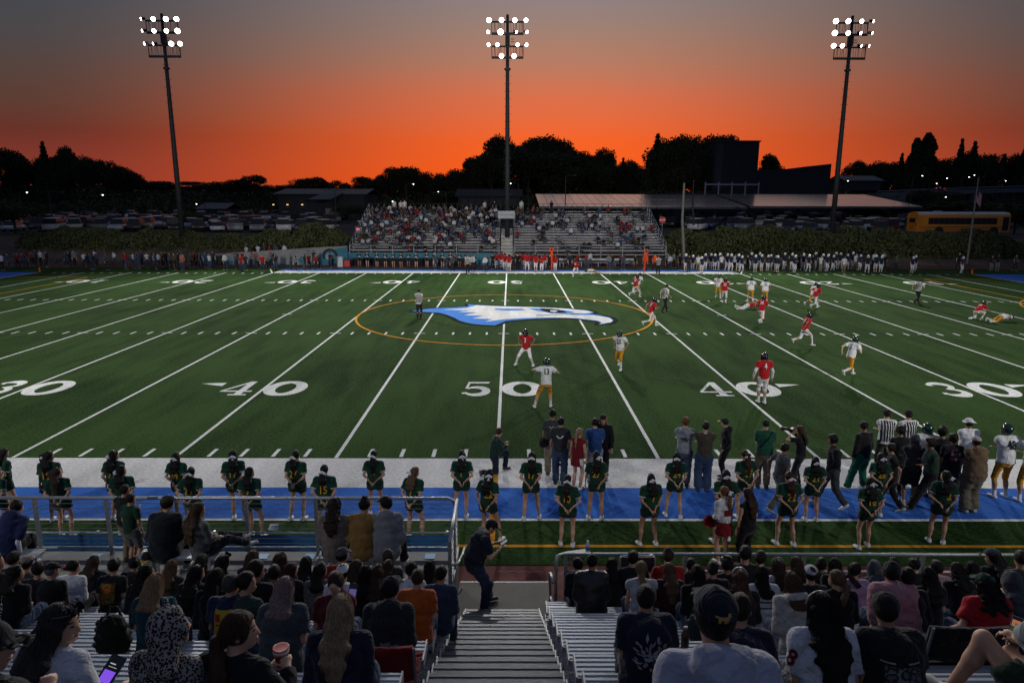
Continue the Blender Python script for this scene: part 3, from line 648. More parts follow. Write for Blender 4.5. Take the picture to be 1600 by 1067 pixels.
def crown_column(rnd, n=4600):
    t = rnd.random(n); a = rnd.uniform(0, 2*PI, n); R = .13*(np.sin(PI*np.clip(t*.9+.08, 0, 1))**.6)*(1+.25*np.sin(t*23+a*2))*rnd.uniform(.3, 1, n)**.5
    return leaf_cloud(np.stack([R*np.cos(a), R*np.sin(a), .08+.92*t], 1), .019, rnd)
crowns = {'r': [crown_round(rn, 5600, b_, f_) for b_, f_ in ((13, .8), (10, 1.0), (16, .7), (11, 1.1), (8, 1.2))], 'c': [crown_conifer(rn), crown_conifer(rn, 4600, .25)], 'k': [crown_column(rn)]}
crownme = {k: [np_mesh('crown', V, F, LEAFM) for V, F in v] for k, v in crowns.items()}
def trunk_mesh(rnd, limbs):
    mb = MB(); mb.tube([(0, 0, -.08), (.004, 0, .2), (-.006, .004, .45), (0, 0, .8)], [.022, .017, .012, .004], 8)
    for i in range(limbs):
        a = rnd.uniform(0, 2*PI); z = rnd.uniform(.3, .55); d = rnd.uniform(.14, .26); mb.tube([(0, 0, z), (d*.5*math.cos(a), d*.5*math.sin(a), z+.1), (d*math.cos(a), d*math.sin(a), z+.2)], [.010, .007, .003], 5)
    me = mb.mesh('trunk'); me.materials.append(BARK); return me
trunks = {'r': trunk_mesh(rn, 7), 'c': trunk_mesh(rn, 0), 'k': trunk_mesh(rn, 0)}
KNAME = {'r': ('broad_tree', 'broad dark tree'), 'c': ('conifer_tree', 'pointed dark conifer'), 'k': ('columnar_tree', 'tall narrow dark evergreen')}
def tree(px, ytop, wpx, kind, Y, label=None, group='trees along the skyline'):
    pt = gy(px, ytop, Y); zb = terrain_z(pt[0], Y); h = pt[2]-zb
    F = (Y-CAM[1])*_fw[1]; wd = wpx/FPX*F
    base = {'r': .80, 'c': .42, 'k': .27}[kind]; sx = wd/base*{'r': 1.28, 'c': 1.6, 'k': 1.3}[kind]
    if kind == 'r': h = h/.97
    t = empty(KNAME[kind][0], (pt[0], Y, zb-.1), label, 'tree', group, rn.uniform(0, 6.28)); t.scale = (sx, sx, h)
    link('trunk', trunks[kind], t); link('crown', crownme[kind][int(rn.integers(len(crownme[kind])))], t)
SK = [(8, 238, 60, 'r', 190), (38, 247, 40, 'r', 200), (66, 224, 28, 'c', 185), (75, 243, 40, 'r', 190), (102, 235, 34, 'r', 195), (140, 240, 40, 'r', 190), (122, 250, 30, 'r', 210), (165, 249, 34, 'r', 200), (188, 263, 36, 'r', 210), (205, 269, 30, 'r', 215), (232, 281, 40, 'r', 240), (262, 282, 36, 'r', 250), (300, 284, 40, 'r', 260), (345, 283, 40, 'r', 240), (372, 281, 36, 'r', 235), (396, 276, 34, 'r', 220), (425, 288, 36, 'r', 260), (455, 287, 30, 'r', 250), (476, 280, 40, 'r', 220), (492, 279, 30, 'r', 215), (519, 281, 38, 'r', 220), (548, 285, 30, 'r', 230), (566, 277, 32, 'r', 215), (590, 272, 36, 'r', 205), (612, 265, 34, 'r', 195), (634, 262, 42, 'r', 190), (658, 268, 30, 'r', 200), (676, 267, 34, 'r', 195), (695, 270, 30, 'r', 200), (718, 262, 40, 'r', 190), (740, 248, 42, 'r', 185), (758, 243, 36, 'r', 190), (780, 218, 44, 'r', 195), (768, 235, 50, 'r', 180), (808, 220, 54, 'r', 200), (842, 211, 70, 'r', 200), (826, 228, 70, 'r', 185), (870, 221, 50, 'r', 195), (862, 240, 80, 'r', 180), (898, 233, 40, 'r', 185), (916, 234, 36, 'r', 190), (930, 250, 40, 'r', 185), (946, 237, 30, 'r', 185), (950, 255, 50, 'r', 180), (974, 249, 26, 'c', 180), (982, 255, 34, 'r', 180), (1002, 266, 40, 'r', 180),
      (1028, 213, 40, 'c', 150), (1046, 212, 46, 'r', 150), (1040, 235, 60, 'r', 150), (1075, 207, 50, 'r', 152), (1062, 228, 60, 'r', 148), (1100, 219, 44, 'r', 152), (1124, 208, 50, 'r', 158), (1096, 240, 70, 'r', 148), (1140, 214, 34, 'r', 165), (1209, 239, 36, 'r', 170), (1340, 256, 34, 'r', 190), (1362, 250, 44, 'r', 190), (1390, 252, 44, 'r', 195), (1410, 249, 40, 'r', 190), (1410, 242, 26, 'c', 180), (1434, 216, 18, 'k', 175), (1452, 208, 26, 'k', 175), (1442, 225, 34, 'k', 178), (1478, 242, 40, 'r', 185), (1504, 220, 30, 'c', 180), (1524, 224, 30, 'c', 180), (1515, 243, 50, 'r', 182), (1548, 243, 36, 'r', 185), (1570, 243, 30, 'c', 185), (1585, 246, 30, 'r', 185), (1604, 228, 36, 'c', 180)]
NTH = 'first second third fourth fifth sixth seventh eighth ninth tenth eleventh twelfth thirteenth fourteenth fifteenth sixteenth seventeenth eighteenth nineteenth twentieth'.split()
ORD = {}
for (a_, b2, rev, ph) in ((-99, 200, 0, '%s skyline tree from the left edge'), (200, 420, 0, '%s skyline tree right of the left floodlight pole'), (420, 600, 0, '%s skyline tree above the school building roof'), (600, 793, 1, '%s skyline tree left of the middle floodlight pole'), (793, 1012, 0, '%s skyline tree right of the middle floodlight pole'), (1012, 1300, 0, '%s tree of the clump beside the tall hall'), (1300, 1700, 1, '%s skyline tree from the right edge')):
    ii = sorted([j for j, q in enumerate(SK) if a_ <= q[0] < b2], key=lambda j: SK[j][0], reverse=bool(rev))
    for n_, j in enumerate(ii): ORD[j] = ph % NTH[min(n_, 19)]
for i, (px, yt, wp, kd_, Y) in enumerate(SK):
    where = 'left' if px < 420 else ('middle' if px < 1010 else ('right' if px > 1300 else 'centre right'))
    nb = {'left': 'above the left parking lot', 'middle': 'behind the far bleachers', 'centre right': 'beside the tall dark hall', 'right': 'behind the yellow bus'}[where]
    hs = 'tallest' if yt < 222 else ('tall' if yt < 245 else ('mid-height' if yt < 268 else 'low'))
    tree(px, yt, wp, kd_, Y, '%s %s, %s' % (hs, KNAME[kd_][1], ORD[i]))
# second line of crowns standing behind the first, filling the gaps
for i, (px, yt, wp, kd_, Y) in enumerate(SK):
    if kd_ == 'r': tree(px+rn.uniform(-9, 9), yt+rn.uniform(5, 12), wp*.95, 'r', Y+rn.uniform(10, 22), 'dark tree standing just behind the %s' % ORD[i].replace(' tree', ' crown'), 'second line of skyline trees')
# smaller dark trees near the lots
for (px, yt, wp, Y) in ((18, 318, 70, 72), (1345, 318, 60, 118), (1390, 316, 50, 120), (1530, 312, 130, 105), (1450, 300, 50, 130), (1480, 298, 46, 128), (1590, 325, 60, 78), (545, 318, 40, 116), (300, 330, 40, 86), (700, 300, 60, 130), (1010, 296, 70, 125)):
    tree(px, yt, wp, 'r', Y, 'dark rounded tree %s' % {18: 'at the far left beside the hedge', 1345: 'under the end of the solar canopy', 1390: 'just left of the bus, beyond the canopy', 1530: 'spreading above the roof of the bus', 1450: 'below the street lamps, left of the overpass', 1480: 'between the street lamps and the overpass', 1590: 'at the right edge behind the bush', 545: 'in front of the low school building', 300: 'at the foot of the left floodlight pole', 700: 'behind the top row of the left far bleachers', 1010: 'left of the solar canopies'}[px], 'trees around the lots')
# far wood that reads as one mass
n = 45000; X = rn.uniform(-230, 230, n); Y = rn.uniform(152, 260, n)
zt = np.array([terrain_z(a, b) for a, b in zip(X, Y)]); Z = zt+np.abs(rn.normal(0, .6, n))*1.2+(1.8+1.6*np.sin(X*.11)+1.4*np.sin(X*.043+2)+1.2*np.sin(Y*.2))*rn.random(n)
V, F = leaf_cloud(np.stack([X, Y, Z], 1), .62, rn, 1, .7)
tag(link('woodland', np_mesh('woodland', V, F, LEAFM)), 'dark wooded hillside behind the parking lots', 'wood', None, 'stuff')
# ------------------------------------------------------------------ buildings
def building(name, label): return name
BW = mat('dark_wall', (.018, .020, .026), .85, 0, .2, (.4, .2)); BW2 = mat('grey_wall', (.030, .032, .036), .85, 0, .2, (.5, .2)); ROOFM = mat('metal_roof', (.055, .06, .075), .6, .2, .4, (.8, .12))
WIN = mat('dark_window', (.02, .022, .026), .12, 0, .8)
def winrow(parent, x0, x1, z, h, Yw, n, frame=BW2):
    for k in range(n):
        xc = x0+(x1-x0)*(k+.5)/n; w_ = (x1-x0)/n*.62
        f_ = MB().box((xc, Yw-.06, z), (w_+.2, .1, h+.2)).build('window', frame, parent); MB().box((xc, Yw-.13, z), (w_, .05, h)).build('pane', WIN, f_)
# tall hall
Y = 142; P = lambda px, py, Yy=Y: gy(px, py, Yy)
xa, xb = P(1117, 222)[0], P(1187, 222)[0]; zt_ = P(1150, 222)[2]
hall = empty('school_hall', ((xa+xb)/2, Y, 2.5), 'tall dark block-shaped school hall beside the conifers', 'building')
MB().box(((xa+xb)/2, Y+7, (zt_+2.5)/2), (xb-xa, 14, zt_-2.5)).build('tower_wall', BW, hall)
MB().box(((xa+xb)/2, Y+7, zt_+.15), (xb-xa+.5, 14.5, .3)).build('parapet', BW2, hall)
MB().box((xa+1.2, Y-.08, (zt_+2.5)/2), (1.6, .15, zt_-3.2)).build('wall_pilaster', BW2, hall)
x1, z1, z2 = P(1301, 256)[0], P(1190, 266)[2], P(1301, 256)[2]
MB().prism([(xb, Y+.5, 2.5), (x1, Y+.5, 2.5), (x1, Y+.5, z2), (xb+(x1-xb)*.45, Y+.5, z1+.3), (xb, Y+.5, z1)], (0, 14, 0)).build('wing_wall', BW, hall)
x2 = P(1000, 290)[0]; z3 = P(1060, 291)[2]
MB().prism([(x2, Y-4, 2.5), (x1, Y-4, 2.5), (x1, Y-4, z3-.4), (x2, Y-4, z3-1.5)], (0, 8, 0)).build('low_wing', BW, hall)
winrow(hall, x2+4, x1-4, 5.2, 1.6, Y-4, 14)
fr = MB()
for k in range(5): x = P(1079, 296)[0]+k*(P(1156, 296)[0]-P(1079, 296)[0])/4; fr.box((x, Y-12, P(1100, 297)[2]), (.25, .25, 3.0))
fr.box(((P(1079, 296)[0]+P(1156, 296)[0])/2, Y-12, P(1100, 290)[2]), (P(1156, 296)[0]-P(1079, 296)[0]+.3, .3, .3)); fr.build('roof_frame', mat('pale_steel', (.16, .19, .24), .6), hall)
# low pitched school building left
Y = 132; xa, xb = gy(428, 300, Y)[0], gy(574, 300, Y)[0]; ze, zr = gy(500, 304, Y)[2], gy(500, 296, Y+8)[2]
sb_ = empty('school_building', ((xa+xb)/2, Y, 2.5), 'low school building with pale pitched metal roof above the left lot', 'building')
MB().box(((xa+xb)/2, Y+8, (ze+2.5)/2), (xb-xa-1.5, 16, ze-2.5)).build('wall', BW2, sb_)
nr = 12
for k in range(nr):
    x0_, x1_ = xa+(xb-xa)*k/nr+.04, xa+(xb-xa)*(k+1)/nr-.04
    MB().prism([(x0_, Y-1, ze), (x1_, Y-1, ze), (x1_, Y+8, zr), (x0_, Y+8, zr)], (0, 0, .12)).build('roof_panel', ROOFM, sb_)
MB().prism([(xa, Y+8, zr), (xb, Y+8, zr), (xb, Y+17, ze), (xa, Y+17, ze)], (0, 0, .12)).build('rear_roof', ROOFM, sb_)
x0_, x1_ = gy(482, 310, Y-6)[0], gy(528, 310, Y-6)[0]
MB().prism([(x0_, Y-6, gy(500, 312, Y-6)[2]), (x1_-1.5, Y-6, gy(500, 312, Y-6)[2]), (x1_, Y-1.2, ze+.25), (x0_+2, Y-1.2, ze+.25)], (0, 0, .12)).build('porch_roof', ROOFM, sb_)
winrow(sb_, xa+2, xb-3, 4.4, 1.5, Y, 11)
MB().box(((xa+xb)/2+2, Y-.2, 3.7), (2.2, .2, 2.4)).build('door', mat('pale_door', (.18, .18, .15), .6), sb_)
for px in (427, 449, 472):
    q = gy(px, 320, Y-.4); MB().box((q[0], Y-.35, q[2]), (.35, .25, .2)).build('wall_lamp', mat('wall_lamp', (1, .7, .3), .4, 0, .3, None, None, None, ((1, .62, .25), 1.2)), sb_)
# small far blocks
def block(px0, px1, pyt, pyb, Y, name, label, wm=BW2, roof=ROOFM, nwin=4):
    a_, b2 = gy(px0, pyt, Y), gy(px1, pyb, Y); o = empty(name, ((a_[0]+b2[0])/2, Y, max(2.4, b2[2])), label, 'building')
    zb_ = min(b2[2], a_[2]-2); MB().box(((a_[0]+b2[0])/2, Y+5, (a_[2]+zb_)/2), (b2[0]-a_[0], 10, a_[2]-zb_)).build('wall', wm, o)
    MB().prism([(a_[0]-.6, Y-.6, a_[2]), (b2[0]+.6, Y-.6, a_[2]), (b2[0]+.6, Y+5, a_[2]+1.3), (a_[0]-.6, Y+5, a_[2]+1.3)], (0, 0, .15)).build('roof', roof, o)
    MB().prism([(a_[0]-.6, Y+5, a_[2]+1.3), (b2[0]+.6, Y+5, a_[2]+1.3), (b2[0]+.6, Y+10.6, a_[2]), (a_[0]-.6, Y+10.6, a_[2])], (0, 0, .15)).build('roof', roof, o)
    winrow(o, a_[0]+.6, b2[0]-.6, (a_[2]*.55+zb_*.45), max(.5, (a_[2]-zb_)*.3), Y, nwin)
block(1322, 1375, 283, 298, 160, 'house', 'pale two-storey house on the slope right of the right floodlight pole')
block(716, 812, 307, 322, 118, 'classroom_building', 'dark flat classroom block behind the top of the left far bleachers', BW, BW, 8)
block(1352, 1412, 318, 332, 134, 'shed', 'low grey shed glimpsed under the right end of the canopy', BW2, BW, 5)
block(310, 352, 327, 338, 150, 'shed', 'small pale shed behind the left floodlight pole', BW2, ROOFM, 3)
# road overpass on the right
ov = empty('overpass', (gy(1500, 300, 140)[0], 140, 2.5), 'grey road overpass with piers behind the bus', 'overpass')
pa, pb, pc = gy(1370, 302, 150), gy(1500, 297, 140), gy(1660, 292, 132)
for (u, v) in ((pa, pb), (pb, pc)):
    MB().prism([(u[0], u[1], u[2]), (v[0], v[1], v[2]), (v[0], v[1], v[2]-.9), (u[0], u[1], u[2]-.9)], (.5, 6, 0)).build('deck', mat('grey_concrete', (.075, .085, .10), .9, 0, .2, (.4, .2)), ov)
    MB().prism([(u[0], u[1]-.1, u[2]+.5), (v[0], v[1]-.1, v[2]+.5), (v[0], v[1]-.1, v[2]+.35), (u[0], u[1]-.1, u[2]+.35)], (0, .1, 0)).build('rail', mat('pale_steel', (.16, .19, .24), .6), ov)
for px in (1490, 1525, 1568, 1595, 1412):
    u = gy(px, 300, 139); MB().box((u[0], 139.5, (u[2]+2.5)/2), (1.0, 1.4, u[2]-2.5)).build('pier', mat('grey_concrete', (.075, .085, .10), .9, 0, .2, (.4, .2)), ov)
# ------------------------------------------------------------------ small poles, lamps, signs beyond the field
GLOW = mat('street_bulb', (1, 1, 1), .3, 0, .3, None, None, None, ((1, .95, .85), 7.0))
def street_lamp(px, py, Y, label, lit=True, arms=1, s=1):
    p = gy(px, py, Y); zb_ = terrain_z(p[0], Y); o = empty('street_lamp', (p[0], Y, zb_), label, 'street lamp', 'street lamps around the parking lots'); h = p[2]-zb_
    MB().tube([(0, 0, 0), (0, 0, h)], [.11, .07], 8).build('pole', POLEM, o, False, True)
    for k in range(arms):
        sg_ = s if k == 0 else -s
        MB().tube([(0, 0, h-.05), (sg_*.6, -.1, h+.1), (sg_*1.3, -.2, h+.1)], .045, 6).build('arm', POLEM, o, False, True)
        hd = MB().box((sg_*1.5, -.22, h+.1), (.6, .26, .12)).build('lamp_housing', POLEM, o, False, True)
        if lit: MB().lathe([(.02, -.10), (.10, -.06), (.12, .0), (.05, .03)], (sg_*1.5, -.3, h+.03), 10).build('bulb', GLOW, hd, True, True)
for i, (px, py, Y, lab, lit, arms, s) in enumerate([(30, 301, 100, 'leftmost lit street lamp above the left lot', True, 1, 1), (76, 301, 92, 'unlit twin-arm street lamp near the left edge of the lot', False, 2, 1), (176, 305, 100, 'lit street lamp left of the left floodlight pole', True, 1, -1), (235, 304, 98, 'unlit twin-arm street lamp just left of the left floodlight pole', False, 2, 1), (320, 319, 120, 'low lit street lamp right of the left floodlight pole', True, 1, -1), (404, 329, 92, 'short twin-arm street lamp among the cars left of the school building', False, 2, 1),
        (523, 298, 100, 'unlit street lamp in front of the school building roof', False, 2, 1), (634, 288, 115, 'bright street lamp above the left far bleachers', True, 1, 1), (601, 315, 110, 'small low lit lamp above the left end of the far bleachers', True, 1, 1), (697, 300, 120, 'small lit lamp in front of the dark trees left of the middle pole', True, 1, -1), (810, 287, 118, 'lit lamp just right of the middle floodlight pole', True, 1, -1), (884, 275, 104, 'tall unlit street lamp right of the middle floodlight pole', False, 1, 1),
        (1427, 275, 112, 'tall street lamp left of the bus with its arm to the right', True, 1, 1), (1452, 287, 140, 'small lit lamp right of the solar canopy, lower of the pair', True, 1, 1), (1468, 279, 140, 'small lit lamp above the trees behind the bus', True, 1, 1), (1503, 277, 150, 'lit lamp left of the flagpole top', True, 1, 1), (1531, 274, 150, 'lit lamp just right of the flagpole top', True, 1, -1), (1560, 283, 145, 'lit lamp on the overpass right of the flag', True, 1, 1), (1465, 308, 125, 'low lit lamp between the canopy and the bus', True, 1, 1), (1314, 283, 150, 'lit lamp beside the house right of the right floodlight pole', True, 1, 1)]): street_lamp(px, py, Y, lab, lit, arms, s)
# wooden pole, thin poles, flag
def thin_pole(px, pyt, pyb, Y, r, label, m, name='utility_pole'):
    a_, b2 = gy(px, pyt, Y), gy(px, pyb, Y); o = empty(name, (b2[0], Y, max(b2[2], terrain_z(b2[0], Y)-.1)), label, 'pole'); z0 = o.location.z
    MB().tube([(b2[0], Y, z0-.2), (a_[0], Y, (a_[2]+z0)/2), (a_[0], Y, a_[2])], [r, r*.85, r*.6], 8).build('pole', m, o); MB().lathe([(r*.9, 0), (r*.9, .08), (.01, .12)], (a_[0], Y, a_[2]), 8).build('cap', DKST, o); return o
thin_pole(1069, 287, 400, 57.6, .17, 'weathered wooden pole right of the far bleachers', mat('grey_wood', (.20, .185, .16), .9, 0, .1, (4.0, .3)))
thin_pole(1084, 283, 350, 80, .14, 'thin steel pole behind the weathered wooden pole', POLEM)
fpx = gy(1529, 278, 57.8); fpz = terrain_z(fpx[0], 57.8)
fl = empty('flagpole', (fpx[0], 57.8, fpz), 'grey flagpole with a hanging striped flag in front of the bus', 'flagpole')
hp = fpx[2]-fpz; lean = gy(1521, 392, 57.8)[0]
MB().tube([(0, 0, 0), (0, 0, hp)], [.11, .06], 8).build('pole', mat('grey_wood', (.20, .185, .16), .9, 0, .1, (4.0, .3)), fl, False, True)
MB().lathe([(.01, -.09), (.08, -.04), (.08, .04), (.01, .09)], (0, 0, hp+.08), 8).build('finial', POLEM, fl, True, True)
FR, FW_, FBL = mat('flag_red', (.30, .02, .025), .8), mat('flag_white', (.5, .48, .47), .8), mat('flag_blue', (.02, .03, .12), .8)
for k in range(13):
    mb = MB(); A = []; B_ = []
    for i in range(9):
        t = i/8; y_ = .22*math.sin(t*7)*t; x_ = .07+.62*t+.04*math.sin(k)*t
        z_ = hp-.95-k*.115*(1-.15*t)-t*1.15; A.append((x_, y_, z_)); B_.append((x_, y_, z_-.115*(1-.15*t)))
    mb.add(A+B_, [(i, 9+i, 10+i, i+1) for i in range(8)]); mb.build('stripe', FR if k % 2 == 0 else FW_, fl, False, True)
    if k < 7: mb2 = MB(); mb2.add([(x, y-.012, z) for x, y, z in A[:4]]+[(x, y-.012, z) for x, y, z in B_[:4]], [(i, 4+i, 5+i, i+1) for i in range(3)]); mb2.build('canton', FBL, fl, False, True)
# stop sign
p = gy(1035, 344, 66); o = empty('stop_sign', (p[0], 66, 2.5), 'red octagonal stop sign at the right end of the far bleachers', 'sign')
MB().tube([(0, 0, 0), (0, 0, p[2]-2.3)], .035, 6).build('post', steel(), o, False, True)
zc = p[2]-2.5
MB().lathe([(.42, -.012), (.42, .012)], (0, -.05, zc), 8, 0, 'y').build('plate', mat('sign_red', (.45, .02, .025), .5), o, False, True)
tm = text_mesh('STOP', .26, .004); tm.transform(Matrix.Rotation(PI/2, 4, 'X')); tm.materials.clear(); tm.materials.append(mat('sign_white', (.8, .8, .8), .5)); link('lettering', tm, o, (0, -.068, zc))
# chain-crew down markers
ORM = mat('marker_orange', (.75, .06, .01), .6)
for (px, pyt, pyb, lean, lab) in ((862, 388, 425, 0, 'orange down-marker pole held upright on the far sideline'), (1010, 391, 427, -.12, 'orange down-marker pole leaning on the far sideline beside the chain crew')):
    Yd = 51.2; b2 = gz(px-(4 if lean else 0), pyb, 0); Yd = b2[1]; a_ = gy(px, pyt, Yd); o = empty('down_marker', (b2[0], Yd, 0), lab, 'down marker'); h = a_[2]; dx = a_[0]-b2[0]
    MB().tube([(0, 0, 0), (dx*.85, 0, h-.35)], [.05, .11], 8).build('pole', ORM, o, False, True)
    mb = strip(arc(0, 0, .17, .17, 0, 360, 16), .12, 0); mb.v = [(dx+x, -.03, h-.12+y) for x, y, _ in mb.v]; mb.build('ring', ORM, o, False, True)
    MB().lathe([(.11, -.02), (.11, .02)], (dx, 0, h-.12), 14, 0, 'y').build('disc', BLK, o, False, True); MB().box((dx*.8, 0, h-.55), (.24, .12, .34)).build('pad', ORM, o, False, True)
    for k in range(7): MB().lathe([(.10, -.02), (.12, 0), (.10, .02)], (dx*.8*k/7, 0, .3+k*.17), 8).build('grip_band', mat('marker_dark', (.45, .03, .01), .6), o, False, True)
# low team benches, table and coolers along the far sideline
def far_bench(px0, px1, Y, label):
    a_, b2 = xy(px0, Y, .4), xy(px1, Y, .4); o = empty('team_bench', ((a_+b2)/2, Y, 0), label, 'bench'); MB().box(((a_+b2)/2, Y, .44), (b2-a_, .3, .05)).build('seat', alu(), o); MB().box(((a_+b2)/2, Y+.2, .75), (b2-a_, .04, .22)).build('backrest', alu(), o)
    for k in range(4): x = a_+.2+k*(b2-a_-.4)/3; MB().box((x, Y, .21), (.06, .3, .42)).build('leg', steel(), o)
far_bench(866, 888, 55.6, 'short silver team bench right of the middle far stair'); far_bench(905, 990, 55.8, 'long silver team bench below the right far bleachers')
tb = empty('long_table', (xy(640, 56, .7), 56.0, 0), 'long dark-draped table behind the far cheerleaders', 'table'); tl = xy(735, 56, .7)-xy(555, 56, .7)
MB().box((0, 0, .8), (tl, .7, .06)).build('tabletop', BLK, tb, False, True); MB().box((0, -.3, .42), (tl-.1, .03, .7)).build('drape', mat('black_drape', (.012, .012, .014), .9), tb, False, True)
for (px, c, lab) in ((532, (.5, .52, .54), 'white water cooler beside the painted wall end'), (543, (.45, .03, .02), 'red drink cooler left of the far cheerleaders')):
    p = gz(px, 417); o = empty('cooler', (p[0], p[1], 0), lab, 'cooler'); MB().box((0, 0, .32 if c[0] < .47 else .5), (.6, .4, .6 if c[0] < .47 else 1.0), 0, 0, .93).build('body', mat('cooler_body', c, .4), o, False, True); MB().box((0, 0, .66 if c[0] < .47 else 1.04), (.62, .42, .08)).build('lid', mat('cooler_lid', tuple(x*.8 for x in c), .4), o, False, True)
for px, lab in ((344, 'dark waste bin by the left track'), (518, 'black bin in front of the grey retaining wall')):
    p = gz(px, 414); o = empty('waste_bin', (p[0], p[1], 0), lab, 'bin'); MB().lathe([(.3, 0), (.36, .95), (.38, 1.0)], (0, 0, 0), 12).build('body', BLK, o, False, True); MB().lathe([(.4, 1.0), (.4, 1.08), (.1, 1.14)], (0, 0, 0), 12).build('lid', mat('bin_lid', (.1, .1, .1), .5), o, False, True)
# ------------------------------------------------------------------ home stand (near)
R_RUN, R_RISE, R_Y0, R_Z0 = .62, .32, -9.99, 1.88        # far edge and top of the first seat plank
NROW = 12; DECK = 1.45
def seat_z(k): return R_Z0+R_RISE*k
def seat_y(k): return R_Y0-R_RUN*k
def ribbed(L_, dep, thk, nrib, rib=.005, lip=.035):
    pr_ = [(0, -lip), (0, 0)]
    for i in range(nrib):
        a_ = (i+.15)/nrib*dep; b_ = (i+.62)/nrib*dep; pr_ += [(a_, 0), (a_+.006, rib), (b_-.006, rib), (b_, 0)]
    pr_ += [(dep, 0), (dep, -lip), (dep-.012, -lip), (dep-.012, -.012), (.012, -.012), (.012, -lip)]
    n = len(pr_); mb = MB(); mb.add([(0, -y, z) for y, z in pr_]+[(L_, -y, z) for y, z in pr_], [(i, (i+1) % n, n+(i+1) % n, n+i) for i in range(n)]); return mb
ALU = alu(); FOOT = mat('worn_footboard', (.19, .20, .22), .45, .6, .45, (2.2, .3), (40.0, .15, .004), None, None, 0, (.4, 3, 3))
RISER = mat('riser_panel', (.13, .12, .105), .7, .1, .3, (1.5, .25))
CAPM = mat('plank_cap', (.36, .37, .39), .4, .5, .5)
for side, (xa, xb) in (('left', (-10.5, -.36)), ('right', (.86, 11.0))):
    b = empty('bleacher_section', ((xa+xb)/2, R_Y0, 0), 'near aluminium bleacher rows on the %s of the aisle' % side, 'bleachers', 'near bleacher sections'); Lx = xb-xa
    sm = ribbed(Lx, .26, .04, 5).mesh('seat_plank'); sm.materials.append(ALU); fm = ribbed(Lx, .175, .03, 4, .004, .03).mesh('foot_plank'); fm.materials.append(FOOT)
    rm = MB().box((Lx/2, 0, 0), (Lx, .012, .30)).mesh('riser'); rm.materials.append(RISER)
    ex = Lx if side == 'left' else 0
    cm = MB().box((ex+(.006 if side == 'left' else -.006), -.13, -.03), (.012, .27, .085)).mesh('end_cap'); cm.materials.append(CAPM)
    for k in range(NROW):
        o = (xa-b.location.x, seat_y(k)-b.location.y, seat_z(k)); s_ = link('seat_plank', sm, b, o); link('end_cap', cm, s_)
        for j in range(2):
            if k == 0 and side == 'left': continue
            link('foot_plank', fm, b, (o[0], o[1]+.36-.18*j, seat_z(k)-.43))
        link('riser', rm, b, (o[0], o[1]-.285, seat_z(k)-.43+.155))
    mb = MB()
    for j in range(7):
        x = xa+.25+j*(Lx-.5)/6
        for k in range(NROW): mb.box((x, seat_y(k)-.13, seat_z(k)-.24), (.06, .2, .38))
    tag(mb.build('seat_bracket', steel(), b), kind='stuff')
    # side skirt beside the aisle
    sx = xb+.0 if side == 'left' else xa
    mb = MB()
    for k in range(NROW): mb.box((sx+(-.05 if side == 'left' else .05), seat_y(k)-.12, seat_z(k)-.60), (.02, .62, .32))
    mb.build('aisle_skirt', RISER, b)
# aisle stairs
ax0, ax1 = -.30, .80; st = empty('aisle_stair', ((ax0+ax1)/2, -10, 0), 'ribbed aluminium aisle stair running down between the near bleachers', 'stairs')
tm_ = ribbed(ax1-ax0, .305, .04, 3, .006, .06).mesh('tread'); tm_.materials.append(mat('aisle_tread', (.07, .078, .09), .38, .4, .5, (2.6, .35), (36.0, .18, .005), None, None, 0, (.35, 3, 3)))
rm = MB().box(((ax1-ax0)/2, 0, 0), (ax1-ax0, .01, .16)).mesh('step_riser'); rm.materials.append(RISER)
ec = MB().box((0, -.15, -.03), (.014, .31, .09)).mesh('end_cap'); ec.materials.append(CAPM)
for k in range(-1, NROW):
    for j in range(2):
        o = (ax0-st.location.x, seat_y(k)+.36-.31*j+10, seat_z(k)-.43+.16*j); t_ = link('tread', tm_, st, o); link('step_riser', rm, st, (o[0], o[1]-.312, o[2]+.075))
        link('end_cap', ec, t_, (-.008, 0, 0)); link('end_cap', ec, t_, (ax1-ax0+.008, 0, 0))
# spilled drink spots on the treads
for i in range(26):
    k = rc.choice([1, 2, 2, 3, 3, 3, 4]); x = rc.gauss(.27, .16); j = rc.randint(0, 1); y = seat_y(k)+.36-.31*j-rc.uniform(.04, .26); r_ = rc.uniform(.006, .02); z = seat_z(k)-.43+.16*j+.0075
    mb = MB().poly([(x+r_*rc.uniform(.6, 1.4)*math.cos(a), y+r_*rc.uniform(.4, 1)*math.sin(a), z) for a in [i_*.785 for i_ in range(8)]])
    tag(mb.build('drink_spot', mat('dark_stain', (.02, .018, .016), .25), st))
# landing and lower steps
ld = empty('landing', (.2, -8.7, 0), 'grey metal landing and steps at the foot of the near aisle', 'landing')
MB().box((.27, -8.75, .93), (1.5, 1.55, .05)).build('deck_plate', mat('deck_plate', (.075, .070, .064), .7, .1, .3, (1.2, .3)), ld)
for j in range(4): MB().box((.27, -7.83+.27*j, .78-.2*j), (1.5, .27, .04)).build('tread', FOOT, ld)
for j in range(5): MB().box((.27, -7.965+.27*j, .86-.2*j), (1.5, .01, .16)).build('step_riser', RISER, ld)
mb = MB(); [mb.box((x, y, .45), (.08, .08, .9)) for x in (-.42, .96) for y in (-9.4, -8.05)]; mb.build('leg', steel(), ld)
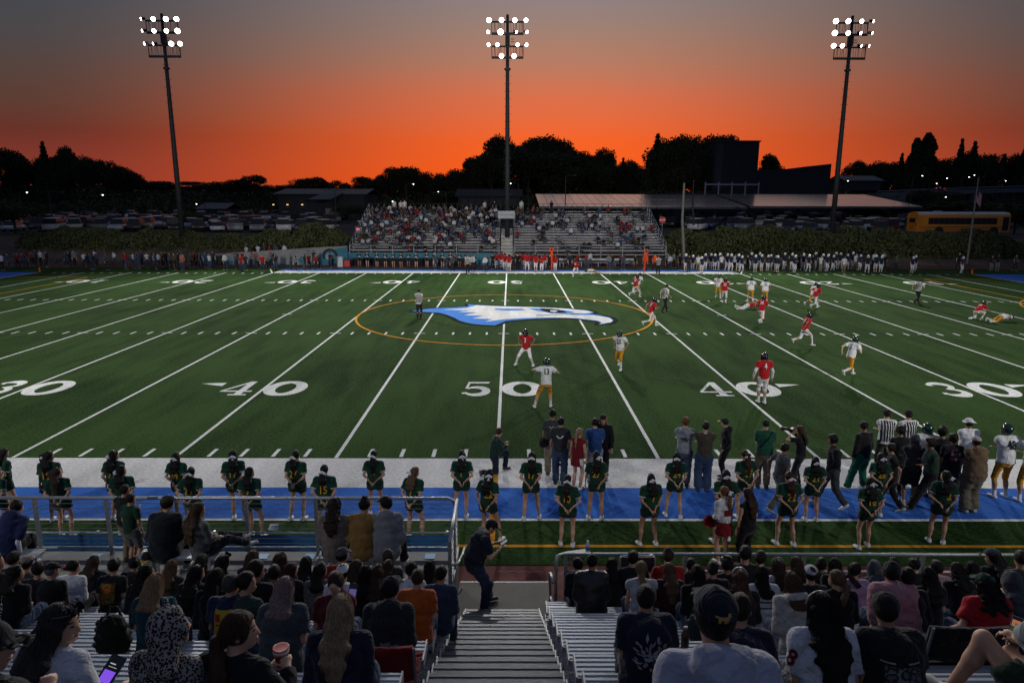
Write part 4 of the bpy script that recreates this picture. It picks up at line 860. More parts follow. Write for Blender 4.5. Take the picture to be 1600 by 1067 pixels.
# left walkway deck with wheelchair spaces and railing
dk = empty('walkway_deck', (-5.5, -8.7, 0), 'grey raised walkway deck between the left rail and the left bleachers', 'deck')
DKM = mat('deck_grey', (.155, .16, .165), .7, .15, .3, (.9, .2), (25.0, .15, .004))
for i in range(4): MB().box((-5.56, -8.09-.44*i, DECK-.02), (10.1, .435, .04)).build('deck_plank', DKM, dk)
MB().box((-5.56, -7.86, DECK-.16), (10.1, .03, .26)).build('fascia', RISER, dk)
mb = MB(); [mb.box((-10.2+1.9*i, y, DECK/2-.05), (.1, .1, DECK-.1)) for i in range(6) for y in (-9.3, -8.1)]; mb.build('leg', steel(), dk)
BLP = mat('placard_blue', (.10, .30, .52), .5); WHP = mat('placard_white', (.75, .77, .78), .5)
for px in (149, 411, 484, 672):
    p = gz(px, 869, DECK); pl = MB().box((p[0], p[1], DECK+.004), (.17, .17, .006)).build('space_marker', BLP, dk); MB().box((p[0]+.01, p[1]-.005, DECK+.0085), (.07, .09, .002)).build('symbol', WHP, pl)
ry, rtz = -7.93, DECK+.98; rl = empty('guard_rail', (-5.5, ry, DECK), 'grey metal guard rail with thin cables along the left walkway', 'railing')
RAILM = mat('rail_steel', (.30, .32, .34), .45, .7, .5, (20.0, .25), (120.0, .2, .003))
xc = xy(712, ry, rtz)
cor = [(-10.6, ry, rtz), (xc-.12, ry, rtz), (xc-.04, ry, rtz-.03), (xc, ry, rtz-.12), (xc, ry, DECK)]
MB().tube(cor, .028, 10).build('top_rail', RAILM, rl, True); MB().tube([(-10.6, ry, DECK+.10), (xc, ry, DECK+.10)], .024, 8).build('bottom_rail', RAILM, rl, True)
pm_ = MB().box((0, 0, .49), (.05, .05, .98)).mesh('post'); pm_.materials.append(RAILM)
for px in (-40, 61, 172, 281, 388, 496, 603): link('post', pm_, rl, (xy(px, ry, DECK+.5)+5.5, 0, 0))
cm_ = MB().tube([(-10.6+5.5, 0, 0), (xc+5.5, 0, 0)], .0055, 5).mesh('cable'); cm_.materials.append(RAILM)
for i in range(9): link('cable', cm_, rl, (0, 0, .18+i*.088))
# return of the rail towards the camera, with stair grab rails
yr = -9.35
MB().tube([(xc+.03, ry, rtz-.02), (xc+.03, yr, rtz-.02)], .026, 8).build('top_rail', RAILM, rl, True); MB().tube([(xc+.03, ry, DECK+.1), (xc+.03, yr, DECK+.1)], .024, 8).build('bottom_rail', RAILM, rl, True)
for y in (-8.6, yr): MB().box((xc+.03, y, DECK+.47), (.05, .05, .94)).build('post', RAILM, rl)
MB().box((xc+.03, yr+.01, .75), (.05, .05, 1.4)).build('post', RAILM, rl)
for i in range(9): MB().tube([(xc+.03, ry, DECK+.18+i*.088), (xc+.03, yr, DECK+.18+i*.088)], .0055, 5).build('cable', RAILM, rl)
MB().box((xc+.03, (ry+yr)/2, DECK-.3), (.02, 1.35, .5)).build('side_panel', RISER, rl)
MB().tube([(xc+.05, yr+.05, 2.02), (xc+.14, yr+.1, 2.02), (xc+.16, -8.7, 1.85), (xc+.16, -8.2, 1.7), (xc+.16, -8.1, 1.6), (xc+.12, -8.1, 1.5)], .02, 8).build('grab_rail', RAILM, rl, True)
MB().tube([(xc+.05, yr+.05, 1.55), (xc+.14, yr+.12, 1.53), (xc+.16, -8.8, 1.36), (xc+.13, -8.72, 1.26), (xc+.05, -8.72, 1.25)], .02, 8).build('grab_rail', RAILM, rl, True)
# white notice hung on the rail
p = gy(427, 823, ry-.03); nb = empty('notice_card', (p[0], ry-.035, p[2]), 'white notice card tied to the left guard rail', 'notice')
MB().add([(-.085, 0, -.05), (.065, -.01, -.05), (.10, 0, .055), (-.05, .01, .05)], [(0, 1, 2, 3)]).build('card', mat('paper', (.8, .82, .84), .7), nb, False, True)
for k in range(3): MB().add([(-.05+.012*k, -.012, -.03+.025*k), (.05+.012*k, -.016, -.03+.025*k), (.055+.012*k, -.016, -.018+.025*k), (-.045+.012*k, -.012, -.018+.025*k)], [(0, 1, 2, 3)]).build('print_line', mat('print_blue', (.05, .2, .5), .6), nb, False, True)
# blue windscreen fence beyond the left rail
fy = -6.95; bf = empty('windscreen_fence', (-5.7, fy, 0), 'low chain-link fence covered in blue windscreen beyond the left rail', 'fence')
ftz = gy(400, 832, fy)[2]; BLT = mat('blue_tarp', (.028, .14, .34), .75, 0, .25, (1.6, .3), (5.0, .6, .06)); fx1 = xy(704, fy, ftz)
mb = MB(); nn_ = 90
for i in range(nn_+1):
    x = -11+(fx1+11)*i/nn_; wv = .015*math.sin(i*.9)+.012*math.sin(i*2.3)
    for z in (.04, ftz*.5, ftz-.02-.012*abs(math.sin(i*.55))): mb.v.append((x, fy-.03+wv*(1 if z < ftz*.9 else .2), z))
mb.f = [(i*3+k, i*3+3+k, i*3+4+k, i*3+1+k) for i in range(nn_) for k in range(2)]; mb.m = [0]*len(mb.f); mb.build('windscreen', BLT, bf, True)
MB().tube([(-11, fy, ftz), (fx1, fy, ftz)], .02, 8).build('top_rail', RAILM, bf)
for i in range(6): MB().tube([(fx1-.05-2.1*i, fy+.01, -.05), (fx1-.05-2.1*i, fy+.01, ftz+.03)], .03, 8).build('post', RAILM, bf)
# right front rail
rry = -9.15; rrz = gy(1300, 866, rry)[2]; x0 = xy(882, rry, rrz)
rr = empty('front_rail', (5, rry, DECK), 'plain metal pipe rail along the front of the right bleachers', 'railing')
MB().tube([(x0, rry, rrz), (11.4, rry, rrz)], .026, 8).build('top_rail', RAILM, rr, True); MB().tube([(x0, rry, rrz-.28), (11.4, rry, rrz-.28)], .02, 8).build('mid_rail', RAILM, rr, True)
for i in range(7): MB().box((x0+.03+i*1.75, rry, DECK+(rrz-DECK)/2-.15), (.05, .05, rrz-DECK+.3)).build('post', RAILM, rr)
x1_ = xy(868, -9.0, 1.8)
MB().tube([(x1_, -9.25, .95), (x1_, -9.25, rrz-.05), (x1_+.02, -9.2, rrz), (x1_+.1, rry, rrz)], .024, 8).build('end_post', RAILM, rr, True)
MB().tube([(x1_-.05, -9.3, 1.75), (x1_-.06, -9.0, 1.72), (x1_-.06, -8.7, 1.55), (x1_-.05, -8.62, 1.35), (x1_-.03, -8.62, 1.0)], .02, 8).build('grab_rail', RAILM, rr, True)
MB().tube([(x1_-.05, -9.3, 1.38), (x1_-.06, -9.05, 1.36), (x1_-.06, -8.85, 1.2), (x1_-.05, -8.8, .98)], .018, 8).build('grab_rail', RAILM, rr, True)
# slanted shelf with a bottle at the rail end
q = [gy(874, 866, -9.0), gy(917, 867, -9.0), gy(925, 864, -8.85), gy(915, 857, -8.65), gy(884, 861, -8.75)]
sf = empty('rail_shelf', (q[0][0], -9.0, DECK), 'grey folding shelf fixed to the end of the right front rail', 'shelf')
SHM = mat('shelf_grey', (.34, .34, .34), .6, 0, .3, (4.0, .12)); MB().prism([tuple(p_) for p_ in q], (0, 0, -.02)).build('shelf_top', SHM, sf)
MB().prism([tuple(gy(882, 872, -8.95)), tuple(gy(914, 872, -8.95)), tuple(gy(904, 884, -8.95)), tuple(gy(895, 884, -8.95))], (0, .02, 0)).build('gusset', mat('shelf_dark', (.2, .2, .2), .6), sf)
MB().tube([gy(881, 869, -8.97), gy(886, 900, -8.97), gy(888, 932, -8.97)], .018, 6).build('leg', RAILM, sf); MB().tube([gy(886, 898, -8.96), gy(915, 899, -8.96)], .015, 6).build('brace', RAILM, sf)
def bottle(loc, label, h=.2, r=.033, body=(.5, .55, .6), cap=(.7, .72, .75), lab_=None):
    o = empty('bottle', loc, label, 'bottle'); MB().lathe([(r*.9, 0), (r, .01), (r, h*.68), (r*.85, h*.76), (r*.42, h*.88), (r*.42, h*.93)], (0, 0, 0), 14).build('body', mat('bottle_body', body, .15, 0, .6), o, True, True)
    MB().lathe([(r*.5, h*.93), (r*.5, h), (r*.3, h*1.01)], (0, 0, 0), 12).build('cap', mat('bottle_cap', cap, .4), o, False, True)
    if lab_: MB().lathe([(r*1.015, h*.3), (r*1.015, h*.55)], (0, 0, 0), 14).build('sleeve', mat('bottle_label', lab_, .5), o, True, True)
    return o
pb_ = gy(918, 864, -8.85); bottle((pb_[0], pb_[1], pb_[2]+.004), 'clear water bottle with blue label standing on the rail shelf', .2, .034, (.45, .5, .55), (.7, .72, .75), (.02, .07, .3))
# benches on the left walkway
def deck_bench(px0, px1, label):
    yb_ = -8.72; z = DECK+.43; xa_, xb_ = xy(px0, yb_, z), xy(px1, yb_, z); o = empty('bench', ((xa_+xb_)/2, yb_, DECK), label, 'bench', 'benches on the left walkway')
    m_ = ribbed(xb_-xa_, .28, .04, 5); m_.v = [(x+xa_, y+yb_+.14, zz+z) for x, y, zz in m_.v]; m_.build('seat_plank', ALU, o)
    for x in (xa_+.2, xb_-.2): MB().box((x, yb_, DECK+.20), (.06, .2, .39)).build('leg', steel(), o)
deck_bench(-60, 66, 'short aluminium bench on the left walkway holding a white bottle'); deck_bench(220, 342, 'aluminium bench on the left walkway under the camouflage-cap man'); deck_bench(500, 612, 'aluminium bench on the left walkway under three seated people')
p = gz(32, 862, DECK+.44); bottle((p[0], -8.72, DECK+.44), 'white metal water bottle with brown lid on the walkway bench', .26, .042, (.75, .76, .78), (.22, .15, .09))
# ------------------------------------------------------------------ people: skeleton -> signed distance field -> surface
def V3(*a): return np.array(a, float)
def nrm(v): v = np.asarray(v, float); return v/(np.linalg.norm(v)+1e-9)
def C(a, b, ra, rb=None, side=None, f0=False, f1=False, k=.02, rz=None):
    ra = ra if hasattr(ra, '__len__') else (ra, ra); rb = ra if rb is None else (rb if hasattr(rb, '__len__') else (rb, rb))
    return ('c', np.asarray(a, float), np.asarray(b, float), ra, rb, side, f0, f1, k, rz)
def E3(c, r, ax=None, k=.02): return ('e', np.asarray(c, float), r, ax, k)
def PL(p, n): return ('p', np.asarray(p, float), nrm(n))
def CUT(c, r, ax=None): return ('x', np.asarray(c, float), r, ax)
def prim_bounds(q):
    if q[0] == 'c': r = max(*q[3], *q[4]); return np.minimum(q[1], q[2])-r, np.maximum(q[1], q[2])+r
    r = max(q[2]); return q[1]-r, q[1]+r
def prim_eval(q, X, Y, Z):
    if q[0] == 'c':
        _, a, b, ra, rb, side, f0, f1, k, rz = q; ab = b-a; Ln = np.linalg.norm(ab); w_ = ab/Ln if Ln > 1e-6 else V3(0, 0, 1)
        u = V3(1, 0, 0) if side is None else np.asarray(side, float); u = u-w_*(u@w_)
        if np.linalg.norm(u) < 1e-3: u = V3(0, 1, 0)-w_*w_[1]
        u = nrm(u); v = np.cross(w_, u); rx_, ry_, rz_ = X-a[0], Y-a[1], Z-a[2]
        t = rx_*w_[0]+ry_*w_[1]+rz_*w_[2]; tc_ = np.clip(t, 0, Ln); s = tc_/max(Ln, 1e-6)
        rx = ra[0]+(rb[0]-ra[0])*s; ry = ra[1]+(rb[1]-ra[1])*s; mn = np.minimum(rx, ry); rc_ = mn if rz is None else rz
        du = rx_*u[0]+ry_*u[1]+rz_*u[2]; dv = rx_*v[0]+ry_*v[1]+rz_*v[2]; dt = t-tc_
        d = (np.sqrt((du/rx)**2+(dv/ry)**2+(dt/rc_)**2)-1)*mn
        if f1: d = np.maximum(d, t-Ln)
        if f0: d = np.maximum(d, -t)
        return d
    c, r, ax = q[1], q[2], q[3]; dx, dy, dz = X-c[0], Y-c[1], Z-c[2]
    if ax is not None:
        u, v, w_ = ax; dx, dy, dz = dx*u[0]+dy*u[1]+dz*u[2], dx*v[0]+dy*v[1]+dz*v[2], dx*w_[0]+dy*w_[1]+dz*w_[2]
    return (np.sqrt((dx/r[0])**2+(dy/r[1])**2+(dz/r[2])**2)-1)*min(r)
def grid_of(prims, h):
    B = [prim_bounds(q) for q in prims if q[0] in 'ce']; lo = np.min([b[0] for b in B], 0)-2.5*h; hi = np.max([b[1] for b in B], 0)+2.5*h
    return lo, np.ceil((hi-lo)/h).astype(int)+1
def field(prims, lo, shp, h, F=None):
    if F is None: F = np.full(shp, 9.0, np.float32)
    ax = [lo[i]+np.arange(shp[i])*h for i in range(3)]
    for q in prims:
        if q[0] == 'p':
            _, p, n = q; d = (ax[0]-p[0])[:, None, None]*n[0]+(ax[1]-p[1])[None, :, None]*n[1]+(ax[2]-p[2])[None, None, :]*n[2]; F = np.maximum(F, d); continue
        a, b = prim_bounds(q); k = q[8] if q[0] == 'c' else (q[4] if q[0] == 'e' else 0); m = k+3*h
        i0 = np.clip(((a-m-lo)/h).astype(int), 0, shp-1); i1 = np.clip(np.ceil((b+m-lo)/h).astype(int)+1, 1, shp)
        if np.any(i1 <= i0): continue
        sl = tuple(slice(i0[i], i1[i]) for i in range(3)); X, Y, Z = ax[0][sl[0]][:, None, None], ax[1][sl[1]][None, :, None], ax[2][sl[2]][None, None, :]
        d = prim_eval(q, X, Y, Z); S = F[sl]
        if q[0] == 'x': F[sl] = np.maximum(S, -d); continue
        if k > 0:
            g_ = np.clip(.5+.5*(S-d)/k, 0, 1); F[sl] = S*(1-g_)+d*g_-k*g_*(1-g_)
        else: F[sl] = np.minimum(S, d)
    return F
def wrinkle(F, lo, shp, h, amp, fr, seed=0.0):
    x = (lo[0]+np.arange(shp[0])*h)[:, None, None]; y = (lo[1]+np.arange(shp[1])*h)[None, :, None]; z = (lo[2]+np.arange(shp[2])*h)[None, None, :]
    return F+amp*(np.sin(fr*(x*.9+z*.6)+seed)*np.sin(fr*(y*1.1-z*.5)+seed*1.7)+.6*np.sin(fr*1.9*(z+.35*x*np.cos(seed)+.3*y)+seed*2.3)).astype(np.float32)
_CN = [(0, 0, 0), (1, 0, 0), (0, 1, 0), (1, 1, 0), (0, 0, 1), (1, 0, 1), (0, 1, 1), (1, 1, 1)]
_ED = [(0, 1), (2, 3), (4, 5), (6, 7), (0, 2), (1, 3), (4, 6), (5, 7), (0, 4), (1, 5), (2, 6), (3, 7)]
def surf(F, lo, h):
    s = F < 0; nx_, ny_, nz_ = F.shape; c = np.zeros((nx_-1, ny_-1, nz_-1), np.int8)
    for a, b, d in _CN: c += s[a:nx_-1+a, b:ny_-1+b, d:nz_-1+d]
    act = (c > 0) & (c < 8); I = np.argwhere(act)
    if len(I) == 0: return np.zeros((0, 3)), np.zeros((0, 4), int)
    idx = np.full(act.shape, -1, np.int32); idx[act] = np.arange(len(I)); fv = [F[I[:, 0]+a, I[:, 1]+b, I[:, 2]+d] for a, b, d in _CN]
    pos = np.zeros((len(I), 3)); cnt = np.zeros(len(I))
    for i, j in _ED:
        m = (fv[i] < 0) != (fv[j] < 0); t = fv[i]/np.where(m, fv[i]-fv[j], 1); A = np.array(_CN[i]); B = np.array(_CN[j]); pos += m[:, None]*(A+t[:, None]*(B-A)); cnt += m
    V = lo+(I+pos/cnt[:, None])*h; Q = []
    for ax in range(3):
        a1, a2 = (ax+1) % 3, (ax+2) % 3; sl0 = [slice(None)]*3; sl1 = [slice(None)]*3; sl0[ax] = slice(0, -1); sl1[ax] = slice(1, None)
        A, B = s[tuple(sl0)], s[tuple(sl1)]; cr = np.argwhere(A != B); cr = cr[(cr[:, a1] > 0) & (cr[:, a2] > 0) & (cr[:, a1] < F.shape[a1]-1) & (cr[:, a2] < F.shape[a2]-1)]
        if len(cr) == 0: continue
        e1 = np.zeros(3, int); e1[a1] = 1; e2 = np.zeros(3, int); e2[a2] = 1; g_ = lambda o: idx[tuple((cr-o).T)]
        q = np.stack([g_(e1+e2), g_(e2), g_(e1*0), g_(e1)], 1); fl = ~A[tuple(cr.T)]; q[fl] = q[fl][:, ::-1]; Q.append(q)
    return V, np.concatenate(Q)
def smooth_mesh(name, V, F, mats, mi=None):
    me = np_mesh(name, V, F, None)
    for m in mats: me.materials.append(m)
    me.polygons.foreach_set('use_smooth', np.ones(len(me.polygons), bool))
    if mi is not None: me.polygons.foreach_set('material_index', mi.astype(np.int32))
    return me
# ---- skeleton
def rotz(v, d): a = math.radians(d); return V3(v[0]*math.cos(a)-v[1]*math.sin(a), v[0]*math.sin(a)+v[1]*math.cos(a), v[2])
def ik(a, t, l1, l2, pole):
    d = t-a; D = np.linalg.norm(d); D2 = min(D, (l1+l2)*.999); w_ = nrm(d); x = (l1*l1-l2*l2+D2*D2)/(2*D2); hgt = math.sqrt(max(0, l1*l1-x*x))
    p = np.asarray(pole, float); p = nrm(p-w_*(p@w_)); m = a+w_*x+p*hgt; return m, a+w_*D2
STAND = dict(pel=(0, 0, .93), lf=(-.10, 0, .075), rf=(.10, 0, .075), lean=2, curve=6)
SIT = dict(pel=(0, 0, .095), lf=(-.13, .44, -.35), rf=(.13, .44, -.35), lean=8, curve=22, sit=True)
def skel(p):
    g_ = lambda k, d=None: p.get(k, d); P = V3(*g_('pel')); ln, cv, sd, tw = g_('lean', 0), g_('curve', 6), g_('side', 0), g_('twist', 0)
    def dr(deg): a = math.radians(deg); b = math.radians(sd); return nrm(rotz(V3(math.sin(b), math.sin(a), math.cos(a)), tw*.6))
    wa = P+.14*dr(ln); ch = wa+.22*dr(ln+cv*.5); nb_ = ch+.155*dr(ln+cv); S = {'pel': P, 'wa': wa, 'ch': ch, 'nb': nb_, 'up': dr(ln+cv), 'upm': dr(ln+cv*.5)}
    ri = rotz(V3(1, 0, 0), tw); S['ri'] = nrm(ri); S['fw'] = nrm(np.cross(S['upm'], S['ri'])); rp = rotz(V3(1, 0, 0), g_('hipyaw', 0)); S['rp'] = rp
    sw = g_('sw', .172); nk = nrm(dr(ln+cv*.7)+V3(0, .08, 0)); S['sh'] = {-1: nb_-S['up']*.055-S['ri']*sw, 1: nb_-S['up']*.055+S['ri']*sw}
    hy, hp, hr_ = g_('hy', 0)+tw, g_('hp', 6), g_('hr', 0); f = rotz(V3(0, math.cos(math.radians(hp)), -math.sin(math.radians(hp))), hy); r_ = rotz(V3(1, 0, 0), hy); u = np.cross(r_, f)
    a = math.radians(hr_); r2 = r_*math.cos(a)+u*math.sin(a); u = np.cross(r2, f); S['hf'], S['hu'], S['hr'] = f, u, r2
    S['hc'] = nb_+nk*.065+u*.105+f*.02; S['el'] = {}; S['wr'] = {}; S['hd'] = {}
    for s, k, pk in ((-1, 'lh', 'lp'), (1, 'rh', 'rp_')):
        t = g_(k); t = V3(*t) if t is not None else S['sh'][s]+V3(s*.06, .04, -.53)
        e, w_ = ik(S['sh'][s], t, .285, .255, g_(pk, (s*.5, -1, -.2))); S['el'][s], S['wr'][s] = e, w_; S['hd'][s] = nrm(V3(*g_('lhd' if s < 0 else 'rhd', tuple(w_-e))))
    S['hip'] = {s: P+rp*(s*.095)-V3(0, 0, .03) for s in (-1, 1)}; S['kn'] = {}; S['an'] = {}; S['ft'] = {}
    for s, k, pk in ((-1, 'lf', 'lk'), (1, 'rf', 'rk')):
        kn, an = ik(S['hip'][s], V3(*g_(k)), .425, .425, g_(pk, (s*.12, 1, .1 if not g_('sit') else .9))); S['kn'][s], S['an'][s] = kn, an
        fy_ = g_('lfy' if s < 0 else 'rfy', -s*8); fp_ = math.radians(g_('lfp' if s < 0 else 'rfp', 0)); S['ft'][s] = rotz(V3(0, math.cos(fp_), -math.sin(fp_)), fy_)
    return S
def hand_prims(S, s, h, curl=35):
    w_, d = S['wr'][s], S['hd'][s]; up = V3(0, 0, 1) if abs(d[2]) < .85 else V3(0, 1, 0); ac = nrm(np.cross(d, up)); pn = nrm(np.cross(ac, d)); r = max(.0085, h*.62); O = []
    pm = w_+d*.075; O.append(C(w_, pm, (.026, .020), (.040, .016), ac, k=.015))
    if h < .017:
        for i, ln in enumerate((.062, .074, .070, .054)):
            o = pm+ac*(-.030+.020*i); a1 = math.radians(curl); d1 = d*math.cos(a1)-pn*math.sin(a1); d2 = d*math.cos(2.1*a1)-pn*math.sin(2.1*a1); m = o+d1*ln*.55; O += [C(o-d*.012, m, r, r*.95, k=.004), C(m, m+d2*ln*.5, r*.95, r*.8, k=.004)]
        b = w_+d*.022-ac*s*.028; m = b+nrm(d*.6-ac*s*.8-pn*.2)*.038; O += [C(b, m, r*1.15, r*1.05, k=.008), C(m, m+nrm(d*.9-ac*s*.25-pn*.3)*.03, r*1.05, r*.85, k=.004)]
    else:
        O += [C(pm, pm+d*.05-pn*.02, (.036, max(.013, h*.6)), (.028, max(.011, h*.55)), ac, k=.01), C(w_+d*.03-ac*s*.025, w_+d*.07-ac*s*.055, max(.013, h*.6), k=.01)]
    return O
def build_layers(S, L_, h):
    "L_: look dictionary -> {layer: (prims, wrinkle amplitude)}"
    bk = L_.get('bulk', 1.0); fem = L_.get('fem', 0); ri, fw_, up = S['ri'], S['fw'], S['up']; hc_, hf, hu, hr_ = S['hc'], S['hf'], S['hu'], S['hr']; ax = (hr_, hf, hu); LY = {}
    # skin
    B = [C(S['pel'], S['wa'], (.14*bk, .10*bk), (.125*bk, .095*bk), ri, k=.05), C(S['wa'], S['ch'], (.125*bk, .095*bk), (.145, .105*bk), ri, k=.05), C(S['ch'], S['nb'], (.145, .10), (.065, .06), ri, k=.04)]
    B += [C(S['nb']-up*.02, hc_-hu*.05-hf*.015, (.056, .056), (.052, .054), k=.02)]
    B += [E3(hc_+hu*.012-hf*.010, (.074, .094, .098), ax, .01), E3(hc_-hu*.045+hf*.020, (.058, .068, .072), ax, .03), E3(hc_-hu*.092+hf*.058, (.028, .025, .024), ax, .03)]
    if h < .03:
        B += [C(hc_+hf*.082+hu*.006, hc_+hf*.104-hu*.028, (.010, .010), (.015, .013), hr_, k=.012)]
        if h < .017: B += [CUT(hc_+hf*.094+hr_*(s*.031)+hu*.008, (.016, .016, .010), ax) for s in (-1, 1)]+[C(hc_+hf*.083-hu*.062-hr_*.018, hc_+hf*.083-hu*.062+hr_*.018, .009, k=.006)]
        B += [E3(hc_+hr_*(s*.077)-hf*.010-hu*.012, (max(.012, h*.6), .024, .032), ax, .008) for s in (-1, 1)]
    for s in (-1, 1):
        B += [C(S['sh'][s], S['el'][s], (.046*bk**.5, .046*bk**.5), (.037, .037), k=.03), C(S['el'][s], S['wr'][s], (.039, .036), (.026, .022), k=.02)]+hand_prims(S, s, h, L_.get('curl', 35))
        cm = S['kn'][s]*.62+S['an'][s]*.38-S['ft'][s]*.018
        B += [C(S['hip'][s], S['kn'][s], .080*bk**.6, .052, k=.03), C(S['kn'][s], cm, .050, .053, k=.03), C(cm, S['an'][s], .052, .034, k=.03)]
        if L_.get('bare'): B += [C(S['an'][s]-V3(0, 0, .04), S['an'][s]-V3(0, 0, .045)+S['ft'][s]*.14, (.035, .03), (.036, .022), k=.02)]
    LY['body'] = (B, 0)
    # shirt
    T = L_.get('shirt'); 
    if T:
        o = T.get('o', .014); sl_ = T.get('sl', 'short'); hem = T.get('hem', .06); pd = T.get('pads', 0); P = S['pel']-(S['wa']-S['pel'])/np.linalg.norm(S['wa']-S['pel'])*hem
        sb_ = .014 if L_.get('sit') else .0
        if L_.get('sit'): P = S['pel']-V3(0, 0, .035)
        Q = [C(P, S['wa'], (.162*bk+o+sb_, .126*bk+o+sb_), (.138*bk+o+sb_*.5, .112*bk+o+sb_*.5), S['rp'], not L_.get('sit'), False, .04), C(S['wa'], S['ch'], (.136*bk+o, .108*bk+o), (.150*bk**.6+o, .116*bk**.8+o), ri, k=.05), C(S['ch'], S['nb']-up*.045, (.150*bk**.6+o, .112*bk**.8+o), (.105+o, .070+o), ri, k=.05)]
        Q += [C(S['nb']-up*.025-ri*.05, S['sh'][-1], .046+o*.6+pd, .050+o*.6+pd, k=.04), C(S['nb']-up*.025+ri*.05, S['sh'][1], .046+o*.6+pd, .050+o*.6+pd, k=.04)]
        if fem: Q += [E3(S['ch']-up*.02+ri*s*.065+fw_*.075, (.062, .06, .062), (ri, fw_, up), .04) for s in (-1, 1)]
        for s in (-1, 1):
            sh, el_, wr_ = S['sh'][s], S['el'][s], S['wr'][s]
            if sl_ in ('long', 'hood'): Q += [C(sh, el_, .054*bk**.6+o, .046*bk**.5+o, k=.035), C(el_, el_+(wr_-el_)*.95, .047*bk**.5+o, .033+o, None, False, True, .03)]
            elif sl_ == 'short': Q += [C(sh, sh+(el_-sh)*T.get('sleeve', .72), .054*bk**.6+o+pd*.5, .052*bk**.6+o, None, False, True, .035)]
            elif sl_ == 'cap': Q += [C(sh, sh+(el_-sh)*.25, .052+o, .05+o, None, False, True, .03)]
        if sl_ == 'hood': Q += [C(S['nb']-ri*.085-fw_*.03, S['nb']+ri*.085-fw_*.03, (.05, .05), k=.03), E3(S['nb']-fw_*.105-up*.03, (.135, .075, .105), (ri, fw_, up), .025), C(S['nb']-fw_*.10+up*.045-ri*.09, S['nb']-fw_*.10+up*.045+ri*.09, .030, .030, None, k=.02), CUT(S['nb']-fw_*.055+up*.085, (.085, .05, .06), (ri, fw_, up))]
        if T.get('collar'): Q += [C(S['nb']-up*.02, S['nb']+up*.035, (.072, .07), (.066, .066), ri, False, True, .01)]
        LY['shirt'] = (Q, T.get('w', .005))
        if T.get('trim') and sl_ == 'short':
            for s in (-1, 1):
                sh, el_ = S['sh'][s], S['el'][s]; e = T.get('sleeve', .72); LY['trim' if s < 0 else 'trim1'] = ([C(sh+(el_-sh)*(e-.09), sh+(el_-sh)*(e+.01), .053*bk**.6+o+.007, .053*bk**.6+o+.007, None, True, True, 0)], 0)
    # lower garments
    G = L_.get('pants')
    if G:
        o = G.get('o', .014); ty = G.get('ty', 'long'); Q = [C(S['pel']-V3(0, 0, .05), S['wa']*.35+S['pel']*.65, (.140*bk+o*.8, .112*bk+o*.8), (.122*bk+o*.3, .098*bk+o*.3), S['rp'], k=.04)]
        for s in (-1, 1):
            hp_, kn, an = S['hip'][s], S['kn'][s], S['an'][s]
            if ty in ('long', 'knee'):
                e = 1.0 if ty == 'long' else .28; fl_ = G.get('flare', .012)
                Q += [C(hp_, kn, .090*bk**.6+o, .060+o, k=.05), C(kn, kn+(an-kn)*.98*e, .060+o, (.042+o+fl_) if ty == 'long' else .055+o, None, False, True, .03)]
            elif ty == 'short': Q += [C(hp_, hp_+(kn-hp_)*G.get('len', .62), .096*bk**.6+o, .084+o, None, False, True, .05)]
            elif ty == 'brief': Q += [C(hp_, hp_+(kn-hp_)*.30, .100*bk**.6+o, .098+o, None, False, True, .05)]
        if ty == 'skirt': Q += [C(S['wa']-V3(0, 0, .06), S['pel']-V3(0, 0, .24), (.135+o, .105+o), (.205, .165), S['rp'], False, True, .03)]
        LY['pants'] = (Q, G.get('w', .007))
    if L_.get('socks'):
        e0 = L_.get('sock_h', .45)
        for s in (-1, 1): LY['sock%d' % s] = ([C(S['kn'][s]+(S['an'][s]-S['kn'][s])*(1-e0), S['an'][s], .058-.012*(1-e0), .043, None, True, False, .01)], 0)
    if not L_.get('bare'):
        for s in (-1, 1):
            Q = []; a, f = S['an'][s], S['ft'][s]; rt = nrm(np.cross(f, V3(0, 0, 1))); dn = nrm(np.cross(rt, f)); dn = -dn if dn[2] > 0 else dn; r0 = max(.040, h*1.3)
            Q += [C(a+dn*.034-f*.045, a+dn*.042+f*.155, (r0+.002, .040), (r0, .030), rt, k=.015), C(a+dn*.03, a-dn*.018, (r0+.004, .045), None, rt, False, True, .015)]
            LY['shoe%d' % s] = (Q, 0)
    # hair
    H = L_.get('hair')
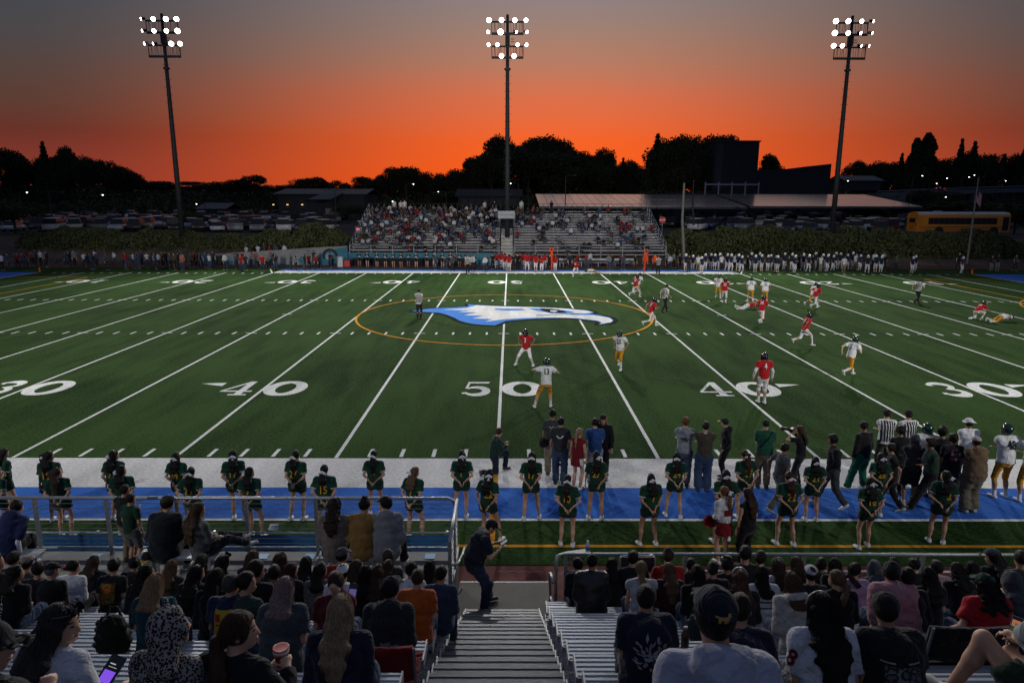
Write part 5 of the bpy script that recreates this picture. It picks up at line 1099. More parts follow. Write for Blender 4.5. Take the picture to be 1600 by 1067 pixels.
    if H:
        st_ = H.get('st', 'short'); g_ = H.get('g', .012); face = PL(hc_+hf*(.046 if st_ != 'curly' else .052)+hu*.0, hf*.94-hu*.38)
        nape = PL(hc_-hu*.062, -hu+hf*.25)
        top = E3(hc_+hu*.014-hf*.012, (.074+g_, .094+g_, .098+g_), ax, .0)
        if st_ in ('short', 'buzz', 'fade'): g2 = {'short': g_, 'buzz': .006, 'fade': .009}[st_]; Q = [E3(hc_+hu*.014-hf*.011, (.075+g2, .095+g2, .099+g2*1.3), ax, 0), face, nape]; wr = .003 if st_ == 'short' else .0
        elif st_ == 'curly': Q = [E3(hc_+hu*.022-hf*.014, (.082+g_, .100+g_, .104+g_), ax, 0), face, PL(hc_-hu*.07, -hu+hf*.2)]; wr = .011
        elif st_ == 'afro': Q = [E3(hc_+hu*.03-hf*.015, (.115, .125, .125), ax, 0), PL(hc_+hf*.055, hf*.95-hu*.3)]; wr = .012
        else:
            Q = [top, face]; wr = .004; ln = H.get('len', .30); wd_ = H.get('wd', 1.0); bk_ = -S['fw']
            if st_ in ('long', 'wavy', 'bob', 'half'):
                if st_ == 'bob': ln = H.get('len', .12)
                bo = .018+.013*(T is not None); p0 = hc_-hf*.050+hu*.02; p1 = S['nb']*.5+hc_*.5-hf*.070+bk_*.02; p2 = S['nb']+bk_*(.118+bo)-up*.05; p3 = S['ch']+bk_*(.122*bk**.8+bo); p4 = S['wa']+bk_*(.118*bk+bo)
                Q += [C(p0, p1, (.086*wd_, .054), (.092*wd_, .046), hr_, k=.03), C(p1, p2, (.092*wd_, .046), (.108*wd_, .036), ri, k=.03)]
                if ln > .12:
                    e = min(1, (ln-.12)/.16); w3 = .105*wd_-.03*wd_*(e if ln < .3 else .3); Q += [C(p2, p2+(p3-p2)*e, (.108*wd_, .034), (w3, .026), ri, k=.03)]
                    if ln > .30: e = min(1, (ln-.30)/.2); Q += [C(p3, p3+(p4-p3)*e, (w3, .028), (.062*wd_, .020), ri, k=.03)]
                Q += [C(hc_+hr_*s*.072-hf*.02, hc_+hr_*s*.082-hu*min(.16, ln*.7)-hf*.035, (.020, .045), (.022, .036), hr_, k=.02) for s in (-1, 1)]
                if st_ == 'wavy': wr = .010
            if st_ in ('pony', 'lowpony'):
                hi_ = .055 if st_ == 'pony' else -.035; p0 = hc_-hf*.095+hu*hi_; p1 = p0-hf*.045-hu*.03; p2 = S['nb']-S['fw']*(.13+.02*bk)-up*.05; p3 = p2-V3(0, 0, 1)*max(.03, ln-.08)-S['fw']*.02
                Q += [E3(p0, (.024, .024, .024), ax, .01), C(p0, p1, .026, .034, k=.02), C(p1, p2, (.040*wd_, .032), (.046*wd_, .030), ri, k=.02), C(p2, p3, (.046*wd_, .028), (.020*wd_, .012), ri, k=.02), PL(hc_+hf*.2, hf)]
                Q.insert(2, nape)
            if st_ == 'bun': Q = [top, face, nape, E3(hc_-hf*H.get('bf', .06)+hu*H.get('bu', .10), (.045, .045, .042), ax, .012)]
        LY['hair'] = (Q, wr)
    K = L_.get('cap')
    if K:
        ty = K['ty']; dirn = K.get('dir', 1)*hf
        if ty in ('cap', 'snap'):
            Q = [E3(hc_+hu*.030-hf*.008, (.091, .112, .096), ax, 0), PL(hc_+hu*.030-hf*.0, -hu+hf*.10)]
            Q += [C(hc_+dirn*.075+hu*.040, hc_+dirn*.165+hu*.025, (.082, .010), (.062, .009), hr_, k=.008, rz=.02), E3(hc_+hu*.128, (.011, .011, .008), ax, .004)]
        elif ty == 'beanie': Q = [E3(hc_+hu*.030-hf*.010, (.092, .113, .112), ax, 0), PL(hc_+hu*.012+hf*.02, -hu-hf*.12), C(hc_+hu*.022-hf*.09, hc_+hu*.022+hf*.075, (.086, .02), None, hr_, k=.01)][:2]
        elif ty == 'bucket': Q = [E3(hc_+hu*.035-hf*.005, (.092, .112, .098), ax, 0), PL(hc_+hu*.03, -hu), C(hc_+hu*.055, hc_+hu*.022, (.100, .118), (.165, .175), hr_, True, True, .01)]
        elif ty == 'hood': Q = [E3(hc_+hu*.010-hf*.022, (.104, .124, .132), ax, .03), C(hc_-hf*.05-hu*.04, S['nb']-S['fw']*.06-up*.03, (.098, .075), (.13, .08), hr_, k=.05), PL(hc_+hf*.062, hf*.96+hu*.12)]
        elif ty == 'helmet': Q = [E3(hc_+hu*.012-hf*.004, (.122, .142, .135), ax, 0), C(hc_-hu*.06+hr_*.07, hc_-hu*.06-hr_*.07, (.05, .085), None, hf, k=.03), CUT(hc_+hf*.135-hu*.052, (.085, .095, .070), ax)]
        elif ty == 'visor': Q = [C(hc_+dirn*.08+hu*.05, hc_+dirn*.17+hu*.035, (.085, .010), (.062, .009), hr_, k=.008), C(hc_+hu*.05, hc_+hu*.085, (.088, .108), None, hr_, True, True, 0)]
        elif ty == 'leo': Q = [E3(hc_+hu*.012-hf*.024, (.110, .130, .136), ax, .03), C(hc_-hf*.05-hu*.05, S['nb']-S['fw']*.05-up*.04, (.105, .085), (.14, .09), hr_, k=.05), PL(hc_+hf*.066, hf*.97+hu*.1)]+[E3(hc_+hu*.14+hr_*s*.07-hf*.01, (.032, .018, .036), ax, .012) for s in (-1, 1)]
        LY['cap'] = (Q, .002 if ty in ('cap', 'helmet', 'bucket') else .005)
        if ty in ('hood', 'leo'): LY.pop('hair', None)
        if ty == 'helmet': LY.pop('hair', None)
    return LY
def layer_mesh(prims, amp, h, seed=0.0):
    lo, shp = grid_of(prims, h); F = field(prims, lo, shp, h)
    if amp: F = wrinkle(F, lo, shp, h, amp, 26.0 if amp < .009 else 48.0, seed)
    return surf(F, lo, h)
SKINS = [(.52, .30, .20), (.40, .22, .14), (.60, .38, .28), (.30, .16, .10), (.20, .105, .07), (.46, .26, .17)]
def skin(c): return mat('skin', c, .55, 0, .35, (6.0, .10), (90.0, .15, .003))
def hairm(c): return mat('hair', tuple(round(x, 4) for x in c), .55, 0, .22, (22.0, .55), (30.0, .9, .02), None, None, 0, (3.5, 3.5, .35))
def col_of(L_, ly):
    if ly == 'body': return skin(L_['skin'])
    if ly == 'hair': return hairm(L_['hair']['c'])
    if ly == 'shirt': return L_['shirt'].get('m') or cloth(L_['shirt']['c'])
    if ly == 'pants': return L_['pants'].get('m') or cloth(L_['pants']['c'])
    if ly[:4] == 'sock': return cloth(L_['socks'])
    if ly[:4] == 'trim': return cloth(L_['shirt']['trim'])
    if ly[:4] == 'shoe': return mat('shoe', L_.get('shoes', (.03, .03, .03)), .6, 0, .3, (12.0, .2))
    K = L_['cap']
    if K.get('m'): return K['m']
    return mat('helmet_shell', K['c'], .18, 0, .6) if K['ty'] == 'helmet' else cloth(K['c'])
PART = {'hair': 'hair', 'shirt': 'shirt', 'pants': 'trousers', 'sock-1': 'sock', 'sock1': 'sock', 'shoe-1': 'shoe', 'shoe1': 'shoe', 'cap': 'cap', 'trim': 'sleeve_trim', 'trim1': 'sleeve_trim'}
def lock_mesh(S, L_, prims, n, rnd):
    "fine strands lying on the hair surface"
    lo, shp = grid_of(prims, .02); F = field(prims, lo, shp, .02); V, Q = surf(F, lo, .02)
    if len(V) < 20: return None
    bt = BVHTree.FromPolygons([tuple(v) for v in V], [tuple(q) for q in Q]); hc_, hu, hf = S['hc'], S['hu'], S['hf']; mb = MB(); zmin = V[:, 2].min()
    for i in range(n):
        a = rnd.uniform(0, 2*PI); e = rnd.uniform(.15, .95); d = nrm(S['hr']*math.cos(a)*(1-e)+(-hf)*abs(math.sin(a))*(1-e)*1.3+hu*e); p = hc_+d*.13; pts = []
        step = rnd.uniform(.028, .038); nst = int(rnd.integers(7, 16)); drift = rnd.normal(0, .006, 3)
        for k in range(nst):
            r = bt.find_nearest(Vector(p))
            if r[0] is None: break
            q = np.array(r[0]); nn_ = np.array(r[1]); 
            if nn_@(q-hc_) < 0 and k < 2: nn_ = -nn_
            q2 = q+nn_*(.002+.004*(.5+.5*math.sin(k*.7+i))); pts.append(q2)
            g_ = V3(0, 0, -1)+(q-hc_-hu*.10)*.9*(k < 4); g_ = g_-nn_*(g_@nn_); p = q2+nrm(g_)*step+drift
            if p[2] < zmin-.02: break
        if len(pts) > 3 and (pts[0]-pts[-1])@V3(0, 0, 1) > .03:
            if (np.array(pts)-hc_)[:, :].dot(hf).max() > .07: continue
            m = len(pts); mb.tube(pts, [.0018*(1-abs(2*j/(m-1)-.8)*.55) for j in range(m)], 3, 0, False)
    return mb if mb.v else None
_pc = {}
def person(label, loc, rz, pose, look, h=.02, scale=1.0, group=None, name='person', locks=0, seed=None, cat='person', key=None):
    if key is not None and key in _pc: S, meshes = _pc[key]
    else:
        bh = h*look.get('bf', 1.0 if h > .03 else 1.65); S = skel(pose); LY = build_layers(S, look, min(bh, .0165) if look.get('bf') else bh); meshes = {}
        for ly, (pr, amp) in LY.items():
            hh = bh if ly == 'body' else (h*(1.8 if look.get('sit') else 1.25) if ly == 'pants' else (h*1.3 if ly[:4] in ('shoe', 'sock') and h < .03 else (h*1.15 if ly == 'shirt' and .016 < h < .03 else h))); V, F = layer_mesh(pr, amp, hh, (seed if seed is not None else rn.uniform(0, 6)))
            if len(F): meshes[ly] = smooth_mesh(PART.get(ly, 'person'), V, F, [None])
        if locks and 'hair' in LY:
            lm = lock_mesh(S, look, LY['hair'][0], locks, rn)
            if lm: meshes['locks'] = lm.mesh('strands'); meshes['locks'].materials.append(None)
        if key is not None: _pc[key] = (S, meshes)
    def mk(nm, me, par, m):
        o = link(nm, me, par); sl = o.material_slots[0]; sl.link = 'OBJECT'; sl.material = m; return o
    root = mk(name, meshes['body'], None, col_of(look, 'body')); root.location = loc; root.rotation_euler = (0, 0, rz); root.scale = (scale,)*3; tag(root, label, cat, group); parts = {'body': root}
    for ly, me in meshes.items():
        if ly == 'body': continue
        if ly == 'locks': mk('strands', me, parts['hair'], hairm(tuple(min(1, x*1.35+.004) for x in look['hair']['c']))); continue
        nm = PART[ly]
        if ly == 'cap': nm = {'helmet': 'helmet', 'hood': 'hood', 'leo': 'hood', 'beanie': 'beanie', 'bucket': 'bucket_hat'}.get(look['cap']['ty'], 'cap')
        if ly == 'pants': nm = {'skirt': 'skirt', 'short': 'shorts', 'brief': 'shorts'}.get(look['pants'].get('ty', 'long'), 'trousers')
        if ly == 'shirt' and look['shirt'].get('sl') == 'hood': nm = 'hoodie'
        parts[ly] = mk(nm, me, root, col_of(look, ly))
    root['_s'] = 0; del root['_s']
    return root, parts, S
# flat prints laid on a garment: every vertex is dropped onto the cloth along -dirn
def bvh_of(o): me = o.data; return BVHTree.FromPolygons([v.co.copy() for v in me.vertices], [tuple(p.vertices) for p in me.polygons])
def lay_on(o, name, V2, F, cen, dirn, upv, m, off=.007, bt=None):
    d = nrm(dirn); u = nrm(upv-d*(upv@d)); r = nrm(np.cross(u, d)); bt = bt or bvh_of(o); P = []
    for x, y in V2:
        q = cen+r*x+u*y+d*.5; hit = bt.ray_cast(Vector(q), Vector(-d), 1.2); P.append(np.array(hit[0])+d*off if hit[0] else cen+r*x+u*y+d*.12)
    mb = MB().add(P, F); ob = mb.build(name, m, o, False, True); return ob
def patch(o, name, w_, hgt, cen, dirn, upv, m, nx_=8, ny_=8, off=.006):
    V2 = [(-w_/2+w_*i/nx_, -hgt/2+hgt*j/ny_) for j in range(ny_+1) for i in range(nx_+1)]; F = [(j*(nx_+1)+i, j*(nx_+1)+i+1, (j+1)*(nx_+1)+i+1, (j+1)*(nx_+1)+i) for j in range(ny_) for i in range(nx_)]
    return lay_on(o, name, V2, F, cen, dirn, upv, m, off)
_tx = {}
def letters(o, name, body, size, cen, dirn, upv, m, sx=.85, bold=.012, off=.012, sub=True):
    if body not in _tx:
        me = text_mesh(body, 1.0, bold); bm = bmesh.new(); bm.from_mesh(me); bmesh.ops.triangulate(bm, faces=bm.faces)
        if sub: bmesh.ops.subdivide_edges(bm, edges=[e for e in bm.edges if e.calc_length() > .16], cuts=2, use_grid_fill=False)
        bmesh.ops.triangulate(bm, faces=bm.faces); _tx[body] = ([(v.co.x, v.co.y) for v in bm.verts], [tuple(v.index for v in f.verts) for f in bm.faces]); bm.free(); bpy.data.meshes.remove(me)
    V2, F = _tx[body]; return lay_on(o, name, [(x*size*sx, y*size) for x, y in V2], F, cen, dirn, upv, m, off)

MASKM = mat('facemask', (.05, .05, .055), .4, .3, .5)
def facemask(root, S, m=MASKM):
    hc_, hf, hu, hr_ = S['hc'], S['hf'], S['hu'], S['hr']; mb = MB()
    for z, rr in ((-.03, .128), (-.07, .126), (-.105, .112)): mb.tube([hc_+hu*z+hr_*(rr*math.sin(a))*.88+hf*(.02+rr*math.cos(a)*1.05) for a in np.linspace(-1.35, 1.35, 9)], .008, 5)
    for x in (-.03, .03): mb.tube([hc_+hr_*x+hf*.155-hu*.02, hc_+hr_*x+hf*.15-hu*.07, hc_+hr_*x+hf*.133-hu*.11], .007, 5)
    return mb.build('facemask', m, root, False, True)
def at_local(root, v): return root.matrix_basis @ Vector(v)
# ------------------------------------------------------------------ colours
BLKC, NAVY, WHT, GREY = (.010, .010, .012), (.012, .018, .045), (.62, .63, .66), (.16, .17, .185)
HB, HD, HBR, HLB, HBL, HGR, HRD = (.006, .005, .005), (.016, .010, .008), (.040, .022, .013), (.10, .058, .030), (.22, .145, .075), (.10, .10, .10), (.045, .012, .010)
JEAN, KHAKI, OLIVE = (.03, .055, .11), (.20, .155, .10), (.045, .05, .03)
SK1, SK2, SK3, SK4, SK5, SK6 = SKINS
# ------------------------------------------------------------------ the seated crowd near the camera
def H(st, c, ln=.30, **k): return dict(st=st, c=c, len=ln, **k)
def T(c, sl='short', **k): return dict(c=c, sl=sl, **k)
SITF = dict(SIT, lf=(-.15, .35, -.355), rf=(.15, .35, -.355), lh=(-.10, .27, .20), rh=(.10, .27, .20))
FGP = {}
HEADY = dict(l1=874, l2=880, l5=880, l3=892, l4=896, l6=888, l7=885, l12=877, l15=872, l13=880, l9=890, l23=876, l24=893, l27=868, l33=870, l29=892, l34=890, l38=887, l26=900, l36=897, l28=893, l8=900, l11=902, l20=893, l32=902, l37=912, l21=910, l10=930, l14=918, l30=930, l25=932, l35=932, l16=975, l18=1015, l31=966, l19=1000, l17=1008, r40=880, r41=877, r42=880, r43=870, r45=868, r49=880, r50=864, r44=887, r46=895, r48=887, r51=912, r54=902, r56=882, r59=880, r60=882, r58=898, r57=917, r61=906, r63=890, r64=887, r67=880, r65=895, r69=889, r68=922, r70=900, r72=868, r73=872, r71=918, r74=935, r47=946, r53=955, r62=950, r66=950, r52=964, r75=1002)
def fg(tag_, px, k, label, hair, shirt, sk=SK1, cap=None, hy=-15, rz=0, bulk=1.0, scale=.93, fem=0, pants=None, dz=0, dy=0, locks=None, shoes=(.03, .03, .03), look=None, fixk=None, **pose):
    L_ = dict(skin=sk, hair=hair, shirt=shirt, pants=pants or dict(c=JEAN), sit=True, bulk=bulk, fem=fem, shoes=shoes)
    if cap: L_['cap'] = cap
    if tag_ in ('l16', 'l17', 'l19', 'l30'): L_['bf'] = 1.0
    if look: L_.update(look)
    p = dict(SITF, hy=hy, lean=random.uniform(2, 12), curve=random.uniform(16, 30), hp=random.uniform(0, 10)); p.update(pose)
    HCL = {b_: rotz(skel(dict(p, lean=b_))['hc'], rz) for b_ in (p['lean'], p['lean']+12, p['lean']+24)}; best = None
    for kk in (range(max(0, int(round(k))-2), min(NROW-1, int(round(k))+3)) if fixk is None else [fixk]):
        for sc_, le_ in [(a_, b_) for a_ in np.arange(.74, 1.0, .03) for b_ in (p['lean'], p['lean']+12, p['lean']+24)]:
            hcl = HCL[le_]
            hw_ = V3(0, seat_y(kk)-.15, seat_z(kk)+.006)+hcl*sc_; d_ = hw_-CAM; yp = 533.5+FPX*(_D@(V3(CAM[0], hw_[1], hw_[2])-CAM))/(_fw@(V3(CAM[0], hw_[1], hw_[2])-CAM))
            cst = abs(yp-HEADY[tag_])/9+abs(sc_-scale*.95)*6+abs(kk-k)*1.5+(le_-p['lean'])/45
            if best is None or cst < best[0]: best = (cst, kk, float(sc_), le_)
    _, kk, scale, le_ = best; hcl = HCL[le_]; p['lean'] = le_; Y = seat_y(kk)-.15; z = seat_z(kk)+.006; X = xy(px, Y+hcl[1]*scale, z+hcl[2]*scale)-hcl[0]*scale
    k = kk
    h = .0145 if k >= 6.5 else (.0185 if k >= 4 else .0245)
    if locks is None: locks = (240 if k >= 5 else 60) if hair and hair['st'] in ('long', 'wavy', 'pony', 'bob', 'half', 'lowpony') else (0)
    r, P, S = person(label, (X, Y, z), math.radians(rz), p, L_, h, scale, 'spectators in the near stand', locks=locks); FGP[tag_] = (r, P, S); return r, P, S
CAPK = dict(ty='cap', c=(.012, .012, .014)); HIPB = dict(c=BLKC); GPANT = dict(c=(.05, .05, .055))
BK, UP = V3(0, -1, 0), V3(0, 0, 1)
# --- left block, front to back
fg('l1', 24, .3, 'person with short black hair near the left edge, second bleacher row', H('short', HB), T(BLKC, 'long'), SK4)
fg('l2', 45, .8, 'spectator in a backwards tan cap, left front rows', H('short', HD), T((.03, .03, .035), 'long'), SK1, dict(ty='cap', c=(.24, .20, .15), dir=-1))
fg('l5', -4, 1.5, 'man with glasses cut off by the left edge of the picture', H('short', HD), T(BLKC), SK2, None, -60)
fg('l3', 84, 2.2, 'man in black cap with red brim, black jacket, looking right', H('short', HGR), T(BLKC, 'long'), SK1, dict(ty='cap', c=(.012, .012, .014)), -75, bulk=1.15)
fg('l4', 28, 3.4, 'woman with dark curly hair, black top with white lettering down the back', H('wavy', HD, .18), T(BLKC, 'long'), SK2, None, -55, fem=1)
fg('l6', 118, 1.0, 'woman with dark bun in a white long-sleeved top, left block', H('bun', HB, bf=.115, bu=-.02), T(WHT, 'long', o=.018), SK1, None, -65, fem=1, bulk=1.12, pants=HIPB)
fg('l7', 181, 1.2, 'person in black tee with bright sunset print on the back', H('curly', HB, g=.01), T((.012, .012, .013)), SK1, None, -10)
fg('l12', 318, .1, 'dark-haired front-row spectator just right of the outstretched legs', H('long', HD, .2), T(BLKC), SK1)
fg('l15', 397, .3, 'brown-haired front-row woman below the notice card', H('long', HBR, .25), T(NAVY), SK1)
fg('l13', 351, 1.1, 'woman with black hair and sunglasses on her head, front left rows', H('long', HB, .25), T(BLKC), SK1, None, -35)
fg('l9', 271, 1.2, 'girl with long light-brown hair and bare shoulders, left block', H('long', HLB, .32), T((.05, .04, .035), 'none'), SK1, None, -20, fem=1)
fg('l23', 440, 1.0, 'woman with wavy brown hair in dark top, left of the red-haired one', H('wavy', HBR, .28), T((.015, .018, .03), 'long'), SK1, None, -10)
fg('l24', 457, 2.1, 'woman with dark red hair and black top, left block', H('long', HRD, .3), T((.02, .012, .014), 'long'), SK1, None, -35, rz=-10)
fg('l27', 536, .1, 'man in grey mesh cap and red shirt, front row of left block', H('short', HB), T((.20, .012, .012)), SK2, dict(ty='cap', c=(.07, .07, .072)), -40, bulk=1.1)
fg('l33', 607, .0, 'man in olive cap, front row below the grey hoodie', H('short', HD), T((.03, .033, .025), 'long'), SK1, dict(ty='cap', c=(.035, .035, .022)), 10)
fg('l29', 558, 1.2, 'woman with dark brown hair right of the white cap', H('long', HBR, .2), T((.12, .012, .014), 'long'), SK1, None, -45)
fg('l34', 608, 1.2, 'brown-haired woman directly below the olive cap', H('long', HBR, .3), T(BLKC), SK1)
fg('l38', 673, 1.0, 'woman with very long straight dark hair and grey top at the aisle end', H('long', HB, .46), T((.085, .07, .065), 'long'), SK1, None, -10, fem=1, pants=dict(c=(.07, .11, .18)))
fg('l26', 503, 2.2, 'woman with dark straight hair and headband left of the white cap', H('long', HD, .22), T((.10, .11, .12)), SK1, None, -45)
fg('l36', 644, 2.0, 'black-haired spectator in white tee left of the long-haired woman', H('short', HB, g=.02), T(WHT), SK2, None, -10)
fg('l28', 537, 2.9, 'person in backwards white cap and white tee, middle of left block', H('lowpony', HB, .2), T((.66, .67, .70), o=.02), SK1, dict(ty='cap', c=(.72, .73, .76), dir=-1), -10, bulk=1.05)
fg('l8', 232, 3.0, 'woman with long black hair and black top behind the sunset tee', H('long', HB, .36), T(BLKC, 'long'), SK1, None, -55, fem=1)
fg('l11', 311, 3.0, 'woman with very long black hair, sunglasses pushed up, black top', H('long', HB, .42), T((.009, .009, .011), 'long'), SK1, None, -55, fem=1, bulk=1.15)
fg('l20', 402, 3.6, 'man with short dark hair and glasses in black tee', H('short', HD), T(BLKC), SK2, None, -60, bulk=1.1)
fg('l32', 591, 3.0, 'woman with long straight brown hair and black top in left block', H('long', HBR, .44), T(BLKC), SK1, None, -25, fem=1)
fg('l37', 654, 3.9, 'man with buzz cut in an orange tee near the aisle', H('buzz', (.05, .025, .015)), T((.42, .085, .015), o=.02), SK1, None, -15, bulk=1.12)
fg('l21', 388, 4.5, 'child in black tee with green lettering beside the grey-haired man', H('short', HD), T((.03, .05, .04)), SK1, None, -70, scale=.78, rz=-20)
fg('l10', 246, 4.9, 'woman with shoulder-length blonde hair in a teal top', H('bob', (.30, .19, .10), .15, wd=1.15), T((.008, .055, .075)), SK1, None, -10, fem=1, bulk=1.1)
fg('l14', 364, 4.8, 'grey-haired man in navy tee with a yellow and red print', H('short', (.065, .06, .055)), T((.012, .02, .05), o=.02), SK1, None, -35, bulk=1.22, scale=.97)
fg('l30', 526, 5.0, 'dark-haired spectator raising a hand in front of the blonde in navy', H('short', HBR, g=.02), T((.10, .012, .015)), SK1, None, 10, rh=(.12, .22, .56))
fg('l25', 448, 5.6, 'woman with faded lilac-blonde hair in a slate tee', H('bob', (.24, .17, .155), .17, wd=1.1), T((.055, .065, .075), o=.02), SK1, None, -10, fem=1, bulk=1.25)
fg('l35', 612, 5.4, 'large man in black cap and dark hoodie on a red stadium seat', H('short', HB), T((.020, .022, .027), 'hood', o=.022), SK2, dict(ty='cap', c=(.012, .012, .013)), -30, bulk=1.4, scale=1.02, pants=dict(c=(.025, .025, .03), ty='short', len=.85))
fg('l16', 100, 7.8, 'grey-haired woman with sunglasses on her head, white tee, holding a phone', H('long', (.030, .026, .025), .26), T((.55, .56, .60)), SK1, None, -80, rz=-12, scale=0.80, fem=1, bulk=1.15, rh=(.30, .30, .26), lh=(.05, .32, .22))
fg('l18', 272, 7.2, 'small person in a leopard-print hooded top with ears', H('short', HD), T((.3, .27, .26), 'long', m=None), SK1, dict(ty='leo', c=(.3, .28, .27)), -35, scale=.80, rz=-10)
fg('l31', 535, 7.1, 'woman with long ash-blonde hair half tied up, navy top', H('long', (.26, .19, .115), .40, wd=.95), T((.014, .016, .034), 'long'), SK1, None, -5, scale=0.86, fem=1, bulk=1.15)
fg('l19', 378, 8.0, 'woman with brown low ponytail in black top, eating from a cup', H('lowpony', (.05, .025, .014), .34), T((.012, .012, .014), 'long'), SK1, None, -60, rz=-15, scale=0.80, fem=1, rh=(.22, .30, .42), lh=(.08, .30, .38))
fg('l17', -16, 8.6, 'person in dark clothes and black cap cut off at the lower left corner', H('short', HB), T((.012, .012, .014)), SK1, dict(ty='cap', c=(.012, .012, .013)), -75, scale=0.86, rh=(.20, .32, .40), bulk=1.15)
# --- right block
fg('r40', 903, .2, 'black-haired front-row person beside the leather jacket', H('short', HB, g=.02), T(BLKC, 'long'), SK2, None, 40)
fg('r41', 926, 1.2, 'man in a black leather jacket near the aisle, right block', H('fade', HB), dict(c=BLKC, sl='long', o=.026, m=mat('leather', (.010, .010, .011), .38, 0, .5, (8.0, .2), (22.0, .5, .012))), SK4, None, -20, bulk=1.25, scale=.98)
fg('r42', 957, .4, 'front-row woman with long black hair beside the silver panel', H('long', HB, .22), T(BLKC), SK1)
fg('r43', 990, .0, 'front-row person hidden behind the blonde ponytail', H('short', HB), T(BLKC), SK1)
fg('r45', 1045, .2, 'front-row woman with messy brown updo and red top', H('bun', HBR, bf=.03, bu=.115), T((.28, .015, .015)), SK1, None, -20, dz=.04)
fg('r49', 1137, .6, 'curly black-haired spectator left of the tall man in black tee', H('curly', HB, g=.015), T(BLKC), SK4)
fg('r50', 1166, .0, 'broad man with short black hair in black tee, front right row', H('fade', HB), T(BLKC), SK2, None, -35, bulk=1.25, scale=1.08, dz=.05)
fg('r44', 1003, 2.1, 'woman with blonde ponytail in a white and black top', H('lowpony', (.22, .145, .075), .40, wd=1.25), T((.40, .41, .44), 'cap'), SK1, None, -5, fem=1, dz=.03)
fg('r46', 1046, 2.3, 'woman with long brown-blonde hair in a maroon jacket', H('long', (.11, .065, .035), .46, wd=.9), T((.035, .012, .018), 'long'), SK1, None, 5, fem=1)
fg('r48', 1115, 1.4, 'woman with dark bun and blue hair tie in black top', H('bun', HB, bf=.11, bu=.0), T(BLKC, 'long'), SK2, None, -25, bulk=1.15)
fg('r51', 1157, 3.7, 'woman with auburn hair and silver headband in right block', H('long', (.075, .035, .018), .34), T((.02, .02, .022), 'long'), SK1, None, -15, fem=1)
fg('r54', 1192, 2.4, 'person in a white jersey with black stripes, right block', H('long', HB, .25), T((.55, .56, .60), 'short', o=.022), SK1, None, -35, bulk=1.1)
fg('r56', 1217, 1.2, 'dark-haired woman with headband above the cream hoodie', H('long', HBR, .30), T((.5, .5, .54), 'long'), SK1, None, -10)
fg('r59', 1284, .2, 'curly black-haired front-row spectator behind the white cap', H('curly', HB), T(BLKC), SK5)
fg('r60', 1306, .9, 'black-haired spectator right of the curly one, front right rows', H('long', HB, .2), T(BLKC), SK2)
fg('r58', 1268, 2.3, 'person in a backwards off-white cap, right block', H('short', HD), T((.02, .02, .025), 'long'), SK1, dict(ty='cap', c=(.50, .51, .53), dir=-1), -10)
fg('r57', 1240, 4.6, 'woman with light-brown hair in a cream hoodie', H('long', (.085, .045, .022), .22), T((.40, .385, .35), 'hood', o=.022), SK1, None, -5, fem=1, bulk=1.1)
fg('r61', 1308, 4.2, 'woman with tied-back ash-brown hair and black top beside the pink blanket', H('lowpony', (.12, .075, .045), .18), T(BLKC, 'long'), SK1, None, 50, fem=1)
fg('r63', 1337, 1.5, 'person in a lilac sweater with dark hair', H('lowpony', HD, .12), T((.30, .18, .30), 'long', o=.022), SK1, None, -60, fem=1)
fg('r64', 1367, 1.0, 'person with a grey hood pulled up, front right rows', H('short', HB), T((.06, .065, .08), 'hood'), SK1, dict(ty='hood', c=(.06, .065, .08)), -15)
fg('r67', 1397, .2, 'black-haired front-row woman behind the black beanie', H('wavy', HB, .2), T(BLKC), SK1)
fg('r65', 1394, 3.6, 'large person in black beanie wrapped in a dusty-pink blanket', H('short', HB), T((.33, .17, .19), 'long', o=.05, w=.006), SK2, dict(ty='beanie', c=(.014, .014, .016)), -15, bulk=1.45, scale=.98)
fg('r69', 1464, 1.2, 'dark-haired spectator right of the pink blanket, second row', H('short', HD, g=.02), T((.3, .2, .22)), SK1, None, 30)
fg('r68', 1452, 3.0, 'woman with long black hair raising an arm with a bracelet', H('long', HB, .36), T(BLKC), SK1, None, 10, lh=(-.22, .30, .50), fem=1)
fg('r70', 1496, 2.1, 'woman with thick wavy black hair left of the red tee', H('wavy', HB, .22, wd=1.2), T(BLKC, 'long'), SK1, None, 25)
fg('r72', 1552, .3, 'girl in grey cap with long black hair, front right row', H('long', HB, .34), T(BLKC, 'long'), SK1, dict(ty='cap', c=(.05, .055, .06)), 60)
fg('r73', 1597, .9, 'person in dark green tee with red emblem at the right edge', H('buzz', HD), T((.02, .035, .02)), SK2, None, -10, bulk=1.1)
fg('r71', 1541, 4.1, 'large person with long black hair under a green cap, red tee', H('wavy', HB, .20, wd=1.3), T((.36, .012, .018), o=.024), SK1, dict(ty='cap', c=(.012, .05, .03)), 15, bulk=1.62, scale=1.05, fixk=5, lh=(-.34, .20, .16))
fg('r74', 1582, 4.3, 'person in slate hooded jacket at the right edge behind the red tee', H('short', HD), T((.055, .06, .07), 'hood'), SK1, dict(ty='hood', c=(.055, .06, .07)), -10)
fg('r47', 1010, 6.7, 'big man in navy tee with a pale wing print on the back', H('fade', HB), T((.010, .014, .028), o=.024), SK2, None, -8, bulk=1.42, scale=1.05, fixk=7, pants=dict(c=(.11, .115, .125)))
fg('r53', 1158, 6.9, 'short-haired man in navy tee behind the light hoodie', H('fade', HD), T((.012, .016, .03), o=.02), SK2, None, -25, bulk=1.2)
fg('r62', 1283, 7.4, 'woman with very long black hair in a white jersey numbered 8', H('long', HB, .5, wd=1.25), T((.50, .51, .56), 'short', o=.03, sleeve=.85), SK1, None, 0, fem=1, bulk=1.15, pants=dict(c=(.10, .11, .12)))
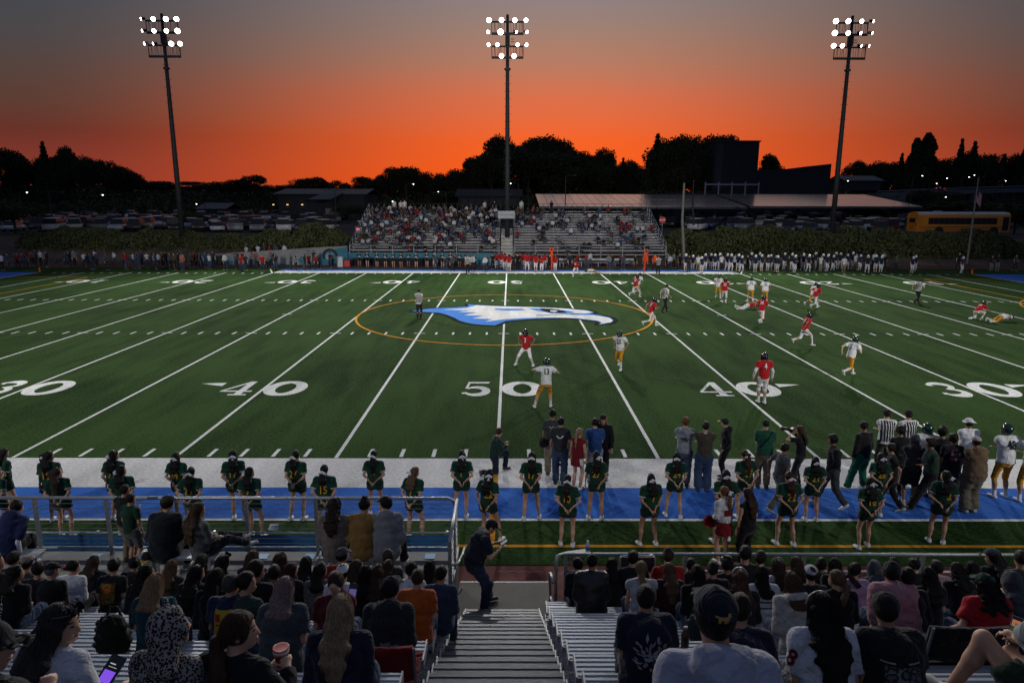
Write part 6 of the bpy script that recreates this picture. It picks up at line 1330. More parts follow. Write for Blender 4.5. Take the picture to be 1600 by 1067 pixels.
fg('r66', 1385, 7.1, 'man in black cap and black tee with a photo print on the back', H('short', HB), T((.009, .009, .010), o=.024), SK4, dict(ty='cap', c=(.011, .011, .012)), -5, bulk=1.4, scale=1.04, fixk=8)
fg('r52', 1118, 9.0, 'man in navy cap and pale grey hoodie, nearest in the right block', H('fade', HB), T((.33, .34, .40), 'hood', o=.026), SK2, dict(ty='cap', c=(.012, .014, .022)), -4, bulk=1.3, scale=1.02, fixk=10)
R75 = V3(xy(1650, -15.1, 4.6), -15.1, seat_z(8)+.006); loc75 = lambda w_: tuple(rotz((w_-R75)/.92, -10))
FGP['r75'] = person('person at the right edge with crossed bare legs filming with a phone', tuple(R75), math.radians(10), dict(SITF, lean=0, curve=10, hy=14, hp=8, lh=loc75(gy(1578, 1003, -14.64)), lp=(-.7, -.3, -.8), rh=(.05, .3, .3), lf=loc75(gy(1484, 1074, -14.76)), lk=(.1, .3, 1), rf=(.12, .36, -.34)), dict(skin=SK1, hair=H('long', (.20, .12, .05), .3), shirt=T((.22, .25, .26)), pants=dict(c=(.03, .05, .03), ty='short'), sit=True, fem=1, bf=1.0, shoes=(.3, .3, .3)), .0135, .92, 'spectators in the near stand', locks=300)
# --- people on the left walkway
def deck(tag_, px, label, hair, shirt, sk=SK1, cap=None, hy=-20, rz=0, bulk=1.0, scale=.95, pants=None, fem=0, locks=0, look=None, **pose):
    Y = -8.74; z = DECK+.437; X = xy(px, Y, z+.5); L_ = dict(skin=sk, hair=hair, shirt=shirt, pants=pants or dict(c=BLKC), sit=True, bulk=bulk, fem=fem, shoes=(.4, .4, .4))
    if cap: L_['cap'] = cap
    if look: L_.update(look)
    p = dict(SITF, hy=hy, lean=6, curve=24); p.update(pose); FGP[tag_] = person(label, (X, Y, z), math.radians(rz), p, L_, .0235, scale, 'people on the left walkway', locks=locks); return FGP[tag_]
deck('d0', 2, 'person in navy hoodie sitting on the walkway bench at the left edge', H('short', HD), T((.018, .024, .075), 'hood'), SK1, None, -20, bulk=1.3, lean=28)
deck('d1', 254, 'man in camouflage cap and dark vest on the walkway bench', H('short', HD), T((.010, .013, .016), 'long', o=.022), SK1, dict(ty='cap', c=(.05, .06, .04), m=mat('camouflage', (.075, .08, .055), .9, 0, .1, (38.0, .5), None, (.02, .025, .015))), -35, bulk=1.3, scale=1.0)
deck('d2', 312, 'woman with very long brown hair leaning back, legs stretched out', H('long', (.075, .042, .022), .5, wd=1.1), T((.10, .105, .10), 'long'), SK1, None, -40, -32, 1.0, .95, dict(c=(.015, .016, .02)), 1, 110, lean=-14, lf=(-.05, .80, -.05), rf=(.12, .78, -.12))
deck('d3', 520, 'woman with long dark wavy hair in a beige top on the walkway bench', H('wavy', (.022, .012, .009), .42), T((.16, .135, .115), 'long'), SK1, None, -15, 0, 1.0, .97, None, 1, 110, lean=4)
deck('d4', 566, 'person with a top bun in an ochre shirt on the walkway bench', H('bun', HB, bf=.02, bu=.125), T((.20, .12, .035), 'long', o=.022), SK2, None, -25, 0, 1.1, .97)
deck('d5', 603, 'man in grey hoodie and black cap on the walkway bench', H('short', HB), T((.16, .175, .195), 'hood', o=.024), SK1, dict(ty='cap', c=(.012, .012, .013)), 65, 0, 1.15, 1.0, rf=(.20, .42, -.36))
def stander(tag_, px, py, z, label, hair, shirt, rz=0, sk=SK1, cap=None, pants=None, scale=1.0, h=.0245, group=None, fem=0, bulk=1.0, shoes=(.05, .05, .05), look=None, locks=0, xyz=None, **pose):
    w_ = gz(px, py, z) if xyz is None else V3(*xyz); L_ = dict(skin=sk, hair=hair, shirt=shirt, pants=pants or dict(c=BLKC), bulk=bulk, fem=fem, shoes=shoes)
    if cap: L_['cap'] = cap
    if look: L_.update(look)
    p = dict(STAND); p.update(pose); FGP[tag_] = person(label, (w_[0], w_[1], z), math.radians(rz), p, L_, h, scale, group, locks=locks); return FGP[tag_]
DG = 'people on the left walkway'
stander('k1', 203, 878, DECK, 'boy in black tee and khaki trousers standing at the left rail', H('short', HD), T((.012, .013, .015)), -20, pants=dict(c=KHAKI), scale=.76, group=DG, hy=-50, lh=(-.10, .25, 1.15), rh=(.12, .28, 1.15))
stander('k2', 212, 887, DECK, 'boy in dark green tee and grey shorts standing behind the camouflage-cap man', H('short', HD), T((.010, .045, .025)), -15, pants=dict(c=(.10, .105, .11), ty='short', len=.95), scale=.72, group=DG, hy=-50, shoes=(.03, .12, .02), look=dict(socks=(.02, .02, .02), sock_h=.2))
stander('girl', 270, 800, 0, 'blonde girl in black standing beyond the left rail between cheerleaders', H('long', HBL, .3), T(BLKC), 0, xyz=(-6.2, -6.2, 0), scale=.92, hy=-60, group='people beside the near track')
# man on the landing looking at his phone
m_ = gz(752, 949, .96)
stander('lm', 0, 0, .96, 'man in black cap, navy tee and baggy jeans leaning on the aisle rail', H('buzz', HD), T((.014, .017, .030), o=.03), -75, SK1, CAPK, dict(c=(.020, .035, .075), o=.03), .90, .017, None, 0, 1.28, (.02, .02, .02), None, 0, (m_[0]-.03, m_[1], .96), lean=10, curve=24, hp=32, lh=(-.06, .34, 1.16), rh=(.14, .34, 1.14), pel=(0, -.08, .90), lf=(-.14, .20, .075), rf=(.14, .06, .075), hy=-10)
# more heads filling gaps between the named spectators
FILL = [(62, 905, 2, 'black-haired spectator between the white top and the curly-haired woman', H('short', HB), T(BLKC)), (150, 878, 0, 'front-row spectator with brown hair left of the sunset tee', H('long', HBR, .2), T((.02, .02, .025), 'long')), (212, 880, 0, 'front-row spectator in black just behind the boys', H('curly', HB), T(BLKC)), (480, 880, 0, 'front-row woman with black hair left of the mesh cap', H('long', HB, .24), T((.03, .03, .035), 'long')), (572, 905, 3, 'black-haired spectator right of the white tee, mid left block', H('long', HB, .28), T(BLKC, 'long')), (430, 905, 3, 'dark-haired spectator right of the man in glasses', H('short', HD), T((.02, .02, .022), 'long')), (340, 910, 4, 'spectator in dark jacket left of the grey-haired man', H('long', HB, .26), T(BLKC, 'long')), (690, 905, 3, 'spectator with dark hair at the aisle end behind the orange tee', H('short', HD), T((.03, .045, .08), 'long')),
        (1080, 880, 0, 'front-row spectator with short black hair left of the dark bun', H('short', HB), T(BLKC)), (1090, 905, 3, 'black-clad spectator behind the dark patterned bag', H('long', HB, .3), T(BLKC, 'long')), (1190, 872, 0, 'front-row spectator right of the broad man in black tee', H('short', HD), T((.03, .03, .03))), (1245, 878, 0, 'front-row spectator above the cream hoodie', H('long', HBR, .2), T(BLKC)), (1430, 882, 0, 'front-row spectator in black right of the pink blanket', H('curly', HB), T(BLKC)), (1520, 885, 1, 'black-haired spectator left of the grey-capped girl', H('long', HB, .24), T(BLKC)), (1420, 918, 4, 'black-clad spectator right of the pink blanket, fifth row', H('short', HB, g=.02), T(BLKC, 'long'))]
for i, (px, py, k, lab, hr__, sh__) in enumerate(FILL): HEADY['f%d' % i] = py; fg('f%d' % i, px, k, lab, hr__, sh__, (SK1, SK2, SK4)[i % 3], None, random.uniform(-40, 20))
# ------------------------------------------------------------------ prints and props in the near stand
GOLD = cloth((.55, .30, .02)); PWH = cloth((.6, .61, .63)); PRED = cloth((.35, .03, .02))
def pr(tag_, dz=0, ly='shirt'): r, P, S = FGP[tag_]; return P[ly], S['ch']+V3(0, 0, dz), S
def node_print(name, cols, scale):
    m, t, b, nn, mix, math_ = node_mat(name); tcn = nn('ShaderNodeTexCoord'); v = nn('ShaderNodeTexVoronoi', Vector=tcn.outputs['Object'], Scale=scale); n = nn('ShaderNodeTexNoise', Vector=tcn.outputs['Object'], Scale=scale*.6, Detail=3.0)
    rp = nn('ShaderNodeValToRGB', Fac=math_('ADD', math_('MULTIPLY', v.outputs['Distance'], .5), math_('MULTIPLY', n.outputs[0], .6))); rp.color_ramp.interpolation = 'CONSTANT'
    while len(rp.color_ramp.elements) < len(cols): rp.color_ramp.elements.new(.5)
    for i, c in enumerate(cols): rp.color_ramp.elements[i].position = .25+.5*i/len(cols); rp.color_ramp.elements[i].color = (*c, 1)
    t.links.new(rp.outputs[0], b.inputs['Base Color']); return m
o, c, S = pr('l7', -.02); patch(o, 'back_print', .23, .30, c-V3(0, 0, .03), BK, UP, node_print('sunset_print', [(.012, .012, .013), (.01, .10, .10), (.03, .03, .02), (.35, .14, .02), (.02, .07, .05), (.4, .2, .02)], 42))
disc = [(.075*math.cos(a), .075*math.sin(a)) for a in np.linspace(0, 2*PI, 17)[:-1]]; lay_on(o, 'back_print', disc+[(0, 0)], [(i, (i+1) % 16, 16) for i in range(16)], c+V3(.0, 0, .045), BK, UP, cloth((.50, .14, .02)), .011)
o, c, S = pr('l14', -.06); patch(o, 'back_print', .22, .34, c, BK, UP, cloth((.45, .30, .02)))
for i in range(5): lay_on(o, 'back_print', [(-.10+.045*i, -.15), (-.085+.045*i, -.15), (-.045+.022*i, -.02), (-.055+.022*i, -.02)], [(0, 1, 2, 3)], c, BK, UP, PRED, .012)
patch(o, 'back_print', .19, .08, c+V3(0, 0, .10), BK, UP, PRED, 6, 4, .012); patch(o, 'back_print', .06, .10, c+V3(0, 0, .10), BK, UP, cloth((.45, .30, .02)), 4, 4, .015); patch(o, 'back_print', .17, .02, c+V3(0, 0, .02), BK, UP, PRED, 6, 2, .013)
def feathers(o, c, w_, hgt, m, seed, n=46):
    r = random.Random(seed); 
    for i in range(n):
        a = r.uniform(-1.9, 1.9)+PI/2*(1 if i % 2 else -1)*.35; d = r.random()**.7; cx, cy = w_*.5*d*math.sin(a), hgt*.45*d*math.cos(a)*(.8 if r.random() < .7 else -1); L2 = r.uniform(.03, .075); b = a+r.uniform(-.6, .6); ux, uy = math.sin(b), math.cos(b); q = r.uniform(.006, .015)
        lay_on(o, 'back_print', [(cx-ux*L2/2, cy-uy*L2/2), (cx+uy*q, cy-ux*q), (cx+ux*L2/2, cy+uy*L2/2), (cx-uy*q, cy+ux*q)], [(0, 1, 2, 3)], c, BK, UP, m, .010+.0002*i, bt=BT[o.name])
BT = {}
for tg, w_, h_, cc, dz, sd in (('r47', .32, .40, (.26, .27, .29), -.04, 3), ('l35', .24, .10, (.14, .15, .16), -.12, 5)):
    o, c, S = pr(tg, dz); BT[o.name] = bvh_of(o); feathers(o, c, w_, h_, cloth(cc), sd, 60 if tg == 'r47' else 40)
o, c, S = pr('r66', -.06); patch(o, 'back_print', .26, .26, c-V3(0, 0, .04), BK, UP, node_print('photo_print', [(.02, .02, .022), (.05, .052, .056), (.10, .105, .11), (.035, .036, .04), (.17, .175, .18)], 16))
for x in (-.11, .07): patch(o, 'back_print', .09, .012, c+V3(x, 0, .115), BK, UP, cloth((.30, .31, .32)), 6, 1, .010)
o, c, S = pr('r62', 0); sh = FGP['r62'][2]['sh'][-1]; letters(o, 'number', '8', .16, sh*.55+FGP['r62'][2]['el'][-1]*.45, nrm(V3(-.75, -.5, .35)), V3(.2, 0, 1), cloth((.10, .008, .015)), .9, .03)
o, c, S = pr('l4', .0); letters(o, 'lettering', 'B\nI\nA\nN\nC\nA', .058, c+V3(-.03, 0, -.05), BK, UP, PWH, .9, .01)
lay_on(o, 'lettering', [((.035 if i % 2 == 0 else .015)*math.sin(i*PI/5), (.035 if i % 2 == 0 else .015)*math.cos(i*PI/5)) for i in range(10)]+[(0, 0)], [(i, (i+1) % 10, 10) for i in range(10)], c+V3(-.03, 0, .13), BK, UP, GOLD, .012)
o, c, S = pr('l21', -.02); letters(o, 'lettering', 'NTA', .11, c, nrm(V3(.2, -1, 0)), UP, cloth((.15, .5, .2)), .9, .01)
o, c, S = pr('r73', .0); patch(o, 'back_print', .14, .14, c+V3(.02, 0, 0), BK, UP, node_print('emblem_print', [(.35, .02, .02), (.02, .035, .02), (.4, .25, .02)], 30))
o, c, S = pr('r52', 0, 'cap')
hcc = FGP['r52'][2]['hc']
for (x, y, w_, h_) in ((0, 0, .045, .014), (-.015, -.014, .010, .018), (.006, -.014, .010, .018), (.024, .010, .014, .016), (-.026, .006, .014, .007), (.016, -.014, .008, .018)): patch(o, 'cap_emblem', w_, h_, hcc+V3(x, 0, .058+y), BK, UP, cloth((.42, .26, .06)), 2, 2, .006)
for tg in ('r54', 'r56'):
    o, c, S = pr(tg, 0)
    for dz in (.10, .02, -.06): patch(o, 'stripe', .30, .016, c+V3(0, 0, dz), BK, UP, cloth(BLKC), 12, 1, .008)
# leopard spots
m, t, b, nn, mix, math_ = node_mat('leopard_fleece'); tcn = nn('ShaderNodeTexCoord'); v = nn('ShaderNodeTexVoronoi', Vector=tcn.outputs['Object'], Scale=62.0); rp = nn('ShaderNodeValToRGB', Fac=v.outputs['Distance']); rp.color_ramp.interpolation = 'CONSTANT'
for i, (p_, c_) in enumerate(((0, (.09, .075, .065)), (.22, (.010, .009, .009)), (.50, (.27, .245, .235)))):
    e = rp.color_ramp.elements[i] if i < 2 else rp.color_ramp.elements.new(p_); e.position = p_; e.color = (*c_, 1)
t.links.new(rp.outputs[0], b.inputs['Base Color'])
for ly in ('cap', 'shirt'): FGP['l18'][1][ly].material_slots[0].material = m
# red brim on the black cap, sunglasses, headbands
def world_of(tag_, v): r = FGP[tag_][0]; return np.array(Matrix.LocRotScale(r.location, r.rotation_euler, r.scale) @ Vector(v))
r_, P_, S_ = FGP['l3']; q = S_['hc']+S_['hf']*.165+S_['hu']*.028; MB().tube([q+S_['hr']*x*.055-S_['hf']*abs(x)*.02 for x in (-1, -.5, 0, .5, 1)], .012, 6).build('brim_trim', cloth((.3, .01, .02)), P_['cap'], True, True)
SGL = mat('sunglass_lens', (.01, .01, .012), .08, 0, .9)
def sunglasses(tag_, onhead=True):
    r, P, S = FGP[tag_]; hc_, hf, hu, hr_ = S['hc'], S['hf'], S['hu'], S['hr']; g_ = MB()
    ctr_ = hc_+hu*.098+hf*.065 if onhead else hc_+hf*.105+hu*.01; up_ = nrm(hu*.6+hf*.8) if onhead else hf
    for s in (-1, 1): g_.lathe([(.005, 0), (.03, .002), (.03, .008), (.005, .01)], tuple(ctr_+hr_*s*.036+up_*.012), 10, 0, 'y'); g_.tube([ctr_+hr_*s*.066+up_*.008, ctr_+hr_*s*.092-hf*.07-hu*.01], .005, 5)
    g_.tube([ctr_-hr_*.07+up_*.012, ctr_+up_*.018, ctr_+hr_*.07+up_*.012], .006, 5); o = g_.build('sunglasses', SGL, None)
    M_ = Matrix.LocRotScale(r.location, r.rotation_euler, r.scale); o.data.transform(M_); bb = [v.co.copy() for v in o.data.vertices]; c0 = sum(bb, Vector())/len(bb); o.data.transform(Matrix.Translation(-c0)); o.location = c0; return o
for tg, lab in (('l16', 'dark sunglasses pushed up on the grey-haired woman'), ('l11', 'sunglasses pushed up on the long black hair, left block'), ('l13', 'sunglasses on the black-haired woman near the walkway')): tag(sunglasses(tg), lab, 'sunglasses')
for tg, cc in (('r51', (.5, .5, .52)), ('r62', (.35, .3, .25)), ('r56', (.25, .26, .28)), ('l26', (.35, .3, .2))):
    r, P, S = FGP[tg]; MB().tube([S['hc']+S['hu']*(.112*math.cos(a)+.012)+S['hr']*.096*math.sin(a)+S['hf']*.03 for a in np.linspace(-1.5, 1.5, 13)], .007, 5).build('headband', mat('headband', cc, .35, .3, .5), P['hair'], True, True)
r, P, S = FGP['r48']; q = S['hc']-S['hf']*.10; MB().tube([q+S['hr']*.034*math.cos(a)+S['hu']*.034*math.sin(a)-S['hf']*.0 for a in np.linspace(0, 2*PI, 12)], .008, 5).build('hair_tie', cloth((.05, .15, .4)), P['hair'], True, True)
# phones
def phone(c, d, upv, label, scr, strength=1.2, cover=(.012, .012, .014)):
    d = nrm(d); u = nrm(upv-d*(upv@d)); r = np.cross(u, d); o = empty('phone', c, label, 'phone')
    def plate(w_, h_, t0, t1): P = []; [P.append(r*x*w_+u*y*h_+d*t) for t in (t0, t1) for x, y in ((-1, -1), (1, -1), (1, 1), (-1, 1))]; return MB().add(P, [(0, 3, 2, 1), (4, 5, 6, 7), (0, 1, 5, 4), (1, 2, 6, 5), (2, 3, 7, 6), (3, 0, 4, 7)])
    plate(.037, .077, -.004, .004).build('case', mat('phone_case', cover, .3, 0, .5), o, False, True)
    mb = plate(.033, .072, .0045, .0055); mb.v = [tuple(np.array(v)) for v in mb.v]; mb.build('screen', mat('phone_glass', (.005, .005, .006), .1, 0, .6), o, False, True)
    for (x0, x1, y0, y1, c_) in scr: MB().add([r*x*.033+u*y*.072+d*.0065 for x, y in ((x0, y0), (x1, y0), (x1, y1), (x0, y1))], [(0, 1, 2, 3)]).build('screen_image', mat('screen_glow', c_, .4, 0, .3, None, None, None, (c_, strength)), o, False, True)
    return o
def tocam(c): return nrm(CAM-np.asarray(c))
def wr_w(tag_, s): return world_of(tag_, FGP[tag_][2]['wr'][s]+FGP[tag_][2]['hd'][s]*.09)
c = gy(172, 1049, wr_w('l16', 1)[1]+.02); phone(c, tocam(c)+V3(0, 0, .5), V3(.35, .3, .8), 'phone with purple screen held by the grey-haired woman', [(-.8, .8, -.75, .05, (.16, .06, .55)), (-.6, .2, .45, .52, (.3, .3, .3)), (-.6, .6, .25, .3, (.2, .2, .2))])
c = gy(1588, 983, -14.60); phone(c, tocam(c), V3(.1, 0, 1), 'phone filming the field at the right edge', [(-.9, .9, -.7, .2, (.02, .05, .02)), (-.9, .9, .2, .75, (.35, .13, .06)), (-.4, .5, .3, .5, (.05, .03, .03))], .8, (.3, .31, .33))
c = wr_w('lm', 1)*.5+wr_w('lm', -1)*.5+V3(.02, -.02, .02); phone(c, V3(-.5, -.3, .8), V3(.8, .1, .5), 'phone in the hands of the man leaning on the aisle rail', [(-.8, .8, -.8, .8, (.25, .26, .28))], .6)
c = wr_w('l30', 1)+V3(.0, .02, .05); phone(c, tocam(c), V3(.2, 0, 1), 'phone raised in front of the ash-blonde woman', [(-.9, .9, -.5, .4, (.12, .1, .3))], .6)
# paper cup held by the ponytailed woman
c = world_of('l19', FGP['l19'][2]['wr'][-1])+V3(.05, .05, .03); o = empty('paper_cup', c, 'red and white paper food cup held by the ponytailed woman', 'cup'); MB().lathe([(.026, -.05), (.036, .05), (.039, .052), (.039, .057), (.034, .056)], (0, 0, 0), 18).build('cup', mat('cup_red', (.4, .03, .03), .5), o, True, True); MB().lathe([(.037, .030), (.0385, .05)], (0, 0, 0), 18).build('rim_band', mat('cup_white', (.6, .6, .58), .5), o, True, True)
# stadium seats
def stadium_seat(loc, col_, label, text=None, w_=.48):
    o = empty('stadium_seat', loc, label, 'seat cushion'); m_ = cloth(col_)
    pts = []
    for j in range(7):
        for i in range(9): x = -w_/2+w_*i/8; z = .06+.30*j/6; pts.append((x, -.24-.05*(j/6)+.05*(2*x/w_)**2, z+(-.02*(2*x/w_)**2 if j == 6 else 0)))
    mb = MB().add(pts, [(j*9+i, j*9+i+1, (j+1)*9+i+1, (j+1)*9+i) for j in range(6) for i in range(8)]); b_ = mb.build('back_pad', m_, o, True, True); sm_ = b_.modifiers.new('thick', 'SOLIDIFY'); sm_.thickness = .04
    MB().box((0, 0, .012), (w_, .36, .024)).build('seat_pad', m_, o, False, True)
    for s in (-1, 1): MB().tube([(s*w_/2, -.21, .02), (s*w_/2, -.27, .37)], .011, 6).build('side_tube', RAILM, o, False, True)
    if text:
        tm2 = text_mesh(text, .07, .002); tm2.transform(Matrix.Rotation(PI/2, 4, 'X')); tm2.materials.clear(); tm2.materials.append(cloth((.3, .03, .01))); link('lettering', tm2, o, (.02, -.312, .25))
    return o
stadium_seat(FGP['l35'][0].location+Vector((0, -.02, -.002)), (.16, .008, .010), 'red padded stadium seat under the large man in dark hoodie'); stadium_seat((xy(1527, -13.95, 4.0), seat_y(6)+.06, seat_z(6)+.006), (.012, .012, .013), 'black padded stadium seat with thin red lettering behind the red tee', 'A', .62)
# bags
def bag(loc, sz, label, c, rz=0, straps=True, name='bag'):
    o = empty(name, loc, label, 'bag', None, rz); V, F = layer_mesh([C((0, 0, sz[2]*.2), (0, 0, sz[2]*.75), (sz[0]/2, sz[1]/2), (sz[0]*.42, sz[1]*.38), k=.02)], .010, .018, 1.0); link('bag_body', smooth_mesh('bag_body', V, F, [cloth(c)]), o)
    if straps:
        for s in (-1, 1): MB().tube([(-sz[0]*.2, s*sz[1]*.3, sz[2]*.85), (-sz[0]*.1, s*sz[1]*.35, sz[2]*1.15), (sz[0]*.1, s*sz[1]*.35, sz[2]*1.15), (sz[0]*.2, s*sz[1]*.3, sz[2]*.85)], .011, 6).build('strap', cloth(tuple(x*.7 for x in c)), o, True, True)
    return o
bag((xy(181, seat_y(5)-.1, seat_z(5)+.1), seat_y(5)-.12, seat_z(5)+.01), (.30, .20, .30), 'dark green sports bag with red piping on the bench beside the teal top', (.010, .025, .012), .1)
bag((xy(1442, seat_y(3)-.1, seat_z(3)+.15), seat_y(3)-.16, seat_z(3)+.01), (.26, .12, .30), 'cream canvas tote bag beside the pink blanket', (.34, .31, .24), .1)
bag((xy(1088, seat_y(4)-.1, seat_z(4)+.1), seat_y(4)-.14, seat_z(4)+.01), (.20, .14, .26), 'dark patterned bag on the bench between the two large men', (.03, .05, .045), 0)
# silver-edged folding panel in the front row
c = gy(998, 880, -9.32); o = empty('folding_seat', (c[0]-.02, -9.32, DECK+.01), 'silver-edged black folding seat in front of the blonde ponytail', 'folding seat'); zc_ = c[2]-DECK
MB().box((0, 0, zc_-.02), (.46, .03, .22)).build('panel', mat('panel_black', (.02, .02, .022), .4), o, False, True); MB().tube([(-.25, 0, zc_-.15), (-.25, 0, zc_+.08), (-.21, 0, zc_+.11), (.21, 0, zc_+.11), (.25, 0, zc_+.08), (.25, 0, zc_-.15)], .016, 8).build('frame', mat('chrome', (.6, .61, .62), .2, .8, .5), o, True, True)
for s in (-1, 1): MB().tube([(s*.22, 0, zc_-.14), (s*.22, .05, 0)], .012, 6).build('leg', RAILM, o, False, True)
# black and gold cap left on the walkway bench
c = (xy(233, -8.85, DECK+.45), -8.86, DECK+.39); o = empty('loose_cap', (c[0], c[1], DECK+.437), 'black and gold cap on the end of the walkway bench', 'cap'); V, F = layer_mesh([E3((0, 0, .02), (.085, .10, .085)), PL((0, 0, .0), (0, 0, -1))], 0, .014); link('crown', smooth_mesh('crown', V, F, [cloth(BLKC)]), o); MB().add([(-.07, -.08, .006), (.07, -.08, .006), (.05, -.16, .002), (-.05, -.16, .002)], [(0, 1, 2, 3)]).build('brim', GOLD, o, False, True)
# drinks standing between the feet
bottle((xy(1068, seat_y(5)-.05, seat_z(5)+.1), seat_y(5)-.13, seat_z(5)+.006), 'brown drink bottle with pale lid beside the man with the wing print', .22, .035, (.05, .03, .02), (.3, .25, .2))

so = [o_ for o_ in bpy.data.objects if o_.name.startswith('stadium_seat')][-1]
for i in range(7): MB().box((.075+.033*i, -.312, .238), (.020, .003, .012 if i % 3 else .018)).build('lettering', cloth((.3, .03, .01)), so, False, True)
# facial features on the heads that turn towards us
LIP = mat('lips', (.30, .11, .09), .5); EYE = mat('eye_dark', (.02, .014, .012), .25)
def face_parts(tag_):
    r, P, S = FGP[tag_]; hc_, hf, hu, hr_ = S['hc'], S['hf'], S['hu'], S['hr']; bt = bvh_of(r); br = P['hair'].material_slots[0].material if 'hair' in P else EYE
    def on(x, z, o=.002):
        q = hc_+hr_*x+hu*z+hf*.25; h_ = bt.ray_cast(Vector(q), Vector(-hf), .4); return (np.array(h_[0])+hf*o) if h_[0] else hc_+hr_*x+hu*z+hf*.085
    for s in (-1, 1):
        MB().tube([on(s*x, .030+.006*math.sin(x*60), .003) for x in (.014, .026, .040, .050)], [.003, .0045, .004, .002], 5).build('eyebrow', br, r, True, True)
        MB().tube([on(s*x, .010, .001) for x in (.020, .030, .041)], [.003, .0065, .003], 6).build('eye', EYE, r, True, True)
    MB().tube([on(x, -.060, .003) for x in (-.022, -.010, 0, .010, .022)], [.003, .006, .0065, .006, .003], 6).build('lips', LIP, r, True, True)
for tg in ('l3', 'l4', 'l6', 'l8', 'l11', 'l14', 'l16', 'l17', 'l19', 'l20', 'l21', 'l24', 'l25', 'l26', 'l29', 'r61', 'r72', 'r75', 'r63', 'd5', 'd2', 'lm'): face_parts(tg)
# phone-holding arm's bracelet
r_, P_, S_ = FGP['r75']; q = S_['wr'][-1]; d_ = S_['hd'][-1]; u_ = nrm(np.cross(d_, UP)); v_ = np.cross(d_, u_)
MB().tube([q-d_*.01+(u_*math.cos(a)+v_*math.sin(a))*.033 for a in np.linspace(0, 2*PI, 14)], .009, 6).build('bracelet', mat('bracelet', (.10, .12, .16), .4, .3, .5), r_, True, True)
# ------------------------------------------------------------------ cheerleaders seen from behind
JG = (.008, .040, .024); JT = cloth((.50, .27, .02)); CREAM = (.55, .52, .42); BOWM = cloth((.66, .67, .70))
CLASP = dict(STAND, lf=(-.15, 0, .075), rf=(.15, 0, .075), lh=(-.06, -.19, 1.03), rh=(.06, -.20, 1.01), lhd=(.5, -.2, -.75), rhd=(-.5, -.2, -.75), lp=(-1, .25, .2), rp_=(1, .25, .2))
def bow(root, S, hi=.012):
    q = S['hc']-S['hf']*.132+S['hu']*hi; mb = MB(); hr_, hu, bk_ = S['hr'], S['hu'], -S['hf']
    V, F = layer_mesh([C(q+hr_*s*.010, q+hr_*s*.062-hu*.042+bk_*.02, (.016, .014), (.042, .024), bk_, k=.008) for s in (-1, 1)]+[E3(q, (.02, .02, .018), None, .008)]+[C(q, q+hr_*s*.022-hu*.13+bk_*.02, (.014, .010), (.022, .010), hr_, k=.008) for s in (-1, 1)], 0, .016)
    me = smooth_mesh('bow', V, F, [BOWM]); return link('bow', me, root)
def cheer(px, py, num, label, rz=0, hy=0, hair='pony', hc_=HB, sk=SK1, scale=.93, bulk=1.0, pose=None, bw=True, hl=.34, numdx=0):
    w_ = gz(px, py, 0); L_ = dict(skin=sk, hair=H(hair, hc_, hl, wd=1.9 if 'pony' in hair else .92, g=.009), shirt=dict(c=JG, sl='short', hem=.13, o=.018, trim=CREAM), pants=dict(c=(.007, .026, .017), ty='short', len=.42, o=.016), shoes=(.62, .62, .62), socks=(.6, .6, .6), sock_h=.12, fem=1, bulk=bulk*1.10)
    scale *= random.uniform(.955, 1.035); rz += random.uniform(-9, 9); hy += random.uniform(-12, 12); numdx += random.uniform(-.02, .02)
    p = dict(CLASP, twist=random.uniform(-9, 9), side=random.uniform(-3, 3), lh=(-.06+random.uniform(-.02, .03), -.19, 1.03+random.uniform(-.07, .03)), rh=(.06+random.uniform(-.03, .02), -.20, 1.01+random.uniform(-.07, .03)), hy=hy, hp=random.uniform(-6, 10), lean=random.uniform(-2, 3), lf=(-.14+random.uniform(-.07, .05), random.uniform(-.08, .08), .075), rf=(.14+random.uniform(-.05, .07), random.uniform(-.08, .08), .075)); p.update(pose or {})
    r, P, S = person(label, (w_[0], w_[1], 0), math.radians(rz), p, L_, .0235, scale, 'cheerleaders facing the field'); 
    if num: letters(P['shirt'], 'number', num, .24, S['ch']*.6+S['wa']*.4+S['ri']*numdx, -S['fw'], UP, JT, .80, .02)
    MB().tube([S['nb']-S['fw']*(.075*math.cos(a)+.01)+S['ri']*.088*math.sin(a)+S['up']*(-.012) for a in np.linspace(-1.7, 1.7, 11)], .009, 5).build('collar_trim', cloth(CREAM), P['shirt'], True, True)
    if bw: bow(r, S)
    FGP['c%d' % px] = (r, P, S); return r, P, S
